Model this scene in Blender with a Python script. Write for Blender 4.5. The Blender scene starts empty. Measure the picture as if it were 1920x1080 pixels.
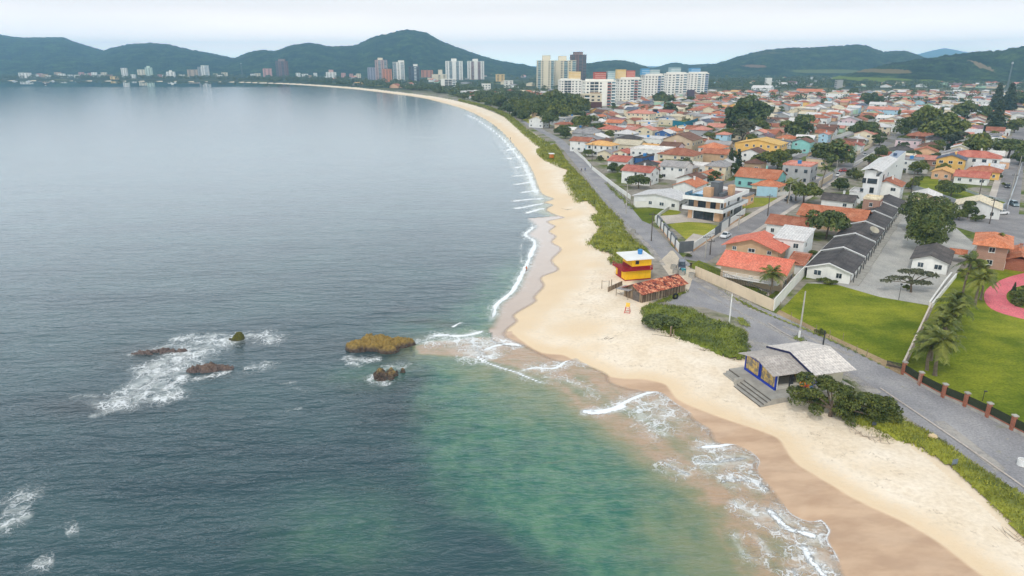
import bpy, math, random
import numpy as np
from mathutils import Vector, Matrix
random.seed(11)
RNG = np.random.default_rng(7)
SC = bpy.context.scene
COL = SC.collection
R = math.radians
# ------------------------------------------------------------------ camera, world, sun, exposure
CAM_H = 46.0
FPX = 1280.0                       # focal length in pixels of a 1920 px wide picture
PITCH = math.atan(420.0 / FPX)
CP, SP = math.cos(PITCH), math.sin(PITCH)
cam_d = bpy.data.cameras.new('camera')
cam_d.sensor_width = 36.0
cam_d.lens = 36.0 * FPX / 1920.0
cam_d.clip_start = 1.0
cam_d.clip_end = 40000.0
cam = bpy.data.objects.new('camera', cam_d)
COL.objects.link(cam)
cam.location = (0, 0, CAM_H)
cam.rotation_euler = (math.pi / 2 - PITCH, 0, 0)
SC.camera = cam

SUN_EL, SUN_AZ = R(52), R(205)      # azimuth clockwise from +Y
world = bpy.data.worlds.new('World')
SC.world = world
world.use_nodes = True
wn, wl = world.node_tree.nodes, world.node_tree.links
wn.clear()
w_out = wn.new('ShaderNodeOutputWorld')
w_bg = wn.new('ShaderNodeBackground')
w_bg.inputs['Strength'].default_value = 0.1
w_sky = wn.new('ShaderNodeTexSky')
w_sky.sky_type = 'NISHITA'
w_sky.sun_disc = False
w_sky.sun_elevation = SUN_EL
w_sky.sun_rotation = SUN_AZ
w_tc = wn.new('ShaderNodeTexCoord')
w_map = wn.new('ShaderNodeMapping')
w_map.inputs['Scale'].default_value = (1.6, 1.6, 14.0)
w_noise = wn.new('ShaderNodeTexNoise')
w_noise.inputs['Scale'].default_value = 1.3
w_noise.inputs['Detail'].default_value = 6.0
w_ramp = wn.new('ShaderNodeValToRGB')
w_ramp.color_ramp.elements[0].position = 0.32
w_ramp.color_ramp.elements[0].color = (8.1, 8.5, 9.0, 1)
w_ramp.color_ramp.elements[1].position = 0.66
w_ramp.color_ramp.elements[1].color = (9.4, 9.65, 9.9, 1)
w_mix = wn.new('ShaderNodeMix')
w_mix.data_type = 'RGBA'
w_mix.inputs[0].default_value = 0.93   # overcast: the cloud sheet hides nearly all of the blue
wl.new(w_tc.outputs['Generated'], w_map.inputs['Vector'])
wl.new(w_map.outputs['Vector'], w_noise.inputs['Vector'])
wl.new(w_noise.outputs['Fac'], w_ramp.inputs['Fac'])
wl.new(w_sky.outputs['Color'], w_mix.inputs[6])
wl.new(w_ramp.outputs['Color'], w_mix.inputs[7])
# added sky brightening: horizon offsets the haze, out-of-frame band above lifts sea reflections
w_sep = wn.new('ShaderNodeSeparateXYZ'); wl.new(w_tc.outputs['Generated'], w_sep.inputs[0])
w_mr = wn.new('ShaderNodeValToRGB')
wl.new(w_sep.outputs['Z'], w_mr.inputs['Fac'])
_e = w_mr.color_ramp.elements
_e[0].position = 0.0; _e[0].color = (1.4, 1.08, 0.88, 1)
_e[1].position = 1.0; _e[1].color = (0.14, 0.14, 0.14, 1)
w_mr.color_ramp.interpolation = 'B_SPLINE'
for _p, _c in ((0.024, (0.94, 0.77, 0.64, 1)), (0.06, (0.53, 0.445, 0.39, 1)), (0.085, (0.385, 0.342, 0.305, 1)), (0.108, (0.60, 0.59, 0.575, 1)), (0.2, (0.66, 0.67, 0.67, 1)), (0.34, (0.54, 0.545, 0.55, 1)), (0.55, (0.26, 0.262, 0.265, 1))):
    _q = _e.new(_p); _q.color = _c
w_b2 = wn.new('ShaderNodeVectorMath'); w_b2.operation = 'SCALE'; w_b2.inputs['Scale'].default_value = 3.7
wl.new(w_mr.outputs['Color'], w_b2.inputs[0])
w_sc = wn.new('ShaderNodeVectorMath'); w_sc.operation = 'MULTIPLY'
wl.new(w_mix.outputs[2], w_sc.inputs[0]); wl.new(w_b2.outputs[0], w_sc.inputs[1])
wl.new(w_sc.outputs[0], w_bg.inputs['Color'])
wl.new(w_bg.outputs['Background'], w_out.inputs['Surface'])

sun_d = bpy.data.lights.new('sun', 'SUN')
sun_d.energy = 1.9
sun_d.angle = R(10)
sun_d.color = (1.0, 0.96, 0.9)
sun = bpy.data.objects.new('sun', sun_d)
COL.objects.link(sun)
sdir = Vector((math.sin(SUN_AZ) * math.cos(SUN_EL), math.cos(SUN_AZ) * math.cos(SUN_EL), math.sin(SUN_EL)))
sun.rotation_euler = sdir.to_track_quat('Z', 'Y').to_euler()
sun.location = (0, -50, 200)

SC.view_settings.view_transform = 'Standard'
SC.view_settings.look = 'None'
SC.view_settings.gamma = 1.0
SC.view_settings.exposure = -0.12
SC.view_settings.use_curve_mapping = False
SC.cycles.use_denoising = True
SC.cycles.max_bounces = 6
SC.cycles.volume_bounces = 2
SC.cycles.diffuse_bounces = 2
SC.cycles.glossy_bounces = 3
SC.cycles.transparent_max_bounces = 12

# ------------------------------------------------------------------ pixel <-> world (surveying the real ground from the photograph)
def ray(px, py):
    dx = (px - 960.0) / FPX
    dy = (540.0 - py) / FPX
    return (dx, CP + SP * dy, -SP + CP * dy)
def G(px, py, z=0.0):
    d = ray(px, py)
    t = (z - CAM_H) / d[2]
    return Vector((d[0] * t, d[1] * t, z))
def proj(p):
    x, y, z = p[0], p[1], p[2] - CAM_H
    f = y * CP - z * SP
    u = y * SP + z * CP
    return (960 + FPX * x / f, 540 - FPX * u / f)
def z_at(p, py):                   # height above ground point p that appears at row py
    d = ray(960, py)
    t = p[1] / d[1]
    return CAM_H + t * d[2]
def len_to_x(p, ang, px):          # length along heading ang from p that reaches column px
    a = (px - 960.0) / FPX
    c, s = math.cos(ang), math.sin(ang)
    x, y, z = p[0], p[1], p[2] - CAM_H
    # (x+L c) = a * ((y+L s)*CP - z*SP)
    return (a * (y * CP - z * SP) - x) / (c - a * s * CP)
U_ANG = R(55)                      # heading of the side streets (inland)
V_ANG = R(145)

# ------------------------------------------------------------------ colours and materials
def lin(r, g, b):
    def f(c):
        c = c / 255.0
        return c / 12.92 if c <= 0.04045 else ((c + 0.055) / 1.055) ** 2.4
    return (f(r), f(g), f(b))
class NT:
    def __init__(s, name):
        s.m = bpy.data.materials.new(name)
        s.m.use_nodes = True
        s.t = s.m.node_tree
        s.n, s.l = s.t.nodes, s.t.links
        s.b = s.n['Principled BSDF']
        s.out = s.n['Material Output']
    def new(s, t, **kw):
        nd = s.n.new(t)
        for k, v in kw.items():
            setattr(nd, k, v)
        return nd
    def link(s, a, b):
        s.l.new(a, b)
    def val(s, sock, v):
        if hasattr(v, 'links'):
            s.l.new(v, sock)
        else:
            sock.default_value = v
    def math(s, op, a, b=None, c=None, clamp=False):
        nd = s.new('ShaderNodeMath', operation=op)
        nd.use_clamp = clamp
        s.val(nd.inputs[0], a)
        if b is not None: s.val(nd.inputs[1], b)
        if c is not None: s.val(nd.inputs[2], c)
        return nd.outputs[0]
    def mix(s, f, a, b):
        nd = s.new('ShaderNodeMix', data_type='RGBA')
        s.val(nd.inputs[0], f)
        s.val(nd.inputs[6], a if hasattr(a, 'links') else (*a[:3], 1))
        s.val(nd.inputs[7], b if hasattr(b, 'links') else (*b[:3], 1))
        return nd.outputs[2]
    def mul(s, f, a, b):
        nd = s.new('ShaderNodeMix', data_type='RGBA', blend_type='MULTIPLY')
        s.val(nd.inputs[0], f)
        s.val(nd.inputs[6], a if hasattr(a, 'links') else (*a[:3], 1))
        s.val(nd.inputs[7], b if hasattr(b, 'links') else (*b[:3], 1))
        return nd.outputs[2]
    def ss(s, x, a, b):
        nd = s.new('ShaderNodeMapRange', interpolation_type='SMOOTHSTEP')
        s.val(nd.inputs[0], x)
        nd.inputs[1].default_value, nd.inputs[2].default_value = a, b
        nd.inputs[3].default_value, nd.inputs[4].default_value = 0, 1
        return nd.outputs[0]
    def pos(s):
        return s.new('ShaderNodeNewGeometry').outputs['Position']
    def obj(s):
        return s.new('ShaderNodeTexCoord').outputs['Object']
    def uv(s):
        return s.new('ShaderNodeTexCoord').outputs['UV']
    def rnd(s):
        return s.new('ShaderNodeObjectInfo').outputs['Random']
    def attr(s, name):
        return s.new('ShaderNodeAttribute', attribute_name=name).outputs['Fac']
    def map(s, v, scale=(1, 1, 1), rot=(0, 0, 0)):
        nd = s.new('ShaderNodeMapping')
        s.link(v, nd.inputs['Vector'])
        nd.inputs['Scale'].default_value = scale
        nd.inputs['Rotation'].default_value = rot
        return nd.outputs[0]
    def noise(s, v, scale, detail=3.0, rough=0.55, dist=0.0):
        nd = s.new('ShaderNodeTexNoise')
        s.link(v, nd.inputs['Vector'])
        nd.inputs['Scale'].default_value = scale
        nd.inputs['Detail'].default_value = detail
        nd.inputs['Roughness'].default_value = rough
        nd.inputs['Distortion'].default_value = dist
        return nd.outputs['Fac']
    def bump(s, h, strength=0.3, dist=0.1):
        nd = s.new('ShaderNodeBump')
        nd.inputs['Strength'].default_value = strength
        nd.inputs['Distance'].default_value = dist
        s.link(h, nd.inputs['Height'])
        s.link(nd.outputs[0], s.b.inputs['Normal'])
    def set(s, **kw):
        for k, v in kw.items():
            s.val(s.b.inputs[k.replace('_', ' ')], v if not isinstance(v, tuple) else (*v[:3], 1))
MATS = {}
def plain(name, col, rough=0.7, var=0.12, scale=0.6, stain=0.25, metallic=0.0, spec=0.3, bump=0.0):
    """painted / rendered surface: blotchy tone, streaks of dirt, slight change from thing to thing"""
    if name in MATS: return MATS[name]
    t = NT(name)
    o = t.obj()
    n1 = t.noise(o, scale, 4)
    n2 = t.noise(t.map(o, (2.2, 2.2, 0.35)), 1.1, 5, 0.6)
    c = t.mix(t.ss(n1, 0.3, 0.7), tuple(x * (1 - var) for x in col), tuple(min(0.9, x * (1 + var * 0.6)) for x in col))
    dirt = t.math('MULTIPLY', t.ss(n2, 0.52, 0.75), stain)
    c = t.mix(dirt, c, tuple(x * 0.45 + 0.01 for x in col))
    c = t.mul(1.0, c, t.mix(t.rnd(), (0.9, 0.9, 0.9), (1.06, 1.05, 1.03)))
    t.link(c, t.b.inputs['Base Color'])
    t.set(Roughness=rough, Metallic=metallic)
    t.b.inputs['Specular IOR Level'].default_value = spec
    if bump: t.bump(t.noise(o, 6.0, 4), bump, 0.05)
    MATS[name] = t.m
    return t.m
def roofmat(name, col, alt, tile=0.9, lich=0.35, rough=0.85, ribs=6.0):
    """clay / fibre roof: courses and ribs from the slope's own UV, weathering in patches"""
    if name in MATS: return MATS[name]
    t = NT(name)
    uv = t.uv()
    o = t.obj()
    n1 = t.noise(o, 0.35, 5, 0.6)
    n2 = t.noise(o, 2.2, 4, 0.7)
    c = t.mix(t.ss(n1, 0.32, 0.68), col, alt)
    c = t.mul(0.75, c, t.mix(t.ss(n2, 0.28, 0.72), (0.58, 0.56, 0.56), (1.2, 1.18, 1.15)))
    dark = t.math('MULTIPLY', t.ss(t.noise(t.map(uv, (0.8, 0.12, 1)), 1.4, 4, 0.65), 0.5, 0.78), lich)
    c = t.mix(dark, c, (0.05, 0.042, 0.035))
    w = t.new('ShaderNodeTexWave', wave_type='BANDS', bands_direction='X')
    t.link(uv, w.inputs['Vector']); w.inputs['Scale'].default_value = ribs * 0.16; w.inputs['Distortion'].default_value = 0.6
    w2 = t.new('ShaderNodeTexWave', wave_type='BANDS', bands_direction='Y')
    t.link(uv, w2.inputs['Vector']); w2.inputs['Scale'].default_value = tile * 0.9; w2.inputs['Distortion'].default_value = 0.8
    hh = t.math('ADD', w.outputs['Fac'], t.math('MULTIPLY', w2.outputs['Fac'], 0.7))
    c = t.mul(0.5, c, t.mix(hh, (0.62, 0.6, 0.6), (1.05, 1.05, 1.05)))
    c = t.mul(1.0, c, t.mix(t.rnd(), (0.8, 0.8, 0.82), (1.12, 1.08, 1.04)))
    t.link(c, t.b.inputs['Base Color'])
    t.set(Roughness=rough)
    t.b.inputs['Specular IOR Level'].default_value = 0.2
    t.bump(hh, 0.5, 0.06)
    MATS[name] = t.m
    return t.m
def leafmat(name, dark, light, warm=None, scale=0.7):
    if name in MATS: return MATS[name]
    t = NT(name)
    o = t.obj()
    n = t.noise(o, scale, 3, 0.6)
    n2 = t.noise(o, 5.0, 2, 0.5)
    c = t.mix(t.ss(n, 0.35, 0.68), dark, light)
    if warm: c = t.mix(t.math('MULTIPLY', t.ss(n2, 0.62, 0.75), 0.6), c, warm)
    c = t.mul(1.0, c, t.mix(t.rnd(), (0.72, 0.78, 0.75), (1.2, 1.12, 1.05)))
    c = t.mul(0.8, c, t.mix(t.ss(n2, 0.3, 0.7), (0.7, 0.72, 0.7), (1.15, 1.12, 1.1)))
    t.link(c, t.b.inputs['Base Color'])
    t.set(Roughness=0.55)
    t.b.inputs['Specular IOR Level'].default_value = 0.25
    MATS[name] = t.m
    return t.m
def glassmat(name, col=(0.02, 0.027, 0.033)):
    if name in MATS: return MATS[name]
    t = NT(name)
    n = t.noise(t.obj(), 0.9, 2)
    c = t.mix(t.ss(n, 0.35, 0.65), col, tuple(x * 2.4 for x in col))
    c = t.mul(1.0, c, t.mix(t.rnd(), (0.5, 0.5, 0.5), (2.0, 2.0, 2.0)))
    t.link(c, t.b.inputs['Base Color'])
    t.set(Roughness=0.08)
    MATS[name] = t.m
    return t.m

# ------------------------------------------------------------------ mesh builder
class MB:
    def __init__(s):
        s.v, s.f, s.m, s.uv = [], [], [], []
    def face(s, pts, mi=0, uv=None):
        i = len(s.v)
        s.v.extend([tuple(p) for p in pts])
        s.f.append(tuple(range(i, i + len(pts))))
        s.m.append(mi)
        s.uv.append(uv or [(0.37 * p[0] + 0.2 * p[1], p[2] + 0.1 * p[1]) for p in pts])
    def prism(s, poly, z0, z1, mi=0, top=None, bottom=True):
        if sum(poly[i][0] * poly[(i + 1) % len(poly)][1] - poly[(i + 1) % len(poly)][0] * poly[i][1] for i in range(len(poly))) < 0:
            poly = poly[::-1]
        n = len(poly)
        for i in range(n):
            a, b = poly[i], poly[(i + 1) % n]
            s.face([(a[0], a[1], z0), (b[0], b[1], z0), (b[0], b[1], z1), (a[0], a[1], z1)], mi)
        s.face([(p[0], p[1], z1) for p in poly], mi if top is None else top)
        if bottom: s.face([(p[0], p[1], z0) for p in poly[::-1]], mi)
    def box(s, x0, x1, y0, y1, z0, z1, mi=0, top=None):
        s.prism([(x0, y0), (x1, y0), (x1, y1), (x0, y1)], z0, z1, mi, top)
    def slab(s, pts, th, mi=0, uv=None, mside=None):
        """sloped polygon given counter-clockwise from above, th thick downwards"""
        ms = mi if mside is None else mside
        lo = [(p[0], p[1], p[2] - th) for p in pts]
        s.face(pts, mi, uv)
        s.face(lo[::-1], ms)
        n = len(pts)
        for i in range(n):
            j = (i + 1) % n
            s.face([lo[i], lo[j], pts[j], pts[i]], ms)
    def tube(s, p0, p1, r0, r1=None, n=8, mi=0, caps=True):
        r1 = r0 if r1 is None else r1
        p0, p1 = Vector(p0), Vector(p1)
        d = (p1 - p0)
        if d.length < 1e-6: return
        d.normalize()
        a = d.orthogonal().normalized()
        b = d.cross(a)
        r_0 = [p0 + (a * math.cos(2 * math.pi * k / n) + b * math.sin(2 * math.pi * k / n)) * r0 for k in range(n)]
        r_1 = [p1 + (a * math.cos(2 * math.pi * k / n) + b * math.sin(2 * math.pi * k / n)) * r1 for k in range(n)]
        for k in range(n):
            j = (k + 1) % n
            s.face([r_0[k], r_0[j], r_1[j], r_1[k]], mi)
        if caps:
            s.face(r_0[::-1], mi)
            s.face(r_1, mi)
    def path(s, pts, radii, n=7, mi=0):
        for i in range(len(pts) - 1):
            s.tube(pts[i], pts[i + 1], radii[i], radii[i + 1], n, mi, caps=(i in (0, len(pts) - 2)))
    def mesh(s, name, mats, smooth=False):
        me = bpy.data.meshes.new(name)
        me.from_pydata(s.v, [], s.f)
        for m in mats: me.materials.append(m)
        me.polygons.foreach_set('material_index', s.m)
        uvl = me.uv_layers.new(name='UVMap')
        flat = [c for f in s.uv for p in f for c in p]
        uvl.data.foreach_set('uv', flat)
        if smooth: me.polygons.foreach_set('use_smooth', [True] * len(s.f))
        me.update()
        return me
def link(name, me, parent=None, loc=(0, 0, 0), rz=0.0, scale=None):
    o = bpy.data.objects.new(name, me)
    COL.objects.link(o)
    o.location = loc
    o.rotation_euler = (0, 0, rz)
    if scale: o.scale = scale
    if parent: o.parent = parent
    return o
def tag(o, label=None, cat=None, group=None, kind=None):
    if label: o['label'] = label
    if cat: o['category'] = cat
    if group: o['group'] = group
    if kind: o['kind'] = kind
    return o
def thing(name, label, cat, loc, rz=0.0, group=None):
    o = bpy.data.objects.new(name, None)
    COL.objects.link(o)
    o.location = loc
    o.rotation_euler = (0, 0, rz)
    o.empty_display_size = 0.5
    return tag(o, label, cat, group)
def copy_tree(o, parent=None):
    c = o.copy()
    COL.objects.link(c)
    if parent: c.parent = parent
    for ch in list(o.children): copy_tree(ch, c)
    return c
def np_mesh(name, V, F, mats, attrs=None, mi=None, smooth=False):
    """V (n,3) and F (m,4 or 3) numpy arrays to a mesh"""
    me = bpy.data.meshes.new(name)
    n, k = F.shape
    me.vertices.add(len(V)); me.vertices.foreach_set('co', V.astype(np.float32).ravel())
    me.loops.add(n * k); me.loops.foreach_set('vertex_index', F.astype(np.int32).ravel())
    me.polygons.add(n); me.polygons.foreach_set('loop_start', np.arange(0, n * k, k, dtype=np.int32))
    me.polygons.foreach_set('loop_total', np.full(n, k, dtype=np.int32))
    for m in mats: me.materials.append(m)
    if mi is not None: me.polygons.foreach_set('material_index', mi.astype(np.int32))
    if smooth: me.polygons.foreach_set('use_smooth', np.ones(n, dtype=bool))
    for an, av in (attrs or {}).items():
        a = me.attributes.new(an, 'FLOAT', 'POINT')
        a.data.foreach_set('value', av.astype(np.float32))
    me.update(calc_edges=True)
    me.validate()
    return me
def smooth_line(pts, k=4):
    """Catmull-Rom through 2-D points"""
    P = [np.array(p[:2], float) for p in pts]
    P = [2 * P[0] - P[1]] + P + [2 * P[-1] - P[-2]]
    out = []
    for i in range(1, len(P) - 2):
        a, b, c, d = P[i - 1], P[i], P[i + 1], P[i + 2]
        for j in range(k):
            t = j / k
            out.append(0.5 * ((2 * b) + (c - a) * t + (2 * a - 5 * b + 4 * c - d) * t * t + (3 * b - 3 * c + d - a) * t ** 3))
    out.append(P[-2])
    return np.array(out)
def dist_line(X, Y, L, bb=None):
    """distance to a polyline and the arc position (0..1) of the nearest point"""
    D = np.full(X.shape, 1e9); T = np.zeros(X.shape)
    n = len(L) - 1
    for i in range(n):
        ax, ay = L[i]; bx, by = L[i + 1]
        dx, dy = bx - ax, by - ay
        q = dx * dx + dy * dy + 1e-12
        t = np.clip(((X - ax) * dx + (Y - ay) * dy) / q, 0, 1)
        d = (X - ax - t * dx) ** 2 + (Y - ay - t * dy) ** 2
        m = d < D
        D = np.where(m, d, D); T = np.where(m, (i + t) / n, T)
    return np.sqrt(D), T
def inside(X, Y, P):
    r = np.zeros(X.shape, bool)
    n = len(P)
    for i in range(n):
        ax, ay = P[i]; bx, by = P[(i + 1) % n]
        if ay == by: continue
        c = ((ay > Y) != (by > Y)) & (X < (bx - ax) * (Y - ay) / (by - ay) + ax)
        r ^= c
    return r
def sstep(x, a, b):
    t = np.clip((x - a) / (b - a), 0, 1)
    return t * t * (3 - 2 * t)
_GR = RNG.random((256, 256))
def vnoise(x, y, f=1.0, oct=4, rough=0.5):
    r = np.zeros(np.shape(x)); a = 1.0; tot = 0
    for k in range(oct):
        fx, fy = x * f + 17.3 * k, y * f + 5.1 * k
        ix, iy = np.floor(fx).astype(int), np.floor(fy).astype(int)
        tx, ty = fx - ix, fy - iy
        tx = tx * tx * (3 - 2 * tx); ty = ty * ty * (3 - 2 * ty)
        g = lambda i, j: _GR[i & 255, j & 255]
        v = (g(ix, iy) * (1 - tx) + g(ix + 1, iy) * tx) * (1 - ty) + (g(ix, iy + 1) * (1 - tx) + g(ix + 1, iy + 1) * tx) * ty
        r += a * v; tot += a; a *= rough; f *= 2.03
    return r / tot
# ------------------------------------------------------------------ shoreline, read off the photograph
SEA_Z = -1.2
def W(pts, z=0.0): return [tuple(G(a, b, z)[:2]) for a, b in pts]
B_px = [(1700,1250),(1620,1120),(1584,1073),(1573,1043),(1555,1013),(1560,995),(1540,973),(1518,976),(1484,961),(1455,921),(1423,884),(1427,865),(1410,847),(1377,832),
 (1347,828),(1336,806),(1307,787),(1295,773),(1266,754),(1240,735),(1210,732),(1170,724),(1146,714),(1140,700),(1095,680),(1080,671),(1061,676),(1036,671),(1010,659),(978,643),(953,632),
 (953,620),(974,602),(969,590),(1008,566),(1007,556),(1024,536),(1019,520),(1051,506),(1038,488),(1056,467),(1038,454),(1046,443),(1033,434),(1044,424),(1030,415),(1062,408),
 (1046,403),(1027,393),(1040,384),(1024,379),(1041,373),(1024,366),(1015,358),(1006,335),(1000,320),(985,295),(962,268),(940,245),(915,226),(880,208),(840,195),(790,183),(740,176),(660,166.5),(560,158.7),(480,155.3),(400,153.4),(200,152),(0,151.4),(-400,151.2),(-900,151.2)]
A_px = [(985,410),(1000,425),(985,440),(1003,455),(990,490),(978,515),(962,545),(932,570),(926,590),(915,612)]   # foam front north of the point
L_px = [(2300,1250),(2100,1120),(1905,1010),(1840,950),(1760,880),(1690,830),(1640,800),(1600,790),(1500,735),(1400,690),(1340,660),(1250,620),(1200,590),(1190,570),(1170,540),(1150,510),(1140,490),
 (1110,455),(1118,425),(1095,385),(1070,340),(1040,300),(1010,265),(985,245),(950,225),(900,203),(850,189),(800,180),(740,172.5),(660,164),(560,157.4),(480,154.7),(400,153.0),(200,151.6),(0,151.05),(-400,150.85),(-900,150.85)]
B_line = smooth_line(W(B_px, SEA_Z), 4)
L_line = smooth_line(W(L_px, 0), 4)
far_l = [(-9000, 2100), (-9000, 1900)]
sea_poly = list(map(tuple, B_line)) + [(-9000, 1900), (-9000, -400), (200, -400)]
land_poly = list(map(tuple, L_line)) + [(-9000, 2100), (-9000, 30000), (30000, 30000), (30000, -200), (200, -200)]

# polar sheet round the survey point: cells grow with distance
th = np.radians(np.linspace(-62, 62, 540))
r1 = np.exp(np.linspace(math.log(30), math.log(320), 500))
r2 = np.exp(np.linspace(math.log(320), math.log(16000), 250))[1:]
rr = np.concatenate([r1, r2])
TH, RR = np.meshgrid(th, rr)
GX, GY = (np.sin(TH) * RR).ravel(), (np.cos(TH) * RR).ravel()
nr, nc = TH.shape
idx = np.arange(nr * nc).reshape(nr, nc)
QUADS = np.stack([idx[:-1, :-1].ravel(), idx[:-1, 1:].ravel(), idx[1:, 1:].ravel(), idx[1:, :-1].ravel()], 1)
def dsel(line, lim):
    """distances only where they matter"""
    x0, y0 = line.min(0) - lim; x1, y1 = line.max(0) + lim
    m = (GX > x0) & (GX < x1) & (GY > y0) & (GY < y1)
    d = np.full(GX.shape, 1e6); t = np.zeros(GX.shape)
    d[m], t[m] = dist_line(GX[m], GY[m], line)
    return d, t
dB, tB = dist_line(GX, GY, B_line)
dL, _ = dist_line(GX, GY, L_line)
inSea = inside(GX, GY, sea_poly)
inLand = inside(GX, GY, land_poly)
A_line = smooth_line(W(A_px, SEA_Z), 4)
n_low = vnoise(GX, GY, 0.09, 4)
n_mid = vnoise(GX, GY, 0.5, 4)
# heights
bt = dB / (dB + dL + 1e-6)
Z = np.where(inSea, SEA_Z - np.minimum(0.06 * dB, 3.0) - 0.02, np.where(inLand, 0.0, SEA_Z + (0 - SEA_Z) * np.clip(bt * 1.35, 0, 1) ** 0.8))
Z = np.where(~inSea & ~inLand & (dB > 3) & (dL > 2), Z + (n_mid - 0.5) * 0.16 * np.clip(1 - RR.ravel() / 500, 0, 1), Z)
# wet sand limit
D_px = [(2200,1320),(1990,1180),(1850,1085),(1767,1022),(1705,983),(1620,940),(1560,905),(1500,865),(1466,821),(1400,795),(1330,768),(1278,743),(1255,718),(1211,707),(1161,703),(1119,685),(1094,674),(1060,661),(1022,655),(990,638),(968,622)]
D_line = smooth_line(W(D_px, -0.8), 4)
dD, tD = dist_line(GX, GY, D_line)
# sea side of the wet limit, closed polygon: D line then back along far sea
wet_poly = list(map(tuple, D_line)) + [(-40, 150), (-60, 20), (60, 10)]
inWet = inside(GX, GY, wet_poly)
wet = np.where(inWet, sstep(dD, 0.0, 1.6), 0.0)
north = sstep(GY, 100, 125)
damp = np.where(inWet, 1.0, np.clip(1 - dD / 5.5, 0, 1)) * (1 - sstep(GY, 118, 140))
damp_n = np.exp(-(dB / (7 + 6 * n_low)) ** 2) * sstep(GY, 105, 120)
damp = np.clip(np.maximum(damp, damp_n) + (n_low - 0.5) * 0.5 * (np.maximum(damp, damp_n) > 0.05), 0, 1)
# orange pools on the point
for px, py, w_, s_ in [(1075,615,6.5,0.9),(1050,590,5,0.7),(1110,650,4,0.6),(1500,800,4,0.5),(1290,745,3,0.5),(1620,880,4,0.5),(1075,450,4,0.7),(1100,500,6,0.8)]:
    q = G(px, py, -0.6)
    damp = np.maximum(damp, s_ * np.exp(-(((GX - q.x) / (w_ * 1.5)) ** 2 + ((GY - q.y) / w_) ** 2)) * (0.6 + 0.8 * n_low))

# ------------------------------------------------------------------ ground materials
def sand_material():
    t = NT('beach_sand')
    p = t.pos()
    wet_, damp_ = t.attr('wet'), t.attr('damp')
    n1, n2, n3 = t.noise(p, 0.16, 5, 0.6), t.noise(p, 1.6, 5, 0.65), t.noise(p, 9.0, 3)
    dry = t.mix(t.ss(n1, 0.3, 0.7), lin(240, 226, 206), lin(230, 212, 186))
    dry = t.mul(0.75, dry, t.mix(t.ss(n2, 0.25, 0.7), (0.82, 0.79, 0.75), (1.06, 1.06, 1.06)))
    spk = t.math('MULTIPLY', t.ss(t.noise(p, 2.6, 6, 0.75), 0.66, 0.72), 0.5)
    dry = t.mix(spk, dry, lin(140, 112, 84))
    dd = t.math('ADD', damp_, t.math('MULTIPLY', t.math('SUBTRACT', n2, 0.5), 0.7))
    c = t.mix(t.ss(dd, 0.35, 1.0), dry, t.mix(n1, lin(220, 194, 158), lin(231, 208, 176)))
    wl_ = t.math('SUBTRACT', 1.0, t.math('DIVIDE', t.math('ABSOLUTE', t.math('SUBTRACT', dd, 0.33)), 0.035, clamp=True))
    c = t.mix(t.math('MULTIPLY', t.math('MULTIPLY', wl_, t.ss(t.noise(p, 1.1, 4, 0.7), 0.5, 0.62)), 0.55), c, lin(120, 94, 70))
    wetc = t.mix(t.ss(t.noise(t.map(p, (0.5, 1.2, 1), (0, 0, R(35))), 0.35, 5, 0.6), 0.3, 0.7), lin(180, 148, 120), lin(204, 173, 143))
    ww = t.math('ADD', wet_, t.math('MULTIPLY', t.math('SUBTRACT', n1, 0.5), 0.35))
    wf = t.ss(ww, 0.2, 0.75)
    c = t.mix(wf, c, wetc)
    t.link(c, t.b.inputs['Base Color'])
    t.link(t.math('SUBTRACT', 0.9, t.math('MULTIPLY', wf, 0.52)), t.b.inputs['Roughness'])
    t.b.inputs['Specular IOR Level'].default_value = 0.35
    hh = t.math('ADD', t.math('MULTIPLY', n2, 0.8), t.math('MULTIPLY', n3, 0.25))
    hh = t.math('MULTIPLY', hh, t.math('SUBTRACT', 1.0, wf))
    t.bump(hh, 0.45, 0.25)
    return t.m
def ground_material():
    t = NT('town_ground')
    edge = t.attr('edge')
    p = t.pos()
    n1, n2, n3 = t.noise(p, 0.05, 4, 0.6), t.noise(p, 0.5, 5, 0.65), t.noise(p, 0.012, 4)
    dirt = t.mix(t.ss(n2, 0.3, 0.7), lin(128, 122, 112), lin(160, 152, 140))
    green = t.mix(t.ss(n2, 0.3, 0.72), lin(70, 84, 34), lin(112, 122, 46))
    c = t.mix(t.ss(n1, 0.47, 0.6), dirt, green)
    sx = t.new('ShaderNodeSeparateXYZ'); t.link(p, sx.inputs[0])
    far = t.ss(sx.outputs['Y'], 1050, 1500)
    wood = t.mix(t.ss(n3, 0.55, 0.68), lin(44, 58, 30), lin(128, 128, 66))
    c = t.mix(far, c, wood)
    dry = t.mix(t.ss(n2, 0.3, 0.7), lin(226, 205, 176), lin(238, 220, 196))
    e = t.math('ADD', edge, t.math('MULTIPLY', t.math('SUBTRACT', n2, 0.5), 4.0))
    c = t.mix(t.ss(e, 2.0, 4.5), dry, c)
    t.link(c, t.b.inputs['Base Color'])
    t.set(Roughness=0.95)
    t.b.inputs['Specular IOR Level'].default_value = 0.1
    t.bump(n2, 0.4, 0.15)
    return t.m
fl = inLand[QUADS].all(1)
fs = (~fl) & ~(inSea[QUADS].all(1) & (dB[QUADS].min(1) > 6))
def sub_mesh(name, fm, mats, attrs, zz):
    F = QUADS[fm]
    used = np.unique(F)
    rem = np.full(len(GX), -1); rem[used] = np.arange(len(used))
    V = np.stack([GX[used], GY[used], zz[used]], 1)
    return np_mesh(name, V, rem[F], mats, {k: a[used] for k, a in attrs.items()}, smooth=True)
tag(link('ground', sub_mesh('ground', fl, [ground_material()], {'edge': np.minimum(dL, 50)}, Z)), kind='structure')
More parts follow.
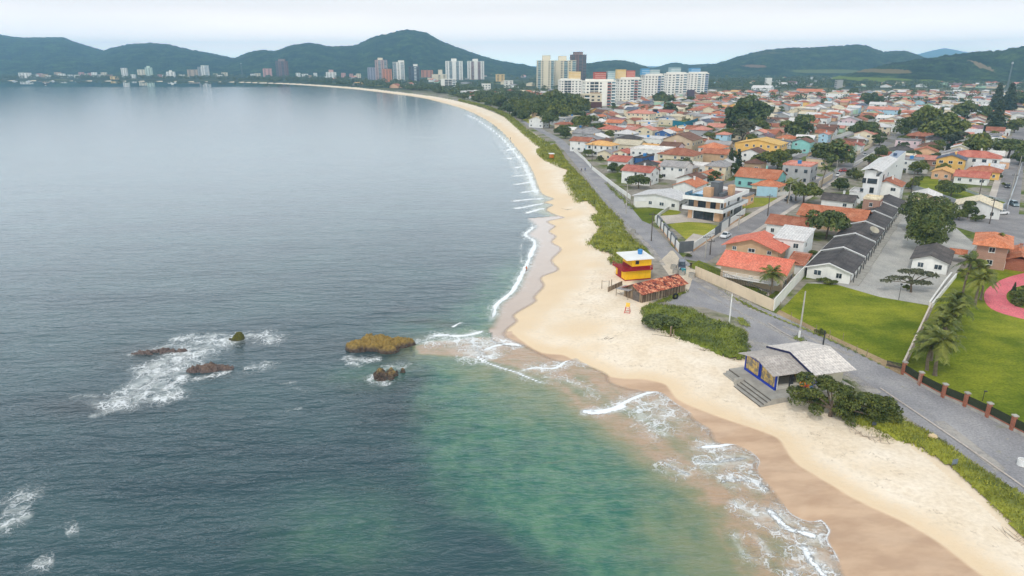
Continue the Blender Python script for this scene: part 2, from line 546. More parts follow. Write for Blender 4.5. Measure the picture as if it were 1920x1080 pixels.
tag(link('beach', sub_mesh('beach', fs, [sand_material()], {'wet': wet, 'damp': damp}, Z)), kind='structure')

# ------------------------------------------------------------------ water
dA, tA = dsel(A_line, 120)
# zones
tongue = W([(766,648),(800,636),(850,634),(900,628),(950,632),(985,648),(1040,672),(1070,690),(1120,725),(1060,722),(1000,704),(950,690),(900,678),(840,672),(775,668)], SEA_Z)
dT, _ = dist_line(GX, GY, np.array(tongue + tongue[:1]))
inT = inside(GX, GY, tongue)
swash_poly = list(map(tuple, A_line)) + W([(925,640),(960,650),(1100,640),(1100,400)], SEA_Z)
inSw = inside(GX, GY, swash_poly) & inSea
swash = np.where(inSw, sstep(dA, 0.0, 2.0), 0) 
turb = np.where(inT, sstep(dT, -0.5, 2.0) * 1.15, 0.4 * np.exp(-dT / 5.0))
sw = 1 - sstep(GY, 108, 122)
turb = np.maximum(turb, sw * np.exp(-(dB / (9.0 + 11 * n_low)) ** 2))
turb = np.maximum(turb, (1 - sw) * np.exp(-(dB / 5.0) ** 2) * 0.8)
lobe = W([(1040,690),(1100,745),(1230,790),(1300,850),(1380,900),(1450,1000),(1500,1100),(1400,1100),(1330,960),(1200,860),(1080,775),(1010,710)], SEA_Z)
dLo, _ = dist_line(GX, GY, np.array(lobe + lobe[:1]))
turb = np.maximum(turb, np.where(inside(GX, GY, lobe), 0.7 + 0.3 * sstep(dLo, 0, 3), 0.7 * np.exp(-dLo / 3.0)) * sw)
turb = np.clip(turb + (n_mid - 0.5) * 0.25 * (turb > 0.05), 0, 1)
green = sw * (1 - sstep(dB + (n_low - 0.5) * 22, 18, 44)) * sstep(GX + (n_low - 0.5) * 10, -20, -9) + (1 - sw) * 0.65 * (1 - sstep(dB + (n_low - .5) * 10, 5, 22)) * (1 - sstep(GY, 150, 185))
for px, py, wx, wy, s_ in [(700,705,9,6,0.5),(640,1000,10,10,0.45),(850,610,12,8,0.55)]:
    q = G(px, py, SEA_Z); green = np.maximum(green, s_ * np.exp(-(((GX - q.x) / wx) ** 2 + ((GY - q.y) / wy) ** 2)))
shoal = np.zeros(GX.shape)           # dark rock just under the surface
for px, py, wx, wy, s_ in [(795,602,5,2.2,.8),(835,608,4,2.4,.8),(720,720,9,4,.5),(280,660,8,5,.7),(170,760,9,4,.6),(480,640,6,3,.5),(760,770,10,5,.35),(700,650,12,5,.5),(755,580,4,1.5,.4)]:
    q = G(px, py, SEA_Z); shoal = np.maximum(shoal, s_ * np.exp(-(((GX - q.x) / wx) ** 2 + ((GY - q.y) / wy) ** 2)))
# foam: strokes (pixels, width in m, density, seaward lace width, lace density)
foam = np.zeros(GX.shape); lace = np.zeros(GX.shape)
def stroke(px, w, dens, lw=0, ld=0.0, z=SEA_Z, fade=True):
    global foam, lace
    Lw = smooth_line(W(px, z), 5)
    d, t = dsel(Lw, max(w * 3, lw * 1.5) + 1)
    e = np.clip(np.minimum(t, 1 - t) * 8, 0, 1) if fade else 1.0
    wob = 0.35 + 1.0 * n_mid
    if w < 1.6 and px[0][1] > 600: w = w * 0.72
    dens = dens * 0.9
    foam = np.maximum(foam, dens * e * np.exp(-(d / (w * wob)) ** 2))
    if lw: lace = np.maximum(lace, ld * e * np.clip(1 - d / (lw * (0.5 + n_low)), 0, 1))
# surf north of the point
for s_ in [[(955,378),(990,374),(1026,372)],[(972,362),(1000,358),(1016,356)],[(960,347),(985,343),(1003,340)],[(982,401),(1005,394),(1024,390)],[(985,388),(1004,384),(1022,381)],[(955,331),(985,328),(1000,325)],[(948,316),(975,313),(992,309)],[(935,298),(965,296),(982,292)],[(930,283),(955,281),(970,276)],[(960,392),(985,388),(1005,384)]]:
    stroke(s_, 1.1, 1.0, 5, 0.75)
stroke([(1015,385),(1005,360),(995,335),(980,305),(960,280),(940,258),(915,238),(880,217),(840,203)], 3.2, 0.75, 9, 0.5)
stroke([(975,340),(960,305),(940,275),(920,250)], 2.0, 0.5, 6, 0.4)
stroke([(880,214),(830,197),(760,180.5),(680,170),(600,163)], 5.0, 0.55)
stroke(A_px, 0.9, 1.0, 3.5, 0.6)
stroke([(1002,450),(990,488),(976,518),(958,548),(935,572)], 0.7, 1.0, 2.5, 0.6)
stroke([(985,440),(975,470),(980,500)], 0.5, 0.7)
# spit
stroke([(800,632),(830,628),(860,630),(890,626),(910,618)], 1.3, 0.95, 4, 0.7)
stroke([(845,615),(862,606),(870,604)], 0.6, 1.1)
stroke([(885,660),(905,676),(935,688),(965,697),(1000,712),(1030,722)], 0.45, 1.25, 3, 0.5)
stroke([(870,628),(890,645),(905,665),(925,678)], 2.4, 0.66, 7, 1.0)
stroke([(820,640),(860,636),(900,640),(940,650)], 2.2, 0.5, 7, 0.8)
stroke([(780,646),(830,640),(870,640)], 1.4, 0.45, 5, 0.7)
stroke([(900,660),(930,648),(960,645),(985,652)], 1.2, 0.9, 5, 1.0)
stroke([(968,697),(1000,690),(1040,690),(1062,677),(1080,671),(1095,680),(1115,694)], 0.7, 1.0, 4, 0.9)
stroke([(1000,705),(1060,712),(1110,735),(1140,745)], 0.4, 0.35, 5, 0.55)
# middle lobe
stroke([(1085,765),(1120,770),(1150,765),(1185,748),(1215,737),(1240,735),(1266,754),(1295,773),(1306,787)], 0.6, 1.15, 3, 0.9)
stroke([(1085,768),(1115,774),(1150,768),(1180,757)], 1.3, 0.95, 3, 0.8)
stroke([(1225,745),(1245,765),(1240,790),(1215,815)], 1.2, 0.35, 7, 0.8)
stroke([(1215,745),(1200,775),(1225,805),(1260,820)], 0.8, 0.35, 5, 0.75)
stroke([(1300,785),(1320,800),(1336,815),(1347,829)], 0.35, 0.7, 3, 0.5)
# near lobe
stroke([(1284,843),(1320,838),(1351,836),(1381,832),(1410,847),(1427,865),(1423,884),(1440,900),(1455,921)], 0.8, 1.05, 4, 1.0)
stroke([(1235,860),(1265,880),(1300,892)], 0.7, 0.8, 4, 0.7)
stroke([(1290,860),(1330,868),(1370,862),(1410,858)], 1.4, 0.7, 5, 1.0)
stroke([(1340,905),(1380,900),(1420,905),(1450,928)], 1.1, 0.75, 4, 1.0)
stroke([(1455,921),(1484,961),(1518,976),(1540,973),(1560,995),(1555,1013),(1573,1043),(1584,1085)], 0.8, 1.1, 4, 1.0)
stroke([(1430,940),(1470,985),(1510,1000),(1540,1010)], 1.2, 0.85, 4, 1.0)
stroke([(1500,1010),(1520,1050),(1545,1080),(1560,1120)], 1.2, 0.85, 4, 1.0)
stroke([(1360,935),(1420,965),(1450,990)], 0.6, 0.45, 3.5, 0.8)
stroke([(1480,1060),(1500,1085),(1530,1110)], 0.8, 0.7, 3, 0.9)
stroke([(1378,1008),(1395,1038),(1430,1055),(1440,1035),(1415,1008),(1380,1003)], 0.5, 0.45, 2, 0.5, fade=False)
# reef
stroke([(180,775),(220,755),(265,730),(300,705),(340,680),(365,655),(400,640)], 2.6, 0.62, 8, 0.95)
stroke([(240,715),(290,690),(330,672),(370,650),(420,640),(470,636)], 1.8, 0.58, 7, 0.9)
stroke([(300,735),(330,715),(350,700)], 1.4, 0.75, 4, 0.9)
stroke([(250,745),(310,745),(340,725)], 1.2, 0.6, 5, 0.8)
stroke([(230,668),(290,655),(340,640)], 0.7, 0.5, 3, 0.6)
stroke([(310,640),(350,633),(400,630),(430,628)], 0.9, 0.5, 4, 0.7)
stroke([(440,632),(480,628),(508,634),(480,650)], 0.7, 0.5, 4, 0.8)
stroke([(350,712),(400,705),(440,692)], 0.6, 0.55, 3, 0.7)
stroke([(450,690),(490,688),(510,675)], 0.6, 0.4, 4, 0.6)
stroke([(125,747),(160,742),(190,745)], 0.5, 0.45, 2, 0.5)
stroke([(160,783),(210,770),(250,757)], 0.8, 0.6, 2, 0.6)
# round the two rocks
stroke([(640,668),(665,673),(690,675),(720,668)], 0.8, 0.55, 3, 0.8)
stroke([(655,678),(680,688)], 0.7, 0.45, 3, 0.7)
stroke([(697,700),(708,712),(735,722)], 0.8, 0.75, 3, 0.8)
stroke([(710,693),(745,686),(765,690)], 0.5, 0.5, 3, 0.7)
stroke([(770,645),(800,636),(815,632)], 0.5, 0.6, 3, 0.6)
# lone white water, far left
for s_ in [[(-40,1000),(0,990),(30,975),(70,965)],[(0,960),(30,955),(65,945)],[(10,925),(40,930),(70,940)],[(60,1050),(85,1055),(105,1050)],[(120,1000),(150,990)]]:
    stroke(s_, 0.6, 0.52, 3.5, 0.62)
# sparse streaks of foam drifting past the reef
for s_ in [[(520,720),(560,716)],[(545,725),(580,735)],[(530,770),(570,765)]]:
    stroke(s_, 0.5, 0.32, 2, 0.3)
alpha = np.where(inSea, sstep(dB, -0.05, 1.1), 0.0)
alpha = np.maximum(alpha, inSea * (RR.ravel() > 420))
def water_material():
    t = NT('sea_water')
    p = t.pos()
    foam_, lace_, gr_, tu_, sw_, sh_ = (t.attr(a) for a in ('foam', 'lace', 'green', 'turb', 'swash', 'shoal'))
    sx = t.new('ShaderNodeSeparateXYZ'); t.link(p, sx.inputs[0])
    n1 = t.noise(t.map(p, (0.5, 1.0, 1)), 0.06, 4, 0.6)
    n2 = t.noise(p, 0.45, 4, 0.6)
    deep = t.mix(t.ss(n1, 0.3, 0.7), lin(36, 62, 70), lin(52, 80, 84))
    grn = t.mix(t.ss(n2, 0.3, 0.7), lin(52, 104, 90), lin(88, 127, 102))
    g2 = t.math('ADD', gr_, t.math('MULTIPLY', t.math('SUBTRACT', n2, 0.5), t.math('MULTIPLY', gr_, 0.5)))
    c = t.mix(t.ss(g2, 0.02, 0.9), deep, grn)
    c = t.mix(t.math('MULTIPLY', sh_, 0.75), c, lin(50, 46, 48))
    tb = t.math('ADD', tu_, t.math('MULTIPLY', t.math('SUBTRACT', n2, 0.5), t.math('MULTIPLY', tu_, 0.8)))
    c = t.mix(t.ss(tb, 0.03, 0.75), c, lin(128, 132, 100))
    c = t.mix(t.ss(tb, 0.6, 1.1), c, lin(176, 148, 122))
    c = t.mix(sw_, c, t.mix(n2, lin(176, 158, 144), lin(190, 168, 150)))
    # foam: torn white water plus a lace of cell walls
    wv = t.new('ShaderNodeVectorMath', operation='ADD')
    t.link(p, wv.inputs[0])
    nz = t.new('ShaderNodeTexNoise'); t.link(p, nz.inputs['Vector']); nz.inputs['Scale'].default_value = 0.55; nz.inputs['Detail'].default_value = 4
    sc_ = t.new('ShaderNodeVectorMath', operation='SCALE'); t.link(nz.outputs['Color'], sc_.inputs[0]); sc_.inputs['Scale'].default_value = 3.2
    t.link(sc_.outputs[0], wv.inputs[1])
    fn = t.noise(wv.outputs[0], 1.1, 7, 0.78, 1.6)
    fm = t.ss(t.math('ADD', fn, t.math('SUBTRACT', foam_, 0.86)), 0.12, 0.34)
    def veins(scale, w0):
        v = t.new('ShaderNodeTexVoronoi', feature='DISTANCE_TO_EDGE')
        t.link(wv.outputs[0], v.inputs['Vector']); v.inputs['Scale'].default_value = scale
        wd = t.math('MULTIPLY', lace_, w0)
        return t.math('SUBTRACT', 1.0, t.math('DIVIDE', v.outputs['Distance'], t.math('ADD', wd, 0.0005), clamp=True), clamp=True)
    vv = t.math('MAXIMUM', veins(0.55, 0.16), veins(1.4, 0.13))
    vv = t.math('MULTIPLY', t.ss(vv, 0.1, 0.7), t.ss(t.noise(wv.outputs[0], 0.35, 4, 0.7), 0.36, 0.6))
    vv = t.math('MULTIPLY', vv, t.math('MULTIPLY', t.ss(lace_, 0.02, 0.7), 0.8))
    fa = t.math('MAXIMUM', fm, vv, clamp=True)
    thin = t.math('MULTIPLY', t.math('MULTIPLY', t.ss(t.math('ADD', foam_, t.math('MULTIPLY', lace_, 0.75)), 0.1, 1.0), t.ss(t.noise(wv.outputs[0], 0.5, 4, 0.6), 0.3, 0.65)), 0.62)
    c = t.mix(thin, c, lin(214, 218, 214))
    c = t.mix(fa, c, lin(240, 243, 244))
    t.link(c, t.b.inputs['Base Color'])
    t.b.inputs['IOR'].default_value = 1.333
    calm = t.math('MULTIPLY', t.ss(sx.outputs['Y'], 1500, 1580), t.math('SUBTRACT', 1.0, t.ss(sx.outputs['X'], -700, -300)))
    rg = t.math('ADD', 0.08, t.math('MULTIPLY', fa, 0.6))
    rg = t.math('MULTIPLY', rg, t.math('SUBTRACT', 1.0, t.math('MULTIPLY', calm, 0.9)))
    t.link(rg, t.b.inputs['Roughness'])
    # waves: wind ripples, chop and a low swell, crests slanting across the bay
    ROT = (0, 0, R(-28))
    w1 = t.noise(t.map(p, (0.32, 1.0, 1), ROT), 0.55, 4, 0.55, 0.4)
    w2 = t.noise(t.map(p, (0.5, 1.2, 1), (0, 0, R(-10))), 1.7, 3, 0.6)
    w3 = t.noise(t.map(p, (0.14, 0.5, 1), ROT), 0.16, 3, 0.5)
    h = t.math('ADD', t.math('MULTIPLY', w1, 0.75), t.math('ADD', t.math('MULTIPLY', w2, 0.2), t.math('MULTIPLY', w3, 1.3)))
    h = t.math('ADD', h, t.math('MULTIPLY', fa, 0.25))
    near = t.math('POWER', t.math('DIVIDE', 70.0, t.math('MAXIMUM', sx.outputs['Y'], 70.0)), 1.3)
    amp = t.math('MULTIPLY', t.math('MAXIMUM', near, 0.085), t.math('SUBTRACT', 1.0, t.math('MULTIPLY', sw_, 0.85)))
    amp = t.math('MULTIPLY', amp, t.math('SUBTRACT', 1.0, calm))
    h = t.math('MULTIPLY', h, amp)
    t.bump(h, 1.0, 0.72)
    tr = t.new('ShaderNodeBsdfTransparent')
    ms = t.new('ShaderNodeMixShader')
    al = t.math('MAXIMUM', t.attr('alpha'), t.math('MULTIPLY', fa, t.ss(t.attr('alpha'), 0.0, 0.3)))
    t.link(al, ms.inputs[0]); t.link(tr.outputs[0], ms.inputs[1]); t.link(t.b.outputs[0], ms.inputs[2])
    t.link(ms.outputs[0], t.out.inputs['Surface'])
    return t.m
fw = inSea[QUADS].any(1) | (dB[QUADS].min(1) < 0.3)
ZW = np.full(GX.shape, SEA_Z)
tag(link('sea', sub_mesh('sea', fw, [water_material()], {'foam': foam, 'lace': lace, 'green': green, 'turb': turb, 'swash': swash, 'shoal': shoal, 'alpha': alpha}, ZW)), kind='structure')

# ------------------------------------------------------------------ sheets: roads, pavements, lawns, yards
def sheet(name, pts, mat, z, kind='structure', k=0, world_pts=False):
    P = pts if world_pts else W(pts)
    if k: P = [tuple(q) for q in smooth_line(P + P[:1], k)[:-1]]
    from mathutils.geometry import tessellate_polygon
    v = [Vector((p[0], p[1], z)) for p in P]
    tri = tessellate_polygon([v])
    me = bpy.data.meshes.new(name)
    fs_ = []
    for a, b, c in tri:
        n = (v[b] - v[a]).cross(v[c] - v[a]).z
        fs_.append((a, b, c) if n > 0 else (a, c, b))
    me.from_pydata([tuple(q) for q in v], [], fs_)
    me.materials.append(mat)
    return tag(link(name, me), kind=kind)
def gravel_mat(name, a, b, grass=0.0, tracks=None):
    t = NT(name)
    p = t.pos()
    n1, n2, n3 = t.noise(p, 0.12, 5, 0.6), t.noise(p, 3.2, 5, 0.8), t.noise(p, 0.6, 5, 0.7)
    c = t.mix(t.ss(n1, 0.3, 0.7), a, b)
    c = t.mul(0.9, c, t.mix(t.ss(n2, 0.25, 0.75), (0.58, 0.58, 0.6), (1.22, 1.22, 1.22)))
    c = t.mul(0.9, c, t.mix(t.ss(t.noise(t.map(p, (1.0, 0.35, 1), (0, 0, R(10))), 0.18, 5, 0.65), 0.32, 0.68), (0.84, 0.84, 0.85), (1.1, 1.1, 1.08)))
    c = t.mix(t.math('MULTIPLY', t.ss(n3, 0.58, 0.75), 0.45), c, lin(198, 186, 168))
    if grass: c = t.mix(t.math('MULTIPLY', t.ss(t.noise(p, 0.3, 5, 0.7), 0.6, 0.68), grass), c, lin(120, 122, 60))
    t.link(c, t.b.inputs['Base Color']); t.set(Roughness=0.95)
    t.b.inputs['Specular IOR Level'].default_value = 0.15
    t.bump(n2, 0.5, 0.05)
    return t.m
def lawn_mat(name, a, b, bare=0.15):
    t = NT(name)
    p = t.pos()
    n1, n2, n3 = t.noise(p, 0.1, 5, 0.62), t.noise(p, 2.5, 5, 0.75), t.noise(t.map(p, (0.5, 1.4, 1), (0, 0, R(20))), 0.4, 4, 0.6)
    c = t.mix(t.ss(n1, 0.3, 0.68), a, b)
    c = t.mul(0.9, c, t.mix(t.ss(n2, 0.3, 0.7), (0.6, 0.62, 0.56), (1.25, 1.22, 1.15)))
    c = t.mul(0.9, c, t.mix(t.ss(t.noise(p, 0.035, 4, 0.6), 0.35, 0.65), (0.82, 0.86, 0.8), (1.12, 1.08, 1.3)))
    c = t.mul(0.6, c, t.mix(t.ss(n3, 0.35, 0.65), (0.78, 0.82, 0.7), (1.12, 1.08, 1.1)))
    c = t.mix(t.math('MULTIPLY', t.ss(t.noise(p, 0.22, 6, 0.75), 0.62, 0.74), bare), c, lin(168, 156, 96))
    t.link(c, t.b.inputs['Base Color']); t.set(Roughness=0.9)
    t.b.inputs['Specular IOR Level'].default_value = 0.1
    t.bump(n2, 0.7, 0.12)
    return t.m
M_gravel = gravel_mat('gravel', lin(146, 144, 146), lin(164, 161, 161), 0.3)
M_yard = gravel_mat('pale_gravel', lin(166, 164, 158), lin(192, 188, 180), 0.15)
M_asph = gravel_mat('paved_street', lin(136, 133, 134), lin(158, 154, 152), 0.0)
M_pave = gravel_mat('pavement_slab', lin(192, 180, 168), lin(206, 196, 184), 0.12)
M_sandy = gravel_mat('sandy_track', lin(206, 192, 172), lin(220, 206, 184), 0.35)
M_lawn = lawn_mat('lawn_grass', lin(92, 110, 18), lin(140, 146, 40), 0.5)
M_lawn2 = lawn_mat('dry_lawn_grass', lin(134, 142, 40), lin(166, 162, 66), 0.3)
M_rough = lawn_mat('rough_grass', lin(84, 100, 22), lin(120, 128, 36), 0.35)
M_pink = gravel_mat('pink_paving', lin(216, 110, 118), lin(228, 124, 130), 0.0)
sheet('road', [(2100,905),(1905,806),(1790,752),(1690,702),(1640,676),(1560,637),(1500,607),(1455,588),(1380,556),(1300,517),(1296,497),(1278,480),(1262,464),(1225,425),(1186,391),(1180,376),(1140,340),(1110,310),(1080,284),(1052,260),(1012,240),(985,228),(976,228),(1000,241),(1038,262),(1060,285),(1090,322),(1120,362),(1150,400),(1180,430),(1210,460),(1236,490),(1262,528),(1268,548),(1250,566),(1262,572),(1320,576),(1380,596),(1405,625),(1395,660),(1440,668),(1500,690),(1590,705),(1640,742),(1700,782),(1880,902),(2100,1060)], M_gravel, 0.012)
sheet('sandy_verge', [(1236,490),(1262,528),(1268,548),(1290,545),(1300,520),(1320,512),(1285,498),(1262,470),(1250,478)], M_sandy, 0.020, k=3)
# pale wheel ruts and worn edge lines in the gravel (bare sand showing through)
def ribbon(name, pts, w, mat, z, k=5):
    Lp = smooth_line(W(pts), k)
    mb = MB()
    for i in range(len(Lp) - 1):
        a, b = Lp[i], Lp[i + 1]
        a0 = Lp[max(i - 1, 0)]; b1 = Lp[min(i + 2, len(Lp) - 1)]
        ta = (b - a0); ta = ta / np.linalg.norm(ta); tb_ = (b1 - a); tb_ = tb_ / np.linalg.norm(tb_)
        na, nb = np.array([-ta[1], ta[0]]), np.array([-tb_[1], tb_[0]])
        wa = w * (0.75 + 0.5 * random.random()) * .5 if False else w * .5
        mb.face([(a[0] + na[0] * -wa, a[1] + na[1] * -wa, z), (b[0] - nb[0] * wa, b[1] - nb[1] * wa, z), (b[0] + nb[0] * wa, b[1] + nb[1] * wa, z), (a[0] + na[0] * wa, a[1] + na[1] * wa, z)])
    for i in range(len(mb.f)):
        q = mb.v[i * 4:i * 4 + 4]
        if (Vector(q[1]) - Vector(q[0])).cross(Vector(q[2]) - Vector(q[0])).z < 0: mb.f[i] = mb.f[i][::-1]
    return tag(link(name, mb.mesh(name, [mat])), kind='structure')
def rut_mat():
    t = NT('worn_sandy_rut')
    p = t.pos()
    n = t.noise(p, 0.8, 6, 0.7)
    t.link(t.mix(t.ss(n, 0.3, 0.7), lin(178, 172, 166), lin(196, 188, 176)), t.b.inputs['Base Color']); t.set(Roughness=0.95)
    tr = t.new('ShaderNodeBsdfTransparent'); ms = t.new('ShaderNodeMixShader')
    t.link(t.math('MULTIPLY', t.ss(t.noise(p, 0.25, 6, 0.75), 0.3, 0.62), 0.7), ms.inputs[0]); t.link(tr.outputs[0], ms.inputs[1]); t.link(t.b.outputs[0], ms.inputs[2]); t.link(ms.outputs[0], t.out.inputs['Surface'])
    return t.m
M_rut = rut_mat()
ribbon('kerb', [(1990,965),(1900,900),(1800,830),(1715,772),(1650,728)], 0.28, M_pave, 0.09)
ribbon('wheel_rut', [(1490,640),(1440,612),(1395,590),(1350,566),(1310,540)], 0.9, M_rut, 0.030)
ribbon('kerb', [(1600,690),(1540,658),(1500,640),(1465,622),(1440,606)], 0.25, M_pave, 0.09)
ribbon('wheel_rut', [(1430,575),(1395,562),(1350,540)], 1.5, M_rut, 0.030)
ribbon('wheel_rut', [(1245,498),(1225,470),(1195,440),(1168,412),(1140,378),(1118,352),(1092,318)], 0.9, M_rut, 0.030)
ribbon('sand_drift', [(1640,738),(1600,712),(1560,694),(1500,684)], 2.6, M_rut, 0.034)
ribbon('sand_drift', [(1300,520),(1330,540),(1380,566),(1430,586)], 1.8, M_rut, 0.034)
ribbon('sand_drift', [(1760,790),(1820,836),(1880,884)], 1.6, M_rut, 0.034)
ribbon('sand_drift', [(1400,640),(1430,650),(1480,672)], 3.0, M_rut, 0.034)
ribbon('sand_drift', [(1236,488),(1206,452),(1180,428)], 1.6, M_rut, 0.034)
ribbon('wheel_rut', [(1600,668),(1560,652),(1520,634),(1470,612)], 1.1, M_rut, 0.030)
# side street with its pavements
def strip(p, ang, L, w, off=0.0):
    d = Vector((math.cos(ang), math.sin(ang))); n = Vector((-d.y, d.x)); p = Vector(p[:2]) + n * off
    return [tuple(p - n * w / 2), tuple(p + d * L - n * w / 2), tuple(p + d * L + n * w / 2), tuple(p + n * w / 2)]
S1 = G(1300, 489)
def kerbed(name, p, ang, L, w, off, h=0.13):
    mb = MB(); mb.prism(strip(p, ang, L, w, off), -0.05, h)
    return tag(link(name, mb.mesh(name, [M_pave])), kind='structure')
sheet('road', strip(S1, U_ANG, 430, 6.4), M_asph, 0.016, world_pts=True)
kerbed('pavement', Vector(S1) + Vector((3.5, 5, 0)), U_ANG, 150, 1.9, 4.2)
kerbed('pavement', Vector(S1) + Vector((8, 12, 0)), U_ANG, 150, 1.5, -4.0)
J2 = (157.0, 285.0)
sheet('road', strip((159, 300), R(-91), 100, 7.0), M_asph, 0.020, world_pts=True)
S3 = Vector((137, 187, 0))
sheet('road', strip(S3, R(54), 420, 8.0), M_asph, 0.024, world_pts=True)
sheet('road', [(1960,405),(1850,398),(1800,395),(1770,402),(1790,425),(1840,440),(1900,470),(1960,480)], M_asph, 0.028)
kerbed('pavement', S3 + Vector((20, 26, 0)), R(54), 200, 2.2, 5.2)
for off in (95, 190, 290, 400, 520):
    sheet('road', strip(Vector(S1) + Vector((off * 0.3, off * 0.95, 0)), U_ANG, 520, 5.5), M_asph, 0.032, world_pts=True)
for off in (150, 260, 380):
    q = Vector(S1) + Vector((math.cos(U_ANG), math.sin(U_ANG), 0)) * off
    sheet('road', strip(q, R(95), 620, 5.5), M_asph, 0.036, world_pts=True)
# lawns and yards
sheet('lawn', [(1462,583),(1513,531),(1570,534),(1650,557),(1742,573),(1690,688),(1600,650),(1530,618)], M_lawn, 0.02)
sheet('rough_verge', [(1455,588),(1462,581),(1530,616),(1600,648),(1692,690),(1690,704),(1640,678),(1560,639),(1500,609)], gravel_mat('dry_verge', lin(150, 128, 98), lin(176, 154, 120), 0.6), 0.026)
sheet('lawn', [(1697,690),(1752,572),(1790,515),(1830,492),(1925,502),(2300,560),(2500,880),(2200,935),(1905,792)], M_lawn, 0.02)
sheet('path', [(1925,511),(1890,520),(1862,533),(1846,549),(1848,568),(1868,584),(1925,600),(2000,612),(2070,606),(2110,580),(2090,545),(2040,520),(1980,509)], M_pink, 0.040, k=3)
sheet('planted_bed', [(1960,530),(1915,536),(1892,546),(1887,558),(1897,570),(1925,580),(1985,588),(2040,582),(2060,565),(2040,545),(2000,532)], M_rough, 0.048, k=3)
sheet('gravel_yard', [(1513,531),(1570,534),(1650,557),(1745,573),(1800,500),(1830,460),(1790,425),(1740,404),(1700,398),(1600,520)], M_yard, 0.016)
sheet('lawn', [(1254,421),(1290,414),(1346,423),(1352,432),(1305,450),(1290,452)], M_lawn2, 0.026)
sheet('lawn', [(1236,400),(1262,391),(1278,398),(1256,410)], M_lawn2, 0.026)
sheet('terrace', [(1236,405),(1278,402),(1345,419),(1290,416),(1250,420)], M_pave, 0.030)
sheet('terrace', [(1275,460),(1300,438),(1330,444),(1305,462)], M_pave, 0.034)
sheet('lawn', [(1186,392),(1252,389),(1242,405),(1218,420),(1204,414)], M_rough, 0.022)
sheet('lawn', [(1378,376),(1410,370),(1470,372),(1440,385),(1395,392)], M_lawn2, 0.026)
sheet('lawn', [(1705,335),(1740,330),(1830,360),(1885,380),(1870,402),(1800,380),(1730,355)], M_lawn, 0.026)
sheet('lawn', [(1290,500),(1330,512),(1380,535),(1400,548),(1440,565),(1470,545),(1440,530),(1350,505),(1310,488)], M_rough, 0.022)
sheet('terrace', [(1340,500),(1400,522),(1440,556),(1490,520),(1470,500)], M_pave, 0.030)
sheet('lawn', [(975,222),(1000,215),(1040,222),(1030,238),(1000,236)], M_lawn2, 0.05)
sheet('lawn', [(1255,233),(1290,222),(1320,224),(1300,240),(1275,242)], M_rough, 0.05)

# ------------------------------------------------------------------ hills
def hill_material(name, dark, light, clear=0.0, clearcol=(0.2, 0.16, 0.08), zones=()):
    t = NT(name)
    p = t.pos()
    n1, n2, n3 = t.noise(p, 0.011, 5, 0.6), t.noise(p, 0.042, 6, 0.85), t.noise(p, 0.0035, 4)
    c = t.mix(t.ss(n1, 0.3, 0.7), dark, light)
    c = t.mul(0.9, c, t.mix(t.ss(n2, 0.3, 0.72), (0.22, 0.25, 0.26), (1.75, 1.75, 1.5)))
    c = t.mul(0.85, c, t.mix(t.ss(t.noise(p, 0.02, 3, 0.6), 0.36, 0.64), (0.5, 0.52, 0.5), (1.4, 1.4, 1.3)))
    if clear: c = t.mix(t.math('MULTIPLY', t.ss(n3, 0.6, 0.68), clear), c, clearcol)
    for (q, rx, ry, col) in zones:
        d = t.new('ShaderNodeVectorMath', operation='SUBTRACT'); t.link(p, d.inputs[0]); d.inputs[1].default_value = q
        m = t.map(d.outputs[0], (1 / rx, 0, 1 / ry))
        ln = t.new('ShaderNodeVectorMath', operation='LENGTH'); t.link(m, ln.inputs[0])
        e = t.math('ADD', ln.outputs['Value'], t.math('MULTIPLY', t.math('SUBTRACT', n1, 0.5), 1.0))
        c = t.mix(t.math('SUBTRACT', 1.0, t.ss(e, 0.75, 1.05)), c, col)
    t.link(c, t.b.inputs['Base Color']); t.set(Roughness=0.95)
    t.b.inputs['Specular IOR Level'].default_value = 0.05
    t.bump(n2, 1.0, 16.0)
    return t.m
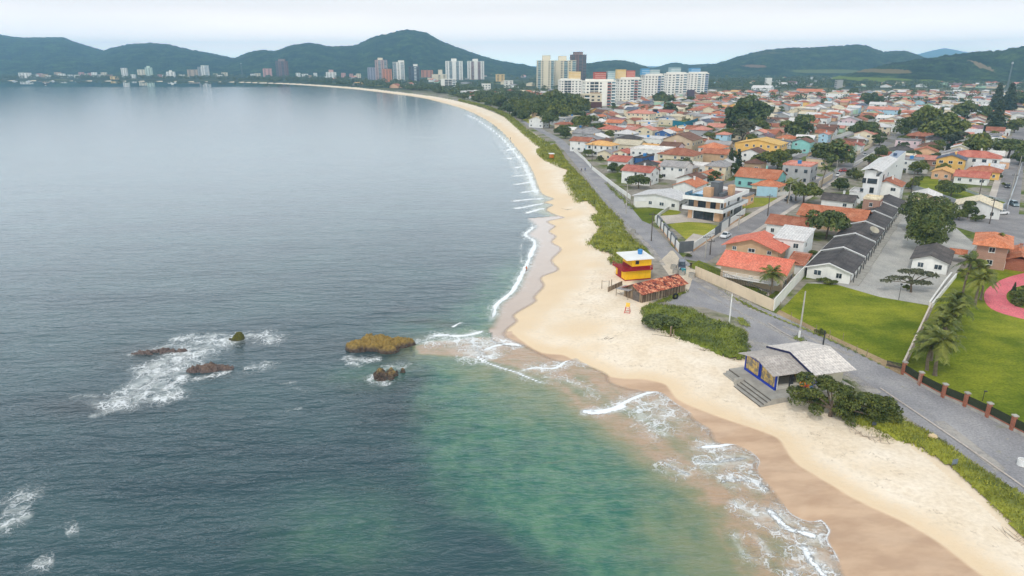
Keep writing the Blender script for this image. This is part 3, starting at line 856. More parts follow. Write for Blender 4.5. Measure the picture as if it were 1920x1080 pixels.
def hill(prof, D, depth, mat, seed=0, rough=0.10, back=None, base=0.0, front_bulge=0.5):
    """ridge at distance D whose skyline follows the pixel profile; slopes fall towards and away from the shore"""
    P = np.array(prof, float)
    xs = np.arange(P[0, 0], P[-1, 0] + 0.1, 2.0)
    ys = np.interp(xs, P[:, 0], P[:, 1])
    ker = np.ones(7) / 7
    ys = np.convolve(np.pad(ys, 3, mode='edge'), ker, 'valid')
    crest_h = np.array([max(0.5, z_at((0, D), y)) for y in ys])
    crest_x = np.array([(x - 960) / FPX * (D * CP + CAM_H * SP) for x in xs])
    nv = 46
    s = np.concatenate([np.linspace(0, 1, 30), 1 + np.linspace(0, 1, 17)[1:]])
    prof_s = np.where(s <= 1, np.sin(np.clip(s, 0, 1) * math.pi / 2) ** 1.25, np.cos(np.clip(s - 1, 0, 1) * math.pi / 2))
    Yv = D - depth + s * depth
    SX = np.repeat(crest_x[None, :], nv, 0) * (Yv[:, None] / D)
    SY = np.repeat(Yv[:, None], len(xs), 1)
    nz = vnoise(SX + seed * 991, SY + seed * 377, 1 / 420.0, 5) - 0.5
    rid = 1 - np.abs(vnoise(SX + seed * 91, SY * 0.35 + seed * 37, 1 / 230.0, 3) - 0.5) * 2
    amp = np.sin(np.clip(s, 0, 2) * math.pi / 2)[:, None]
    edge = (np.abs(s - 1) > 0.02)[:, None]
    HH = crest_h[None, :] * prof_s[:, None] * (1 + (0.35 * nz + 0.25 * (rid - 0.7)) * edge * (1 - prof_s[:, None] ** 3))
    tx = (vnoise(SX, SY, 1 / 18.0, 3, 0.7) - 0.5) * 15 * np.clip(HH / 30, 0, 1)
    HH = np.maximum(HH + tx, -2) + base
    HH[0] = -3; HH[-1] = -3
    V = np.stack([SX.ravel(), SY.ravel(), HH.ravel()], 1)
    n = len(xs)
    ii = np.arange(nv * n).reshape(nv, n)
    F = np.stack([ii[:-1, :-1].ravel(), ii[:-1, 1:].ravel(), ii[1:, 1:].ravel(), ii[1:, :-1].ravel()], 1)
    return tag(link('hill', np_mesh('hill', V, F, [mat], smooth=True)), kind='structure')
M_h1 = hill_material('forest_hill', lin(34, 50, 24), lin(62, 80, 36))
M_h2 = hill_material('forest_hill_cleared', lin(38, 54, 24), lin(66, 80, 36), 0.5, lin(150, 128, 84))
hill([(-500,40),(-260,70),(-100,50),(0,60),(25,68),(60,72),(130,71),(160,83),(200,95),(240,108),(330,122),(430,138)], 4300, 1400, M_h1, 1)
hill([(60,140),(130,118),(200,96),(220,90),(250,84),(285,81),(325,84),(360,93),(400,100),(440,109),(480,121),(540,136)], 4000, 1150, M_h1, 2)
hill([(380,140),(430,116),(450,107),(475,97),(497,94),(520,97),(545,87),(580,81),(600,83),(622,88),(670,86),(700,71),(735,63),(752,59),(768,56),(800,61),(830,78),(860,90),(900,104),(940,115),(985,122),(1010,128),(1060,137)], 3700, 950, M_h1, 3)
hill([(1060,132),(1098,120),(1130,115),(1165,113),(1190,119),(1215,127),(1270,136)], 3400, 700, M_h2, 4)
hill([(1190,134),(1232,126),(1262,117),(1290,122),(1330,120),(1360,128),(1420,137)], 4200, 900, M_h2, 5)
z0 = G(960, 131); 
def hz(px, py, D): return tuple(Vector(((px - 960) / FPX * (D * CP + CAM_H * SP), D, z_at((0, D), py))))
hill([(1270,137),(1320,125),(1360,114),(1385,105),(1430,94),(1470,91),(1510,90),(1560,87),(1600,84),(1620,87),(1650,98),(1690,95),(1715,103),(1740,112),(1800,124),(1880,136)], 3300, 800,
     hill_material('forest_hill_fields', lin(36, 52, 26), lin(64, 80, 38), 0.35, lin(140, 128, 86), [(hz(1520,133,2750), 150, 7, lin(112, 120, 66)), (hz(1405,124,2800), 34, 6, lin(140, 112, 90))]), 6)
hill([(1660,118),(1700,108),(1730,98),(1765,90),(1800,97),(1860,104),(1950,100),(2100,112)], 11500, 2500, M_h1, 7)
hill([(1560,146),(1610,134),(1640,126),(1680,117),(1720,112),(1760,107),(1790,101),(1830,97),(1860,96),(1885,91),(1925,84),(2000,70),(2150,48),(2400,40)], 2050, 380,
     hill_material('forest_hill_near', lin(36, 52, 22), lin(68, 82, 34), 0.2, lin(130, 126, 60), [(hz(1802,125,1900), 14, 15, lin(156, 134, 100)), (hz(1655,133,1880), 50, 6, lin(140, 122, 78)), (hz(1650,149,1760), 70, 5, lin(122, 138, 44)), (hz(1735,152,1740), 32, 4, lin(122, 138, 44))]), 8)
sheet('field', [(1590,152),(1660,149),(1690,147),(1712,152),(1660,156),(1600,158)], lawn_mat('bright_pasture', lin(118, 136, 30), lin(140, 152, 44)), 0.06)
sheet('field', [(1700,155),(1730,150),(1760,154),(1735,160)], lawn_mat('bright_pasture_b', lin(118, 136, 30), lin(140, 152, 44)), 0.06)
sheet('field', [(1480,147),(1530,144),(1600,145),(1590,149),(1500,151)], lawn_mat('pale_pasture', lin(132, 128, 84), lin(158, 148, 100)), 0.06)
# ------------------------------------------------------------------ house kit
WALLC = {'white': lin(226,226,222), 'cream': lin(222,208,180), 'beige': lin(206,184,156), 'grey': lin(168,168,168), 'yellow': lin(232,186,104), 'aqua': lin(140,196,190),
 'pale blue': lin(168,200,216), 'blue': lin(60,98,150), 'peach': lin(222,176,140), 'pale pink': lin(222,196,200), 'brick': lin(164,100,74), 'brown': lin(120,78,58), 'navy': lin(38,40,58),
 'magenta': lin(172,34,60), 'green': lin(70,160,132), 'pale green': lin(176,204,176), 'concrete': lin(150,148,144), 'tan': lin(190,160,128)}
ROOFC = {'salmon': (lin(226, 124, 100), lin(234, 144, 120)), 'terracotta': (lin(160,98,74), lin(186,126,100)), 'orange': (lin(196,118,82), lin(214,146,112)), 'red': (lin(178,100,86), lin(200,130,114)), 'brown': (lin(112,84,72), lin(136,102,86)),
 'dark grey': (lin(74,71,71), lin(104,99,97)), 'grey': (lin(150,150,152), lin(172,170,170)), 'white': (lin(228,228,226), lin(214,214,212)), 'cream': (lin(226,216,188), lin(212,202,176)),
 'pink': (lin(206,140,124), lin(218,158,140)), 'purple': (lin(128,102,108), lin(150,122,126)), 'blue grey': (lin(92,100,118), lin(112,120,136)), 'ochre': (lin(216,168,104), lin(226,184,124)), 'yellow': (lin(226,186,108), lin(232,196,124)), 'pale blue': (lin(160,190,204), lin(176,202,212))}
def wallm(c):
    if c == 'brick': return brickmat()
    return plain('wall_' + c.replace(' ', '_'), WALLC[c], 0.8, 0.08, 0.5, 0.22)
def brickmat():
    if 'brick_wall' in MATS: return MATS['brick_wall']
    t = NT('brick_wall')
    o = t.obj()
    b = t.new('ShaderNodeTexBrick'); t.link(t.map(o, (1, 1, 1), (R(90), 0, 0)), b.inputs['Vector'])
    b.inputs['Color1'].default_value = (*lin(140,76,54), 1); b.inputs['Color2'].default_value = (*lin(164,96,70), 1); b.inputs['Mortar'].default_value = (*lin(176,156,140), 1)
    b.inputs['Scale'].default_value = 2.2; b.inputs['Mortar Size'].default_value = 0.012
    c = t.mul(0.8, b.outputs['Color'], t.mix(t.noise(o, 1.2, 4), (0.75, 0.75, 0.75), (1.15, 1.12, 1.1)))
    t.link(c, t.b.inputs['Base Color']); t.set(Roughness=0.9)
    MATS['brick_wall'] = t.m
    return t.m
def roofm(c):
    a, b = ROOFC[c]
    if c in ('white', 'cream', 'pale blue'): return roofmat('roof_' + c.replace(' ', '_'), a, b, 0.35, 0.12, 0.6, 3.0)
    if c in ('grey', 'dark grey', 'blue grey'): return roofmat('roof_' + c.replace(' ', '_'), a, b, 0.5, 0.35, 0.8, 4.0)
    return roofmat('roof_' + c.replace(' ', '_'), a, b)
M_frame = plain('white_frame', lin(224, 224, 220), 0.5, 0.05)
M_glass = glassmat('window_glass')
M_darkf = plain('dark_frame', lin(58, 58, 62), 0.5, 0.1)
M_wood = plain('door_wood', lin(110, 66, 44), 0.6, 0.2, 2.0)
M_conc = plain('bare_concrete', lin(168, 164, 156), 0.9, 0.18, 0.7, 0.4)
M_white = plain('white_paint', lin(228, 228, 226), 0.6, 0.06, 0.5, 0.15)
M_steel = plain('galvanised_steel', lin(140, 144, 148), 0.45, 0.15, 2.0, 0.2, 0.6)
def window_mesh(name, fm, gm, bars=1):
    """1 x 1 window in the x-z plane, outside towards -y"""
    mb = MB()
    t = 0.07
    mb.box(0, t, -0.06, 0.02, 0, 1); mb.box(1 - t, 1, -0.06, 0.02, 0, 1)
    mb.box(t, 1 - t, -0.06, 0.02, 1 - t, 1); mb.box(-0.03, 1.03, -0.1, 0.02, -0.06, 0.0); mb.box(t, 1 - t, -0.06, 0.02, 0, t)
    for k in range(bars):
        x = (k + 1) / (bars + 1); mb.box(x - 0.02, x + 0.02, -0.045, -0.0, t, 1 - t)
    mb.face([(t, -0.025, t), (1 - t, -0.025, t), (1 - t, -0.025, 1 - t), (t, -0.025, 1 - t)], 1)
    return mb.mesh(name, [fm, gm])
ME_win = window_mesh('window', M_frame, M_glass)
ME_dwin = window_mesh('dark_window', M_darkf, M_glass, 2)
def door_mesh():
    mb = MB()
    mb.box(0, 0.08, -0.05, 0.02, 0, 1, 1); mb.box(0.92, 1, -0.05, 0.02, 0, 1, 1); mb.box(0.08, 0.92, -0.05, 0.02, 0.95, 1, 1)
    mb.box(0.08, 0.92, -0.03, 0.0, 0, 0.95, 0); mb.box(0.16, 0.84, -0.04, -0.028, 0.5, 0.86, 0); mb.box(0.16, 0.84, -0.04, -0.028, 0.1, 0.42, 0)
    mb.box(0.8, 0.86, -0.07, -0.03, 0.44, 0.48, 1)
    return mb.mesh('door', [M_wood, M_frame])
ME_door = door_mesh()
def gate_mesh():
    mb = MB()
    mb.box(0, 1, -0.04, 0.0, 0, 1)
    for k in range(8): mb.box(0.02, 0.98, -0.06, -0.039, k / 8 + 0.015, (k + 1) / 8 - 0.015)
    return mb.mesh('garage_door', [M_white])
ME_gar = gate_mesh()
def on_face(root, me, name, face, Lu, Lv, a, z, w, h, out=0.02):
    """put a unit window or door on a face of a house; a = distance along the face from its right end seen from outside"""
    if face == 'f':    o = link(name, me, root, (-out, a + w, z), R(-90), (w, 1, h))
    elif face == 's':  o = link(name, me, root, (a, -out, z), 0.0, (w, 1, h))
    elif face == 'l':  o = link(name, me, root, (a + w, Lv + out, z), R(180), (w, 1, h))
    else:              o = link(name, me, root, (Lu + out, a, z), R(90), (w, 1, h))
    return o
def roof_shape(mb, kind, Lu, Lv, h, pitch, ov, mi=0, th=0.16, x0=0.0, y0=0.0):
    """roof over the rectangle (x0..x0+Lu, y0..y0+Lv); returns gable triangles for the walls"""
    a0, a1, b0, b1 = x0 - ov, x0 + Lu + ov, y0 - ov, y0 + Lv + ov
    zt = lambda run: h + (run) * pitch
    def sl(pts, along, down):
        A = Vector(pts[0])
        uv = [(Vector(p).dot(Vector(along)), (Vector(p) - A).dot(Vector(down)) * math.sqrt(1 + pitch * pitch)) for p in pts]
        mb.slab(pts, th, mi, uv)
    if kind == 'gv':
        r = x0 + Lu / 2; zr = h + (Lu / 2) * pitch; ze = h - ov * pitch
        sl([(a0, b1, ze), (a0, b0, ze), (r, b0, zr), (r, b1, zr)], (0, 1, 0), (1, 0, 0))
        sl([(r, b1, zr), (r, b0, zr), (a1, b0, ze), (a1, b1, ze)], (0, 1, 0), (1, 0, 0))
        mb.box(r - 0.14, r + 0.14, b0 - 0.02, b1 + 0.02, zr - 0.08, zr + 0.07, mi)
    elif kind == 'gu':
        r = y0 + Lv / 2; zr = h + (Lv / 2) * pitch; ze = h - ov * pitch
        sl([(a0, b0, ze), (a1, b0, ze), (a1, r, zr), (a0, r, zr)], (1, 0, 0), (0, 1, 0))
        sl([(a0, r, zr), (a1, r, zr), (a1, b1, ze), (a0, b1, ze)], (1, 0, 0), (0, 1, 0))
        mb.box(a0 - 0.02, a1 + 0.02, r - 0.14, r + 0.14, zr - 0.08, zr + 0.07, mi)
    elif kind == 'hip':
        ze = h - ov * pitch
        if Lu <= Lv:
            hw = (a1 - a0) / 2; r = (a0 + a1) / 2; zr = ze + hw * pitch
            p, q = (r, b0 + hw, zr), (r, b1 - hw, zr)
            if b0 + hw > b1 - hw - 0.1: p = q = (r, (b0 + b1) / 2, zr)
        else:
            hw = (b1 - b0) / 2; r = (b0 + b1) / 2; zr = ze + hw * pitch
            p, q = (a0 + hw, r, zr), (a1 - hw, r, zr)
        A, B_, C_, D_ = (a0, b0, ze), (a1, b0, ze), (a1, b1, ze), (a0, b1, ze)
        if Lu <= Lv:
            sl([D_, A, p, q] if p != q else [D_, A, p], (0, 1, 0), (1, 0, 0)); sl([B_, C_, q, p] if p != q else [B_, C_, p], (0, 1, 0), (1, 0, 0))
            sl([A, B_, p], (1, 0, 0), (0, 1, 0)); sl([C_, D_, q], (1, 0, 0), (0, 1, 0))
            E_ = [(A, p), (B_, p), (C_, q), (D_, q), (p, q)]
        else:
            sl([A, B_, q, p], (1, 0, 0), (0, 1, 0)); sl([C_, D_, p, q], (1, 0, 0), (0, 1, 0))
            sl([B_, C_, q], (0, 1, 0), (1, 0, 0)); sl([D_, A, p], (0, 1, 0), (1, 0, 0))
            E_ = [(A, p), (D_, p), (B_, q), (C_, q), (p, q)]
        for e in E_:
            mb.tube(e[0], e[1], 0.12, 0.12, 5, mi)
    elif kind == 'shed':
        z1 = h + Lu * pitch
        sl([(a0, b1, h - ov * pitch), (a0, b0, h - ov * pitch), (a1, b0, z1), (a1, b1, z1)], (0, 1, 0), (1, 0, 0))
    elif kind == 'flat':
        mb.box(x0 - 0.12, x0 + Lu + 0.12, y0 - 0.12, y0 + 0.12, h - 0.02, h + 0.55, mi); mb.box(x0 - 0.12, x0 + Lu + 0.12, y0 + Lv - 0.12, y0 + Lv + 0.12, h - 0.02, h + 0.55, mi)
        mb.box(x0 - 0.12, x0 + 0.12, y0 + 0.12, y0 + Lv - 0.12, h - 0.02, h + 0.55, mi); mb.box(x0 + Lu - 0.12, x0 + Lu + 0.12, y0 + 0.12, y0 + Lv - 0.12, h - 0.02, h + 0.55, mi)
        mb.box(x0 + 0.12, x0 + Lu - 0.12, y0 + 0.12, y0 + Lv - 0.12, h - 0.02, h + 0.1, mi)
def walls(mb, kind, Lu, Lv, h, pitch, mi=0):
    mb.box(0, Lu, 0, Lv, -0.3, h, mi)
    e = 0.03
    if kind == 'gv':
        for y in (0.0, Lv):
            s = -1 if y == 0 else 1
            mb.face([(0, y, h), (Lu, y, h), (Lu / 2, y, h + Lu / 2 * pitch - e)][::-s], mi)
    elif kind == 'gu':
        for x in (0.0, Lu):
            s = 1 if x == 0 else -1
            mb.face([(x, 0, h), (x, Lv, h), (x, Lv / 2, h + Lv / 2 * pitch - e)][::-s], mi)
    elif kind == 'shed':
        mb.face([(0, 0, h), (Lu, 0, h), (Lu, 0, h + Lu * pitch - e)], mi)
        mb.face([(0, Lv, h), (Lu, Lv, h + Lu * pitch - e), (Lu, Lv, h)], mi)
        mb.face([(Lu, 0, h), (Lu, Lv, h), (Lu, Lv, h + Lu * pitch - e), (Lu, 0, h + Lu * pitch - e)], mi)
FOOT = []        # occupied discs (x, y, r)
def occ(x, y, r): FOOT.append((x, y, r))
HOUSES = []
def house(name, label, C, Lu, Lv, h, kind, roofc, wallc, rz=None, pitch=0.36, ov=0.5, floors=None, win='auto', group=None, chim=False, cat='house', detail=2, dark=False, door=True, tank=None):
    """C = ground corner where the seaward face (local x = 0) and the street-side face (local y = 0) meet"""
    rz = U_ANG if rz is None else rz
    t = thing(name, label, cat, (C[0], C[1], 0.0), rz, group)
    mw = MB(); walls(mw, kind, Lu, Lv, h, pitch)
    mr = MB(); roof_shape(mr, kind, Lu, Lv, h, pitch, ov)
    link('wall', mw.mesh('wall', [wallm(wallc)]), t)
    rf = link('roof', mr.mesh('roof', [roofm(roofc)]), t)
    fl_ = floors or max(1, int(round(h / 3.0)))
    if detail >= 1:
        me = ME_dwin if dark else ME_win
        r = random.Random(int(abs(C[0] * 31 + C[1] * 17)) + int(Lv * 10))
        for f in range(fl_):
            z = f * (h / fl_) + 0.95
            hh = min(1.25, h / fl_ - 1.35)
            for face, L in (('f', Lv), ('s', Lu), ('l', Lu)):
                if face == 'l' and C[0] < 150: continue
                if face == 's' and C[0] > 240: continue
                n = max(1, int(L / 3.4)) if detail >= 2 else max(1, int(L / 5))
                for k in range(n):
                    if r.random() < 0.18: continue
                    ww = r.choice([1.0, 1.3, 1.7]); ww = min(ww, L / n - 0.5)
                    if ww < 0.5: continue
                    on_face(t, me, 'window', face, Lu, Lv, (k + 0.5) * L / n - ww / 2, z, ww, hh)
        if door:
            on_face(t, ME_door, 'door', 's' if C[0] < 240 else 'f', Lu, Lv, 0.35, 0.0, 0.95, 2.1, 0.035)
        if kind in ('gv', 'gu', 'hip') and r.random() < 0.35 or chim:
            c = MB(); cx_, cy_ = Lu * 0.62, Lv * 0.4
            c.box(cx_ - .3, cx_ + .3, cy_ - .3, cy_ + .3, h, h + min(Lu, Lv) / 2 * pitch + 0.9); c.box(cx_ - .38, cx_ + .38, cy_ - .38, cy_ + .38, h + min(Lu, Lv) / 2 * pitch + 0.9, h + min(Lu, Lv) / 2 * pitch + 1.0)
            link('chimney', c.mesh('chimney', [wallm(wallc)]), rf)
        if kind == 'flat' and r.random() < 0.6 or tank:
            tk = MB(); cx_, cy_ = Lu * 0.55, Lv * 0.55
            tk.tube((cx_, cy_, h + 0.1), (cx_, cy_, h + 1.3), 0.75, 0.85, 12); tk.tube((cx_, cy_, h + 1.3), (cx_, cy_, h + 1.45), 0.9, 0.5, 12)
            link('water_tank', tk.mesh('water_tank', [plain('tank_blue', lin(60, 130, 190), 0.5)]), t)
    cx_, cy_ = Lu / 2, Lv / 2
    wx = C[0] + math.cos(rz) * cx_ - math.sin(rz) * cy_; wy = C[1] + math.sin(rz) * cx_ + math.cos(rz) * cy_
    for fx in ((0.25, 0.75) if Lu > 7 else (0.5,)):
        for fy in ((0.25, 0.75) if Lv > 7 else (0.5,)):
            ax, ay = Lu * fx, Lv * fy
            occ(C[0] + math.cos(rz) * ax - math.sin(rz) * ay, C[1] + math.sin(rz) * ax + math.cos(rz) * ay, max(3.0, min(Lu, Lv) * 0.42))
    HOUSES.append((t, wx, wy))
    return t
def H(px, py, xl, Lu, h, kind, roofc, wallc, label, rz=None, **kw):
    """(px, py): seaward right eave corner in the photograph, xl: column of its left end"""
    rz = U_ANG if rz is None else rz
    c = G(px, py, h)
    Lv = abs(len_to_x(c, rz + R(90), xl))
    Lv = max(3.0, min(40, Lv))
    return house(kw.pop('name', 'house'), label, c, Lu, Lv, h, kind, roofc, wallc, rz, **kw)

# ------------------------------------------------------------------ houses behind the beach road, each read off the photograph
H(1145,273,1100,9,6,'hip','ochre','white','white two storey beach house under an ochre hipped roof', dark=True)
H(1103,265,1069,9,6,'gv','terracotta','white','white house with terracotta gable beside the ochre hipped beach house')
H(1121,270,1098,10,5.4,'gu','terracotta','pale blue','narrow pale blue house tucked behind the ochre hipped house')
H(1175,303,1140,10,5,'gv','red','white','white house with broad red roof beside the small blue house')
H(1176,287,1150,8,5,'gu','red','cream','small cream red roofed house between ochre house and large white villa')
H(1204,297,1190,13,6,'flat','dark grey','blue','blue two storey house with flat dark roof', dark=True)
H(1219,323,1166,9,5.4,'gv','red','white','long white house with pink red roof and blue trimmed windows by beach road')
H(1245,283,1182,14,7,'flat','white','white','large white flat roofed villa beyond the small blue house')
H(1300,292,1234,13,6,'hip','terracotta','cream','wide cream villa under a terracotta hipped roof behind the blue house')
H(1298,263,1244,16,7.5,'gu','brown','beige','tall beige gable ended block with two dark windows', win='few')
H(1256,250,1228,10,5,'gu','white','blue','blue walled shed with white metal gable roof')
H(1271,245,1244,10,5,'hip','orange','peach','peach house with orange hipped roof behind the blue walled shed')
H(1218,213,1175,13,9,'hip','pink','cream','cream three storey apartment house with low pink roof', floors=3)
H(1116,251,1073,15,4,'gv','grey','grey','grey hall under a broad light metal roof', pitch=0.22)
H(1160,243,1122,10,5,'hip','red','cream','cream bungalow with pinkish red hipped roof behind the metal roofed hall')
H(1018,225,992,9,6,'gu','cream','white','white gabled house nearest the sandy end of the beach road')
H(1062,221,1024,11,6,'flat','white','grey','pale grey cube house with white flat roof beside dark round tree')
H(1072,235,1045,9,4,'gv','orange','white','low white house with bright orange roof near the dark trees')
H(1087,208,1060,9,4,'gv','terracotta','cream','long terracotta roofed house below the big dark grove')
H(1128,228,1108,9,4,'gu','white','grey','grey shed with bright white gable roof')
H(1167,226,1140,9,4,'gv','purple','cream','cream house under faded purple roof')
H(1104,228,1080,9,3.6,'hip','orange','peach','low peach house under orange roof beside white shed')
H(1240,262,1176,15,4.2,'flat','white','white','white flat roofed row house terrace left of beige block')
H(1197,272,1150,11,4.2,'gv','cream','cream','cream roofed house left of the white flat terrace')
H(1304,350,1263,12,4,'gu','orange','white','white gable ended house with orange roof behind the modern villa')
H(1462,272,1381,15,8,'gu','yellow','yellow','big yellow block with low gable and tiny windows', floors=3, pitch=0.2)
H(1443,257,1416,13,5,'gu','purple','grey','grey gable fronted house under striped purple roof behind yellow block')
H(1519,267,1485,10,6,'gu','brown','aqua','aqua two storey house under brown roof right of yellow block')
H(1521,313,1468,12,7,'flat','pink','grey','light grey two storey house with pink eaves on the paved street', dark=True)
H(1456,336,1379,14,4.2,'gv','orange','aqua','long terracotta roofed bungalow with aqua glazing behind pale blue hoarding', dark=True)
H(1352,278,1310,11,6,'hip','orange','white','white balcony house with orange hipped roof left of the yellow block')
H(1378,310,1340,11,4,'gu','white','white','bright white barn roofed house below the yellow block', pitch=0.5)
H(1427,306,1396,9,4,'hip','brown','tan','low brown roofed house at the foot of the yellow block')
H(1325,229,1304,16,6,'gu','blue grey','white','white house with long blue grey roof beside the teal fence')
H(1472,238,1426,10,4,'gv','terracotta','cream','terracotta roofed house among trees above the striped purple roof')
H(1494,227,1445,10,4,'gv','brown','tan','long brown roofed house among dark trees')
H(1512,228,1478,12,5,'gv','white','white','white house with solar panels on its roof')
H(1551,221,1512,11,5,'hip','terracotta','white','white walled house with terracotta roof right of the solar house')
H(1568,240,1530,10,4.2,'gv','brown','grey','wide brown roofed house right of the solar house')
H(1553,252,1535,9,5,'gu','pink','pale blue','small pale blue house with pink roof near blue water tank')
H(1615,273,1585,10,4,'gu','red','white','white house with red roofs at the bend of the street')
H(1612,227,1572,11,5,'gu','grey','pale pink','pale pink gable house with grey roof')
H(1490,260,1456,9,4,'hip','orange','cream','small orange roofed house behind the aqua house')
H(1600,378,1541,8,3,'gv','dark grey','white','low white bungalow with dark roof and brown doors behind terracotta villa')
H(1876,297,1781,12,6.2,'hip','red','white','large white two storey villa with red hipped roof and balcony', dark=True)
H(1853,334,1790,10,3,'gv','red','white','single storey house with long red roof in front of the white villa', rz=R(52))
H(1753,256,1700,11,5,'hip','terracotta','brown','brown timber house with white shutters under hipped roof beside big trees')
H(1860,262,1833,15,4.5,'gu','orange','beige','beige house with orange gable roof right of big dark trees')
H(1877,235,1846,10,5,'gu','white','navy','dark navy gabled house with white roof edges')
H(1716,219,1688,12,5,'gu','terracotta','peach','peach gable house left of the big dark trees')
H(1684,206,1626,12,6,'gv','pink','pale blue','long pale blue house under pinkish roof')
H(1680,222,1644,11,4.5,'gv','white','white','white low house with white roof below the long pale blue house')
H(1840,250,1804,12,3.6,'gv','white','grey','low hall with bright white metal roof left of the navy house')
H(1922,214,1862,12,4,'gv','pink','white','long pinkish roofed house at the right edge')
H(1800,218,1774,10,5,'gu','pale blue','pale blue','light blue gable house behind the big dark trees')
H(1770,186,1742,14,6,'hip','terracotta','magenta','magenta walled house under orange brown hipped roof')
H(1858,190,1811,18,7,'flat','white','white','big white warehouse with flat white roof')
H(1729,184,1712,14,5,'gv','grey','green','green walled house with grey roof left of magenta house')
H(1714,193,1672,14,5,'gu','orange','cream','wide cream house with orange gabled roofs left of magenta house')
H(1792,186,1769,14,5,'gv','grey','concrete','grey roofed house right beside the magenta house')
H(1922,203,1858,12,5,'gv','dark grey','white','long white building with dark roof at right edge')
H(1586,176,1549,26,8,'flat','cream','white','white office building with stepped cream roofs')
H(1540,172,1492,20,6,'gv','orange','white','row of white houses under orange roofs left of the office building')
H(1491,174,1461,16,5,'flat','cream','cream','pale flat roofed hall below the white water tower')
H(1445,165,1409,22,6,'gv','white','white','white roofed hall beside the white water tower')
H(1310,207,1288,11,5,'hip','terracotta','white','white house under terracotta roof above the teal fence')
H(1332,198,1300,11,5,'gv','red','cream','cream house with red roof near the violet tower')
H(1260,211,1222,11,5,'gv','red','white','white house with dull red roof right of the cream apartment house')
H(1272,205,1248,12,5.5,'gu','cream','cream','cream house with twin gables behind the teal fence')
H(1212,190,1186,12,5,'gu','orange','white','white house with orange gable below the balcony apartments')
H(1385,205,1352,12,4.5,'hip','red','white','white house with dark red hipped roof by the dark grove')
H(1340,182,1305,14,5,'gv','terracotta','cream','terracotta roofed hall in front of the last apartment block')
H(1372,180,1345,12,5,'gv','orange','white','orange roofed white house right of the last apartment block')
H(1645,241,1622,11,5,'gv','terracotta','white','white house with terracotta roof beside dark round tree')
H(1660,196,1630,12,5,'gv','white','white','white roofed house above the long pale blue house')
H(1762,300,1712,8,3.2,'gv','pink','brick','low unfinished brick annex under pale metal sheets')

# ------------------------------------------------------------------ landmarks used to say where the many small houses stand
LAND = [(1145,273,'ochre beach house'),(1462,285,'yellow block'),(1519,270,'aqua house'),(1100,195,'brown banded flats'),(1218,213,'pink roofed flats'),(1770,186,'magenta house'),
 (1858,190,'white warehouse'),(1586,176,'white office building'),(1443,155,'white water tower'),(1753,256,'brown timber house'),(1877,235,'navy house'),(1684,206,'long pale blue house'),(1512,228,'solar panel house'),
 (1325,229,'blue roofed house'),(1298,263,'tall beige block'),(1350,170,'last white apartments'),(1035,150,'tall twin towers'),(850,140,'white tower pair'),(840,163,'dark framed block'),(1612,227,'pale pink house'),
 (1876,297,'white balcony villa'),(1020,160,'balcony towers'),(1240,160,'apartment row'),(1000,200,'beach grove'),(955,178,'beach end houses'),(1720,165,'green pastures'),(1830,150,'hillside quarter'),(720,140,'pink grey tower'),(530,130,'scaffolded tower'),(380,135,'far white tower'),(190,140,'far shore flats'),(1645,285,'unfinished house'),(1410,240,'striped purple roof')]
USED = {}
def where(px, py):
    """short phrase saying where a small thing stands, by the landmark nearest to it in the photograph"""
    s = sorted(((px - a) ** 2 + ((py - b) * 3) ** 2, a, b, n) for a, b, n in LAND)
    d, a, b, n = s[0]
    if abs(px - a) > abs(py - b) * 2.0: rel = ('just ' if abs(px - a) < 25 else '') + ('right of' if px > a else 'left of')
    else: rel = ('just ' if abs(py - b) < 8 else '') + ('behind' if py < b else 'in front of')
    return rel, n, s
def unique(desc, px, py):
    rel, n, s = where(px, py)
    cands = ['%s %s the %s' % (desc, rel, n)]
    for k in (1, 2, 3, 4): cands.append('%s %s the %s, near the %s' % (desc, rel, n, s[k][3]))
    for a_, b_ in ((0, 1), (0, 2), (1, 2), (0, 3), (1, 3), (2, 3)): cands.append('%s between the %s and %s' % (desc, s[a_][3], s[b_][3]))
    for k in (1, 2, 3): 
        cands.append('%s %s the %s' % (desc, 'right of' if px > s[k][1] else 'left of', s[k][3])); cands.append('%s %s the %s' % (desc, 'beyond' if py < s[k][2] else 'this side of', s[k][3]))
    for c in cands:
        if c not in USED and len(c.split()) <= 16:
            USED[c] = 1
            return c
    c = cands[0]
    return c

# ------------------------------------------------------------------ the rest of the town: lots between the streets
random.seed(5)
def free(x, y, r):
    for a, b, q in FOOT:
        if (a - x) ** 2 + (b - y) ** 2 < (q + r) ** 2: return False
    return True
def near_street(x, y):
    for off in [0] + [95, 190, 290, 400, 520]:
        p = Vector((S1.x + off * 0.3, S1.y + off * 0.95))
        d = Vector((math.cos(U_ANG), math.sin(U_ANG)))
        v = Vector((x, y)) - p
        if abs(v.dot(Vector((-d.y, d.x)))) < 5.2 and -10 < v.dot(d) < 520: return True
    for (p, a, L) in [((S3.x, S3.y), R(54), 420), ((159, 300), R(-91), 100)] + [((S1.x + math.cos(U_ANG) * o_, S1.y + math.sin(U_ANG) * o_), R(95), 620) for o_ in (150, 260, 380)]:
        d = Vector((math.cos(a), math.sin(a))); v = Vector((x, y)) - Vector(p)
        if abs(v.dot(Vector((-d.y, d.x)))) < 6.5 and -10 < v.dot(d) < L: return True
    return False
ROOFW = ['terracotta'] * 9 + ['orange'] * 2 + ['red'] * 2 + ['white'] * 9 + ['cream'] * 3 + ['grey'] * 5 + ['brown'] * 5 + ['pink'] * 5 + ['purple', 'blue grey', 'dark grey', 'ochre']
WALLW = ['white'] * 9 + ['cream'] * 5 + ['beige'] * 2 + ['peach', 'pale blue', 'grey', 'grey', 'pale pink', 'pale green', 'tan', 'yellow']
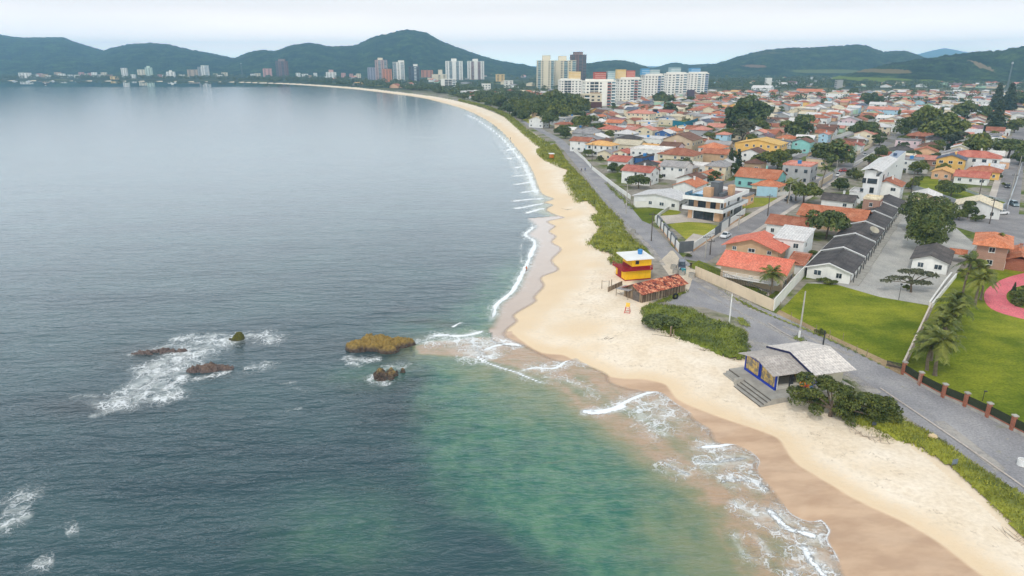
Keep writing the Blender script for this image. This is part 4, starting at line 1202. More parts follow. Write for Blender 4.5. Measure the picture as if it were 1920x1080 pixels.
RN = {'gu': 'gabled', 'gv': 'long', 'hip': 'hipped', 'flat': 'flat'}
# keep clear of hand-placed ground
for px, py, r_ in [(1300,430,13),(1330,405,14),(1480,470,14),(1420,480,16),(1430,510,14),(1650,352,14),(1690,310,12),(1640,320,8),(1560,400,12),(1640,450,14),(1700,480,18),(1600,490,16),(1760,480,16),(1860,470,16),(1800,350,14),(1840,365,12),(1740,350,10),(1225,395,14),(1245,375,12),(1660,390,12),(1110,200,14),(1120,205,12),(1240,360,10),(1290,232,14),(1270,238,12)]:
    q = G(px, py); occ(q.x, q.y, r_)
nsmall = 0
LIMIT = 206
FARV = {}
def stuff_house(C, Lu, Lv, h, kind, roofc, wallc, rz, pitch=0.36):
    for which, mat in (('w', wallm(wallc)), ('r', roofm(roofc))):
        mb = MB()
        if which == 'w': walls(mb, kind, Lu, Lv, h, pitch)
        else: roof_shape(mb, kind, Lu, Lv, h, pitch, .5)
        big = FARV.setdefault(mat.name, (MB(), mat))[0]
        c, s_ = math.cos(rz), math.sin(rz); o = len(big.v)
        big.v += [(C[0] + c * p[0] - s_ * p[1], C[1] + s_ * p[0] + c * p[1], p[2]) for p in mb.v]
        big.f += [tuple(i + o for i in f) for f in mb.f]; big.m += mb.m; big.uv += mb.uv
    occ(C[0] + math.cos(rz) * Lu / 2 - math.sin(rz) * Lv / 2, C[1] + math.sin(rz) * Lu / 2 + math.cos(rz) * Lv / 2, min(Lu, Lv) * .5)
def fill_house(x, y, scale=1.0):
    global nsmall
    px, py = proj((x, y, 3))
    if px < 400 or px > 1985: return
    hgt = random.choice([3.0, 3.2, 3.4, 4.2, 5.4, 5.8])
    Lu, Lv = random.uniform(7, 11.5) * scale, random.uniform(7, 13) * scale
    k = random.choice(['gu', 'gv', 'gu', 'gv', 'hip', 'hip', 'flat'])
    rc, wc = random.choice(ROOFW), random.choice(WALLW)
    if k == 'flat' and rc not in ('white', 'cream', 'grey'): rc = random.choice(['white', 'cream', 'grey'])
    if nsmall >= LIMIT:
        rz = U_ANG + random.choice([0, 0, R(-4)])
        stuff_house((x - math.cos(rz) * Lu / 2 + math.sin(rz) * Lv / 2, y - math.sin(rz) * Lu / 2 - math.cos(rz) * Lv / 2), Lu, Lv, hgt, k, rc, wc, rz)
        return
    sz = 'tall' if hgt > 5 else 'low'
    lab = unique('%s %s house with %s %s roof' % (sz, wc, rc, RN[k]), px, py)
    rz = U_ANG + random.choice([0, 0, 0, R(-4), R(3)])
    cx_, cy_ = x - math.cos(rz) * Lu / 2 + math.sin(rz) * Lv / 2, y - math.sin(rz) * Lu / 2 - math.cos(rz) * Lv / 2
    house('house', lab, (cx_, cy_), Lu, Lv, hgt, k, rc, wc, rz, group='houses of the beach town', detail=(2 if y < 420 else 1 if y < 620 else 0), win='auto')
    nsmall += 1
du, dv = Vector((math.cos(U_ANG), math.sin(U_ANG))), Vector((-math.sin(U_ANG), math.cos(U_ANG)))
shore = B_line
land_np = L_line
def shore_gap(x, y):
    d, _ = dist_line(np.array([x]), np.array([y]), land_np)
    return d[0] if inside(np.array([x]), np.array([y]), land_poly)[0] else -1
cand = []
for i in range(-12, 95):
    for j in range(-60, 85):
        q = Vector((44, 160)) + du * (i * 13.2 + random.uniform(-2, 2)) + dv * (j * 13.4 + random.uniform(-2, 2))
        cand.append(q)
cand.sort(key=lambda q: q.length)
TREE_SLOTS = []
for k in range(2000):
    if len(TREE_SLOTS) >= 142: break
    px, py = random.uniform(1010, 1925), random.choice([random.uniform(172, 215), random.uniform(190, 330)])
    q = G(px, py)
    if near_street(q.x, q.y) or shore_gap(q.x, q.y) < 18 or not free(q.x, q.y, 2.2) or q.y < 240: continue
    if 1000 < px < 1330 and py < 200: continue
    TREE_SLOTS.append((q.x, q.y)); occ(q.x, q.y, 2.9)
for q in cand:
    x, y = q
    if y < 215 or y > 1150: continue
    px, py = proj((x, y, 0))
    if px > 1990 or px < 860: continue
    if not free(x, y, 4.3) or near_street(x, y): continue
    if shore_gap(x, y) < (24 if y < 520 else 30): continue
    if px < 1160 and 186 < py < 212: continue            # dark grove
    if random.random() < (0.10 if y < 500 else 0.22 if y < 750 else 0.32): continue
    fill_house(x, y)
# farther quarters of the bay: little houses and flats between the trees
for k in range(120):
    px = random.choice([random.uniform(560, 1010), random.uniform(1330, 1915), random.uniform(1640, 1915)])
    py = random.uniform(141, 167) if px < 1010 else random.uniform(148, 166)
    q = G(px, py)
    if shore_gap(q.x, q.y) < 45 or not free(q.x, q.y, 7): continue
    if px > 1000 and px < 1330: continue
    fill_house(q.x, q.y, random.uniform(1.2, 1.9))

mbs = list(FARV.values())
allv, allf, allm, alluv, mats_ = [], [], [], [], []
for k, (mb, mat) in enumerate(mbs):
    o = len(allv); allv += mb.v; allf += [tuple(i + o for i in f) for f in mb.f]; allm += [k] * len(mb.f); alluv += mb.uv; mats_.append(mat)
big = MB(); big.v, big.f, big.m, big.uv = allv, allf, allm, alluv
tag(link('far_houses', big.mesh('far_houses', mats_)), 'mass of small distant roofs in the far quarters of the town', 'houses', kind='stuff')
# ------------------------------------------------------------------ apartment blocks and towers
TWC = {'white': lin(236,232,222), 'cream': lin(222,210,184), 'pinkgrey': lin(176,150,144), 'lilac': lin(150,150,164), 'tan': lin(190,164,136), 'orange': lin(196,128,92), 'dark': lin(70,80,96), 'palegreen': lin(190,206,190), 'scaffold': lin(118,84,76), 'yellow': lin(226,192,128), 'violet': lin(84,74,88), 'navy': lin(40,42,60), 'red': lin(176,84,66), 'blue': lin(90,150,190), 'glassy': lin(150,172,176), 'concrete': lin(160,158,154), 'pink': lin(200,150,140)}
def tm(c): return plain('tower_' + c, TWC[c], 0.75, 0.06, 0.15, 0.15)
M_bglass = glassmat('balcony_glass', (0.03, 0.06, 0.075))
M_band = {k: plain('balcony_' + k, v, 0.6, 0.08, 0.3, 0.1) for k, v in {'white': lin(230,230,226), 'red': lin(170,82,72), 'blue': lin(120,140,176), 'grey': lin(150,156,160), 'teal': lin(140,168,170)}.items()}
def balcony_mesh(band):
    mb = MB()          # unit width x, 1 m deep towards -y, 1.1 m railing
    mb.box(0, 1, -1.2, 0, -0.12, 0.06, 0); mb.box(0, 1, -1.2, -1.12, 0.06, 1.0, 1)
    mb.box(0, 0.02, -1.12, 0, 0.06, 1.0, 1); mb.box(0.98, 1, -1.12, 0, 0.06, 1.0, 1)
    mb.face([(0.03, -0.02, 0.1), (0.97, -0.02, 0.1), (0.97, -0.02, 2.5), (0.03, -0.02, 2.5)], 2)
    return mb.mesh('balcony', [M_band['white'], M_band[band], M_bglass])
BALC = {k: balcony_mesh(k) for k in M_band}
AP_ = 'white apartment blocks with coloured roof boxes'
def tower(x0, x1, top, base, label, col='white', rz=8, depth=None, cols=('w', 'b:white', 'w', 'b:white'), boxes=(), fh=3.1, name='apartment_tower', setback=True, group=None, cat='apartment tower', step=None, occr=True):
    if group == AP_: step = [(0.08, 0.92, 2.6)]
    g = G(x0, base)
    rz = R(rz)
    Wd = abs(len_to_x(g, rz, x1))
    h = z_at(g, top)
    D = depth or min(Wd, 20)
    t = thing(name, label, cat, g, rz, group)
    mb = MB()
    mb.box(0, Wd, 0, D, -1, h)
    mb.box(-0.3, Wd + 0.3, -0.3, D + 0.3, h, h + 0.9)
    if step:
        for (a, b, hh) in step: mb.box(Wd * a, Wd * b, 0.5, D * 0.8, h + 0.9, h + hh)
    link('wall', mb.mesh('wall', [tm(col)]), t)
    for (bx0, bx1, btop, bcol) in boxes:
        bb = MB(); a = len_to_x(g, rz, bx0); b = len_to_x(g, rz, bx1); zt = z_at(g, btop)
        bb.box(a, b, D * 0.25, D * 0.25 + max(5, (b - a) * 0.8), h + 0.9, zt); bb.box(a - 0.3, b + 0.3, D * 0.25 - 0.3, D * 0.25 + max(5, (b - a) * 0.8) + 0.3, zt, zt + 0.4)
        for q in range(int((zt - h) / 2.2)): bb.box(a - 0.12, b + 0.12, D * 0.25 - 0.12, D * 0.25, h + 1.6 + q * 2.2, h + 1.9 + q * 2.2, 1)
        link('rooftop_tank_house', bb.mesh('rooftop_tank_house', [tm(bcol), tm('white')]), t)
    n = max(2, int(h / fh)); cw = Wd / len(cols)
    while n * len(cols) > 96: n -= 1
    fh2 = h / n
    for f in range(n):
        for k, c in enumerate(cols):
            if c == '-': continue
            if c == 'w':
                link('window', ME_dwin, t, (k * cw + cw * 0.28, -0.03, f * fh2 + 0.95), 0, (cw * 0.44, 1, fh2 * 0.42))
            elif c == 'W':
                link('window', ME_dwin, t, (k * cw + cw * 0.05, -0.03, f * fh2 + 0.5), 0, (cw * 0.9, 1, fh2 * 0.72))
            else:
                link('balcony', BALC[c[2:]], t, (k * cw + cw * 0.06, 0, f * fh2 + 0.15), 0, (cw * 0.88, 1, fh2 / 3.1))
    for f in range(n):                                   # the short side seen from the beach
        for q in range(2):
            o = link('window', ME_dwin, t, (-0.03, D * (0.2 + 0.42 * q) + 1.6, f * fh2 + 0.9), R(-90), (2.2, 1, fh2 * 0.45))
    c = Vector((g.x + math.cos(rz) * Wd / 2 - math.sin(rz) * D / 2, g.y + math.sin(rz) * Wd / 2 + math.cos(rz) * D / 2))
    occ(c.x, c.y, Wd * 0.6)
    return t
AP = 'white apartment blocks with coloured roof boxes'
tower(1008,1038,114,167,'tall pale balcony tower with pinnacled top, left of the twin pair','cream',6,18,('b:teal','w','-','w','b:teal'),[(1018,1032,104,'cream')])
tower(1041,1079,114,166,'tall pale balcony tower, right of the twin pair before the scaffolded one','cream',6,18,('-','w','b:teal','w','b:teal'),[(1048,1062,105,'cream')])
tower(1070,1098,103,160,'brown unfinished tower wrapped in scaffolding behind the pale twin pair','scaffold',6,18,('W','w','W','W'),[(1076,1092,97.5,'scaffold')])
tower(1051,1090,151,183,'white block under a yellow roof box, left end of the row','white',8,18,('w','W','W','w','w','w'),[(1070,1089,135,'yellow')],group=AP)
tower(1207,1243,142,189,'white block with blue and pale green roof boxes in the row','white',8,18,('w','w','w','w','b:blue','b:white'),[(1193+10,1211+6,129,'blue'),(1218,1236,131,'glassy')],group=AP)
tower(1250,1286,139,184,'white block under a pale glass roof box in the row','white',8,18,('w','w','b:white','w','b:white'),[(1257,1275,127,'glassy')],group=AP)
tower(1292,1326,138,178,'white block under a blue roof box, right end of the row','white',8,18,('w','w','b:white','w','b:blue'),[(1295,1312,128,'blue')],group=AP)
tower(1160,1201,149,195,'white block with red balconies beside the yellow and red roof boxes','white',8,18,('w','w','w','b:white','b:red','b:white'),[(1157,1173,131,'yellow'),(1174,1190,133,'red')],group=AP)
tower(1097,1153,153,199,'widest white block with dull red balconies under a brick red roof box','white',8,18,('w','W','W','w','-','b:red','b:white'),[(1116,1136,136,'red'),(1139,1153,134,'glassy')],group=AP)
tower(1094,1127,178,217,'cream five storey apartment house with a dark brown band','cream',10,12,('b:white','w','w'),[(1110,1126,175,'tan')],name='apartment_house',cat='apartment house')
bq = MB(); g_ = G(1093.5, 217); wq = abs(len_to_x(g_, R(10), 1127)); hq = z_at(g_, 178)
bq.box(wq * 0.33, wq + 0.06, -0.09, -0.02, hq * 0.36, hq * 0.66); bq.box(wq + 0.02, wq + 0.1, -0.02, 10, hq * 0.36, hq * 0.66)
tq = [o for o in COL.objects if o.name == 'apartment_house'][0]
link('brown_cladding', bq.mesh('brown_cladding', [plain('brown_clad', lin(92, 62, 60), 0.6)]), tq)
tower(1291,1301,170,189,'slim violet grey water tower before the right end of the row','violet',6,8,('-',),name='water_tower',cat='water tower')
tower(1226,1232,207,225,'slim dark navy pillar tower beside the teal fence','navy',6,4,('-',),name='water_tower',cat='water tower')
tower(1436,1446,147,163,'plain white water tower above the cream hall','white',4,8,('-',),name='water_tower',cat='water tower')
tower(1568,1579,151,166,'grey panelled tower behind the stepped office building','concrete',4,9,('-',),name='water_tower',cat='water tower')
tower(690,705,127,150,'lilac grey block beside the pink grey tower','lilac',6,18,('w','w','w'))
tower(705,727,113,153,'tall pink grey tower with stepped top over the bay','pinkgrey',6,22,('w','b:grey','w','b:grey'),[(710,719,108.5,'cream')])
tower(718,735,130,154,'orange brick block at the foot of the pink grey tower','orange',6,18,('w','w','w'))
tower(738,759,117,153,'white tower with raised right shoulder over the bay','white',6,22,('b:grey','w','b:white'),[(748,759,113.5,'white')])
tower(767,787,125,157,'dark framed blue grey block with white roof box','dark',6,20,('W','w','b:white','W'),[(776,784,120.5,'white')])
tower(790,812,132,145,'broad orange brown block behind the dark framed one','orange',6,18,('w','w','w'))
tower(810,838,140,152,'cream stepped hall left of the white tower pair','cream',6,20,('-','w','w'),[(822,830,131,'cream')])
tower(836,868,115,150,'slim ribbed white tower, left one of the pair','white',6,24,('w','b:grey','-','b:grey','w'),[(847,857,110,'white')])
tower(877,908,115,149,'slim ribbed white tower, right one of the pair','white',6,24,('w','b:red','-','b:red','w'),[(887,897,110.5,'white')])
tower(827,855,149,169,'white and dark slab block among the trees over the beach','white',6,16,('-','W','W','b:white'))
tower(904,920,158,171,'small white flats behind the beach trees','white',6,14,('w','w','w'))
tower(930,946,140,153,'small yellow block beyond the white tower pair','yellow',6,14,('w','w'))
tower(946,962,152,165,'plain white cube block behind the beach trees','white',6,14,('w','w'))
tower(519,540,115,146,'scaffolded dark tower standing alone over the far bay','scaffold',6,24,('W','w','W','w'),[(524,536,110.5,'scaffold')])
tower(494,509,129,144,'pinkish block left of the lone scaffolded tower','pink',6,18,('w','w'))
tower(612,630,136,148,'small white stepped hotel on the far bay','white',6,18,('w','w','w'),[(617,625,131,'pink')])
tower(379,391,123,144,'slender white tower on the far shore','white',6,18,('w','b:white'))
tower(372,379,126,143,'grey tower joined behind the far slender white one','concrete',6,18,('w',))
tower(352,371,131,143,'tan stepped flats on the far shore','tan',6,18,('w','w'))
tower(36,55,137,146.5,'long white block at the foot of the far left hill','white',2,16,('w','w','w'))
tower(229,238,128,146,'narrow white tower by the far shore trees','white',4,14,('w','w'))
tower(259,272,131,145,'cream flats between two far shore towers','cream',4,14,('w','w'))
tower(274,285,127,146,'pale green tower with raised core on the far shore','palegreen',4,14,('w','w'),[(277,282,124,'palegreen')])
tower(313,327,135,145,'white cross shaped block on the far shore','white',4,14,('w','w'),[(318,322,132,'white')])
tower(207,220,144,149,'low yellow house right on the far shore','yellow',4,14,('w','w'),name='beach_house',cat='house')
random.seed(9)
for px in (62, 70, 78, 86, 103, 110, 118, 127, 140, 148, 156, 166, 172, 182, 190, 200, 246, 296, 304, 336, 344, 400, 408, 416, 470, 478, 555, 566, 577, 588, 640, 655, 668):
    b_ = random.uniform(143.5, 147); w_ = random.uniform(6, 11)
    tower(px, px + w_, b_ - random.uniform(4, 8), b_, unique(random.choice(['small white block', 'small cream block', 'small pale block']) + ' on the far shore', px, b_), random.choice(['white', 'white', 'cream', 'tan', 'pink']), 4, 12, ('w', 'w'), name='far_building', cat='building', group='small buildings on the far shore')
# lattice masts
def mast(px, base, top, w, label):
    g = G(px, base); h = z_at(g, top)
    t = thing('lattice_mast', label, 'mast', g)
    mb = MB()
    for sx_, sy_ in ((-1, -1), (1, -1), (1, 1), (-1, 1)): mb.tube((sx_ * w, sy_ * w, 0), (sx_ * w * .3, sy_ * w * .3, h), 0.14, 0.1, 5)
    n = 14
    for k in range(n):
        z0_, z1_ = h * k / n, h * (k + 1) / n; a = w * (1 - .7 * k / n); b = w * (1 - .7 * (k + 1) / n)
        mb.tube((-a, -a, z0_), (b, -b, z1_), .08, .08, 4); mb.tube((a, -a, z0_), (b, b, z1_), .08, .08, 4); mb.tube((-a, a, z0_), (-b, -b, z1_), .08, .08, 4)
    link('lattice', mb.mesh('lattice', [M_steel]), t)
    an = MB()
    for k in range(3):
        a = k * 2.1; an.box(math.cos(a) * 1.2 - .2, math.cos(a) * 1.2 + .2, math.sin(a) * 1.2 - .2, math.sin(a) * 1.2 + .2, h - 3, h - .5)
    an.tube((0, 0, h - 3), (0, 0, h + 2), 0.08, .05, 5); an.box(-1.3, 1.3, -1.3, 1.3, h - 3.2, h - 3.05)
    link('antenna_ring', an.mesh('antenna_ring', [M_white]), t)
mast(1887, 172, 116, 1.2, 'tall thin lattice phone mast by the dark pines at right')
mast(455, 147, 118, 2.4, 'thin lattice mast on the far shore')
# ------------------------------------------------------------------ trees
M_bark = plain('tree_bark', lin(104, 90, 76), 0.9, 0.3, 2.0, 0.4, bump=0.4)
M_leafA = leafmat('leaves_dark', (0.050, 0.078, 0.022), (0.135, 0.165, 0.042))
M_leafB = leafmat('leaves_mid', (0.075, 0.105, 0.020), (0.195, 0.21, 0.042))
M_leafC = leafmat('leaves_olive', (0.07, 0.085, 0.022), (0.15, 0.16, 0.045), (0.17, 0.13, 0.05))
M_leafP = leafmat('needles', (0.030, 0.048, 0.024), (0.065, 0.088, 0.04))
M_leafG = leafmat('dusty_leaves', (0.075, 0.085, 0.05), (0.14, 0.15, 0.085))
M_leafAl = leafmat('almond_leaves', (0.07, 0.095, 0.02), (0.175, 0.185, 0.036), (0.16, 0.10, 0.03), 0.9)
M_palm = leafmat('palm_fronds', (0.085, 0.115, 0.02), (0.20, 0.215, 0.04), (0.26, 0.23, 0.07), 0.5)
def leaf_cloud(lobes, n, size, rng, flat=0.6, inner=0.18):
    """leaf sprays spread over and inside ellipsoid lobes (x, y, z, rx, ry, rz)"""
    L = np.array(lobes, float)
    wt = (L[:, 3] * L[:, 4] + L[:, 4] * L[:, 5]); wt /= wt.sum()
    k = rng.choice(len(L), n, p=wt)
    d = rng.normal(size=(n, 3)); d /= np.linalg.norm(d, axis=1)[:, None]
    d[:, 2] = np.where(d[:, 2] < -0.55, -d[:, 2], d[:, 2])
    rad = np.where(rng.random(n) < inner, rng.uniform(0.5, 0.85, n), rng.uniform(0.85, 1.08, n))
    P = L[k, :3] + d * rad[:, None] * L[k, 3:6]
    N = d * 0.8 + rng.normal(size=(n, 3)) * flat + np.array([0, 0, 0.35])
    N /= np.linalg.norm(N, axis=1)[:, None]
    a = np.cross(N, rng.normal(size=(n, 3))); a /= np.linalg.norm(a, axis=1)[:, None]
    b = np.cross(N, a)
    s = size * rng.uniform(0.6, 1.35, n)[:, None]
    V = np.stack([P - a * s, P - b * s * 0.62 + N * s * 0.12, P + a * s, P + b * s * 0.62 + N * s * 0.12], 1).reshape(-1, 3)
    F = np.arange(n * 4).reshape(n, 4)
    return V, F
def make_lobes(rng, n, R_, H_, flat=0.75, base=0.25, open_=0.0):
    out = []
    for i in range(n):
        a = rng.uniform(0, 6.28); r = R_ * math.sqrt(rng.uniform(0.0, 0.62))
        z = base * H_ + (H_ * (1 - base)) * rng.uniform(0.15, 0.85) * (1 - 0.35 * (r / R_) ** 2)
        q = R_ * rng.uniform(0.27, 0.46) * (1 - open_)
        out.append((math.cos(a) * r, math.sin(a) * r, z, q, q * rng.uniform(0.8, 1.2), q * flat * rng.uniform(0.8, 1.1)))
    return out
def trunk_mesh(lobes, zc, r0, rng, n=5):
    mb = MB()
    top = Vector((rng.normal() * 0.2, rng.normal() * 0.2, zc))
    mb.path([(0, 0, -0.3), (top.x * .4, top.y * .4, zc * .5), top], [r0 * 1.25, r0 * .95, r0 * .75], 8)
    for k in rng.choice(len(lobes), min(n, len(lobes)), replace=False):
        e = Vector(lobes[k][:3]); m = top.lerp(e, 0.5) + Vector((rng.normal() * .2, rng.normal() * .2, .2))
        mb.path([top, m, e], [r0 * .6, r0 * .4, r0 * .16], 6)
    return mb.mesh('trunk', [M_bark], True)
TREES = {}
def tree_proto(key, R_, H_, nl, leaves, size, mat, seed, flat=0.75, base=0.12, trunk_z=None, r0=0.25, open_=0.0, lobes=None, inner=0.18):
    rng = np.random.default_rng(seed)
    lb = lobes or make_lobes(rng, nl, R_, H_, flat, base, open_)
    V, F = leaf_cloud(lb, leaves, size, rng, inner=inner)
    cr = np_mesh('crown', V, F, [mat])
    TREES[key] = (cr, trunk_mesh(lb, trunk_z or base * H_, r0, rng), R_, H_)
for i in range(4): tree_proto('round%d' % i, 4.6, 7.5, 16, 2800, 0.42, [M_leafA, M_leafB, M_leafA, M_leafB][i], 20 + i)
for i in range(3): tree_proto('spread%d' % i, 6.0, 6.0, 15, 2800, 0.45, [M_leafB, M_leafA, M_leafC][i], 40 + i, 0.5, 0.45, r0=0.3)
for i in range(2): tree_proto('tall%d' % i, 3.2, 10.0, 13, 2200, 0.42, [M_leafA, M_leafG][i], 60 + i, 1.0, 0.2)
tree_proto('big0', 4.6, 7.5, 24, 9500, 0.22, M_leafB, 31)
tree_proto('big1', 4.6, 7.5, 22, 9500, 0.22, M_leafA, 33)
tree_proto('shrub0', 1.7, 2.2, 7, 700, 0.24, M_leafB, 71, 0.8, 0.1, r0=0.1)
tree_proto('shrub1', 2.2, 2.4, 8, 800, 0.26, M_leafC, 72, 0.8, 0.1, r0=0.1)
rngp = np.random.default_rng(5)
tree_proto('pine0', 2.6, 15, 1, 2200, 0.45, M_leafP, 73, lobes=[(0, 0, 2.0 + k * 1.15, 2.9 * (1 - k / 13), 2.9 * (1 - k / 13), 0.75) for k in range(11)], trunk_z=10, r0=0.22)
KIND = {'round': 'round', 'spread': 'spreading', 'tall': 'tall', 'shrub': 'small bushy', 'pine': 'dark pine'}
TONE = {'round0': 'dark', 'round1': 'fresh green', 'round2': 'dark', 'round3': 'fresh green', 'spread0': 'green', 'spread1': 'dark', 'spread2': 'olive', 'tall0': 'dark', 'tall1': 'dusty', 'shrub0': 'green', 'shrub1': 'olive', 'pine0': 'slender'}
def plant(key, x, y, s, label=None, group='trees among the houses', sz=None, name='tree', z=0.0, cat='tree'):
    cr, tk, R_, H_ = TREES[key]
    px, py = proj((x, y, H_ * s * 0.5))
    lab = label or unique('%s %s tree' % (TONE[key], KIND[key.rstrip('0123')]), px, py)
    t = thing(name, lab, cat, (x, y, z), random.uniform(0, 6.28), group)
    q = random.uniform(0.9, 1.12)
    sc = (s, s * q, s * (sz or random.uniform(0.85, 1.15)))
    link('crown', cr, t, scale=sc); link('trunk', tk, t, scale=sc)
    occ(x, y, R_ * s * 0.55)
    return t
random.seed(21)
def T(px, py, wpx, key, label=None, sz=None, hc=0.5, **kw):
    """(px, py): middle of the crown, wpx: its width in the photograph"""
    cr, tk, R_, H_ = TREES[key]
    z = 3.5
    for _ in range(4):
        q = G(px, py, z); s = wpx * (q.y * CP + (CAM_H - z) * SP) / FPX / 2 / R_; z = H_ * s * hc * (sz or 1)
    return plant(key, q.x, q.y, s, label, sz=sz, **kw)
T(1742,398,84,'big1','big round dark tree behind its twin in the motel court', sz=1.15)
T(1742,434,78,'big0','big round dark tree in front of its twin in the motel court', sz=1.1)
T(1818,392,28,'tall0','dark upright tree by the parked pickup corner', sz=0.8)
T(1800,402,26,'round3','small round tree beside the dark upright one')
T(1552,424,82,'spread1','broad dark tree between the villa roof and the motel rows', sz=1.2)
T(1509,363,64,'spread0','broad layered tree over the paved side street', sz=1.2)
T(1562,284,66,'round2','large dark tree beside the street left of the unfinished house')
T(1740,232,70,'round3','large fresh green tree behind the brown timber house')
T(1775,246,76,'round1','largest fresh green tree right of the brown timber house')
T(1700,236,44,'round3')
T(1800,265,46,'tall1','dusty grey green tree in front of the largest green tree', sz=0.5)
T(1832,276,56,'round1','round green tree behind the white balcony villa')
T(1893,280,66,'spread1','broad dark tree at the right edge behind the villa')
T(1915,292,40,'round0'); T(1872,330,16,'round0'); T(1885,345,14,'shrub0')
T(1770,348,26,'round3','round garden tree in the walled lawn, left one'); T(1785,357,42,'spread1','spreading garden tree in the walled lawn by the grey wall', sz=1.0); T(1860,378,30,'shrub1'); T(1712,345,24,'round3','green tree by the street pole beside the white four storey house')
T(1620,248,56,'spread1','dark spreading tree left of the brown timber house', sz=1.2)
T(1500,236,62,'round0','dark round tree above the orange house by the aqua one')
T(1405,210,62,'round2','great dark tree of the grove right of the blue roofed house', sz=1.2); T(1378,215,44,'tall0'); T(1430,208,50,'round0'); T(1418,236,44,'round1'); T(1392,244,40,'tall1', sz=0.7); T(1365,250,36,'round3'); T(1408,262,30,'round1')
T(1198,342,42,'spread1','dark tree before the red roofed beach road house', sz=1.1); T(1170,322,36,'spread1','dark tree over the red roofed beach road house'); T(1255,310,42,'spread0','dark round tree beside the wide cream villa'); T(1148,315,20,'round0')
T(1030,227,36,'spread1','dark flat topped tree beside the grey cube house', sz=1.4); T(1095,232,50,'spread0'); T(1120,240,36,'spread1'); T(1062,240,34,'spread0'); T(1142,252,22,'round3'); T(1066,213,20,'round0')
for a, b, w_ in [(1000,198,40),(1020,205,50),(1045,200,52),(1070,194,50),(1085,200,44),(1060,186,46),(1035,190,44),(1090,188,30),(985,205,40),(1010,192,40),(970,196,44),(1078,208,40),(955,200,36),(940,192,36),(1048,212,50),(930,186,30),(990,188,36),(918,190,30)]:
    T(a, b, w_, random.choice(['round0', 'round1', 'round3', 'spread0', 'spread1', 'round2']), group='trees of the dark beach grove')
T(1335,265,16,'round0'); T(1430,300,44,'round1','green tree clump right of the yellow block'); T(1460,300,40,'round3'); T(1480,288,36,'spread0'); T(1335,330,34,'round0'); T(1382,318,24,'tall0', sz=0.8); T(1370,300,16,'pine0'); T(1385,302,16,'pine0'); T(1302,300,24,'round0'); T(1345,286,20,'round0'); T(1318,268,20,'round0'); T(1608,330,20,'round1'); T(1575,345,30,'round0','dark tree at the street bend by the white four storey house')
T(1625,385,40,'round0','dark tree between the dark roofed bungalow and the white four storey house'); T(1640,300,36,'round1'); T(1236,283,16,'round0'); T(1375,290,20,'round2'); T(1555,300,30,'round1'); T(1680,298,30,'round1'); T(1760,272,30,'round1'); T(1650,262,24,'tall0', sz=.6); T(1810,208,44,'round1','dark tree clump left of the light blue gable house'); T(1850,214,40,'round0'); T(1905,235,34,'round1'); T(1640,190,30,'round2','dark round tree right of the office building'); T(1625,186,26,'round0'); T(1600,172,22,'round0'); T(1235,182,30,'round0','round dark tree before the apartment row'); T(1245,190,34,'spread1'); T(1258,205,30,'round0'); T(1292,188,24,'round0'); T(1320,180,18,'round0')
T(1885,160,30,'pine0','dark pine group beside the lattice phone mast', sz=0.75); T(1875,165,26,'pine0', sz=.8); T(1898,165,28,'pine0', sz=.75); T(1912,185,36,'round2'); T(1890,190,36,'round0')
T(1240,604,66,'spread1','dark wind bent bush tree on the dune mound', sz=0.55, name='bush_tree')
# rest: scattered between the houses and along the bay
cntT = 0
for x, y in TREE_SLOTS:
    plant(random.choice(['round0', 'round1', 'round2', 'round3', 'spread0', 'spread1', 'round0', 'tall0', 'round1', 'spread2']), x, y, random.uniform(0.55, 0.98)); cntT += 1
for k in range(5200):
    if cntT >= 146: break
    py = random.choice([random.uniform(166, 330), random.uniform(160, 215)]); px = random.uniform(870, 1925)
    q = G(px, py)
    d_ = shore_gap(q.x, q.y)
    if d_ < 16 or not free(q.x, q.y, 0.7) or near_street(q.x, q.y): continue
    if 1000 < px < 1330 and py < 186: continue
    key = random.choice(['round0', 'round1', 'round2', 'round3', 'spread0', 'spread1', 'round0', 'tall0', 'tall1', 'spread2', 'round3'])
    plant(key, q.x, q.y, random.uniform(0.5, 0.95)); cntT += 1
for k in range(900):                     # the line of trees behind the far beach
    if cntT >= 186: break
    px = random.uniform(690, 985); py = np.interp(px, [690, 740, 800, 850, 900, 950, 985], [163, 168, 175.5, 183.5, 196, 216, 232]) - random.uniform(0.5, 9) * (px / 950)
    q = G(px, py)
    if shore_gap(q.x, q.y) < 9 or not free(q.x, q.y, 1.2): continue
    plant(random.choice(['round0', 'round1', 'round3', 'spread0', 'spread1', 'spread2']), q.x, q.y, random.uniform(0.7, 1.15), group='trees behind the far beach'); cntT += 1
cntS = 0
for k in range(4000):                    # garden shrubs between the yards
    if cntS >= 190: break
    py = random.choice([random.uniform(200, 345), random.uniform(186, 240)]); px = random.uniform(1010, 1925)
    q = G(px, py)
    if shore_gap(q.x, q.y) < 17 or not free(q.x, q.y, 0.0) or near_street(q.x, q.y): continue
    plant(random.choice(['shrub0', 'shrub1']), q.x, q.y, random.uniform(0.8, 1.6), name='shrub', cat='shrub', group='garden shrubs of the town'); cntS += 1
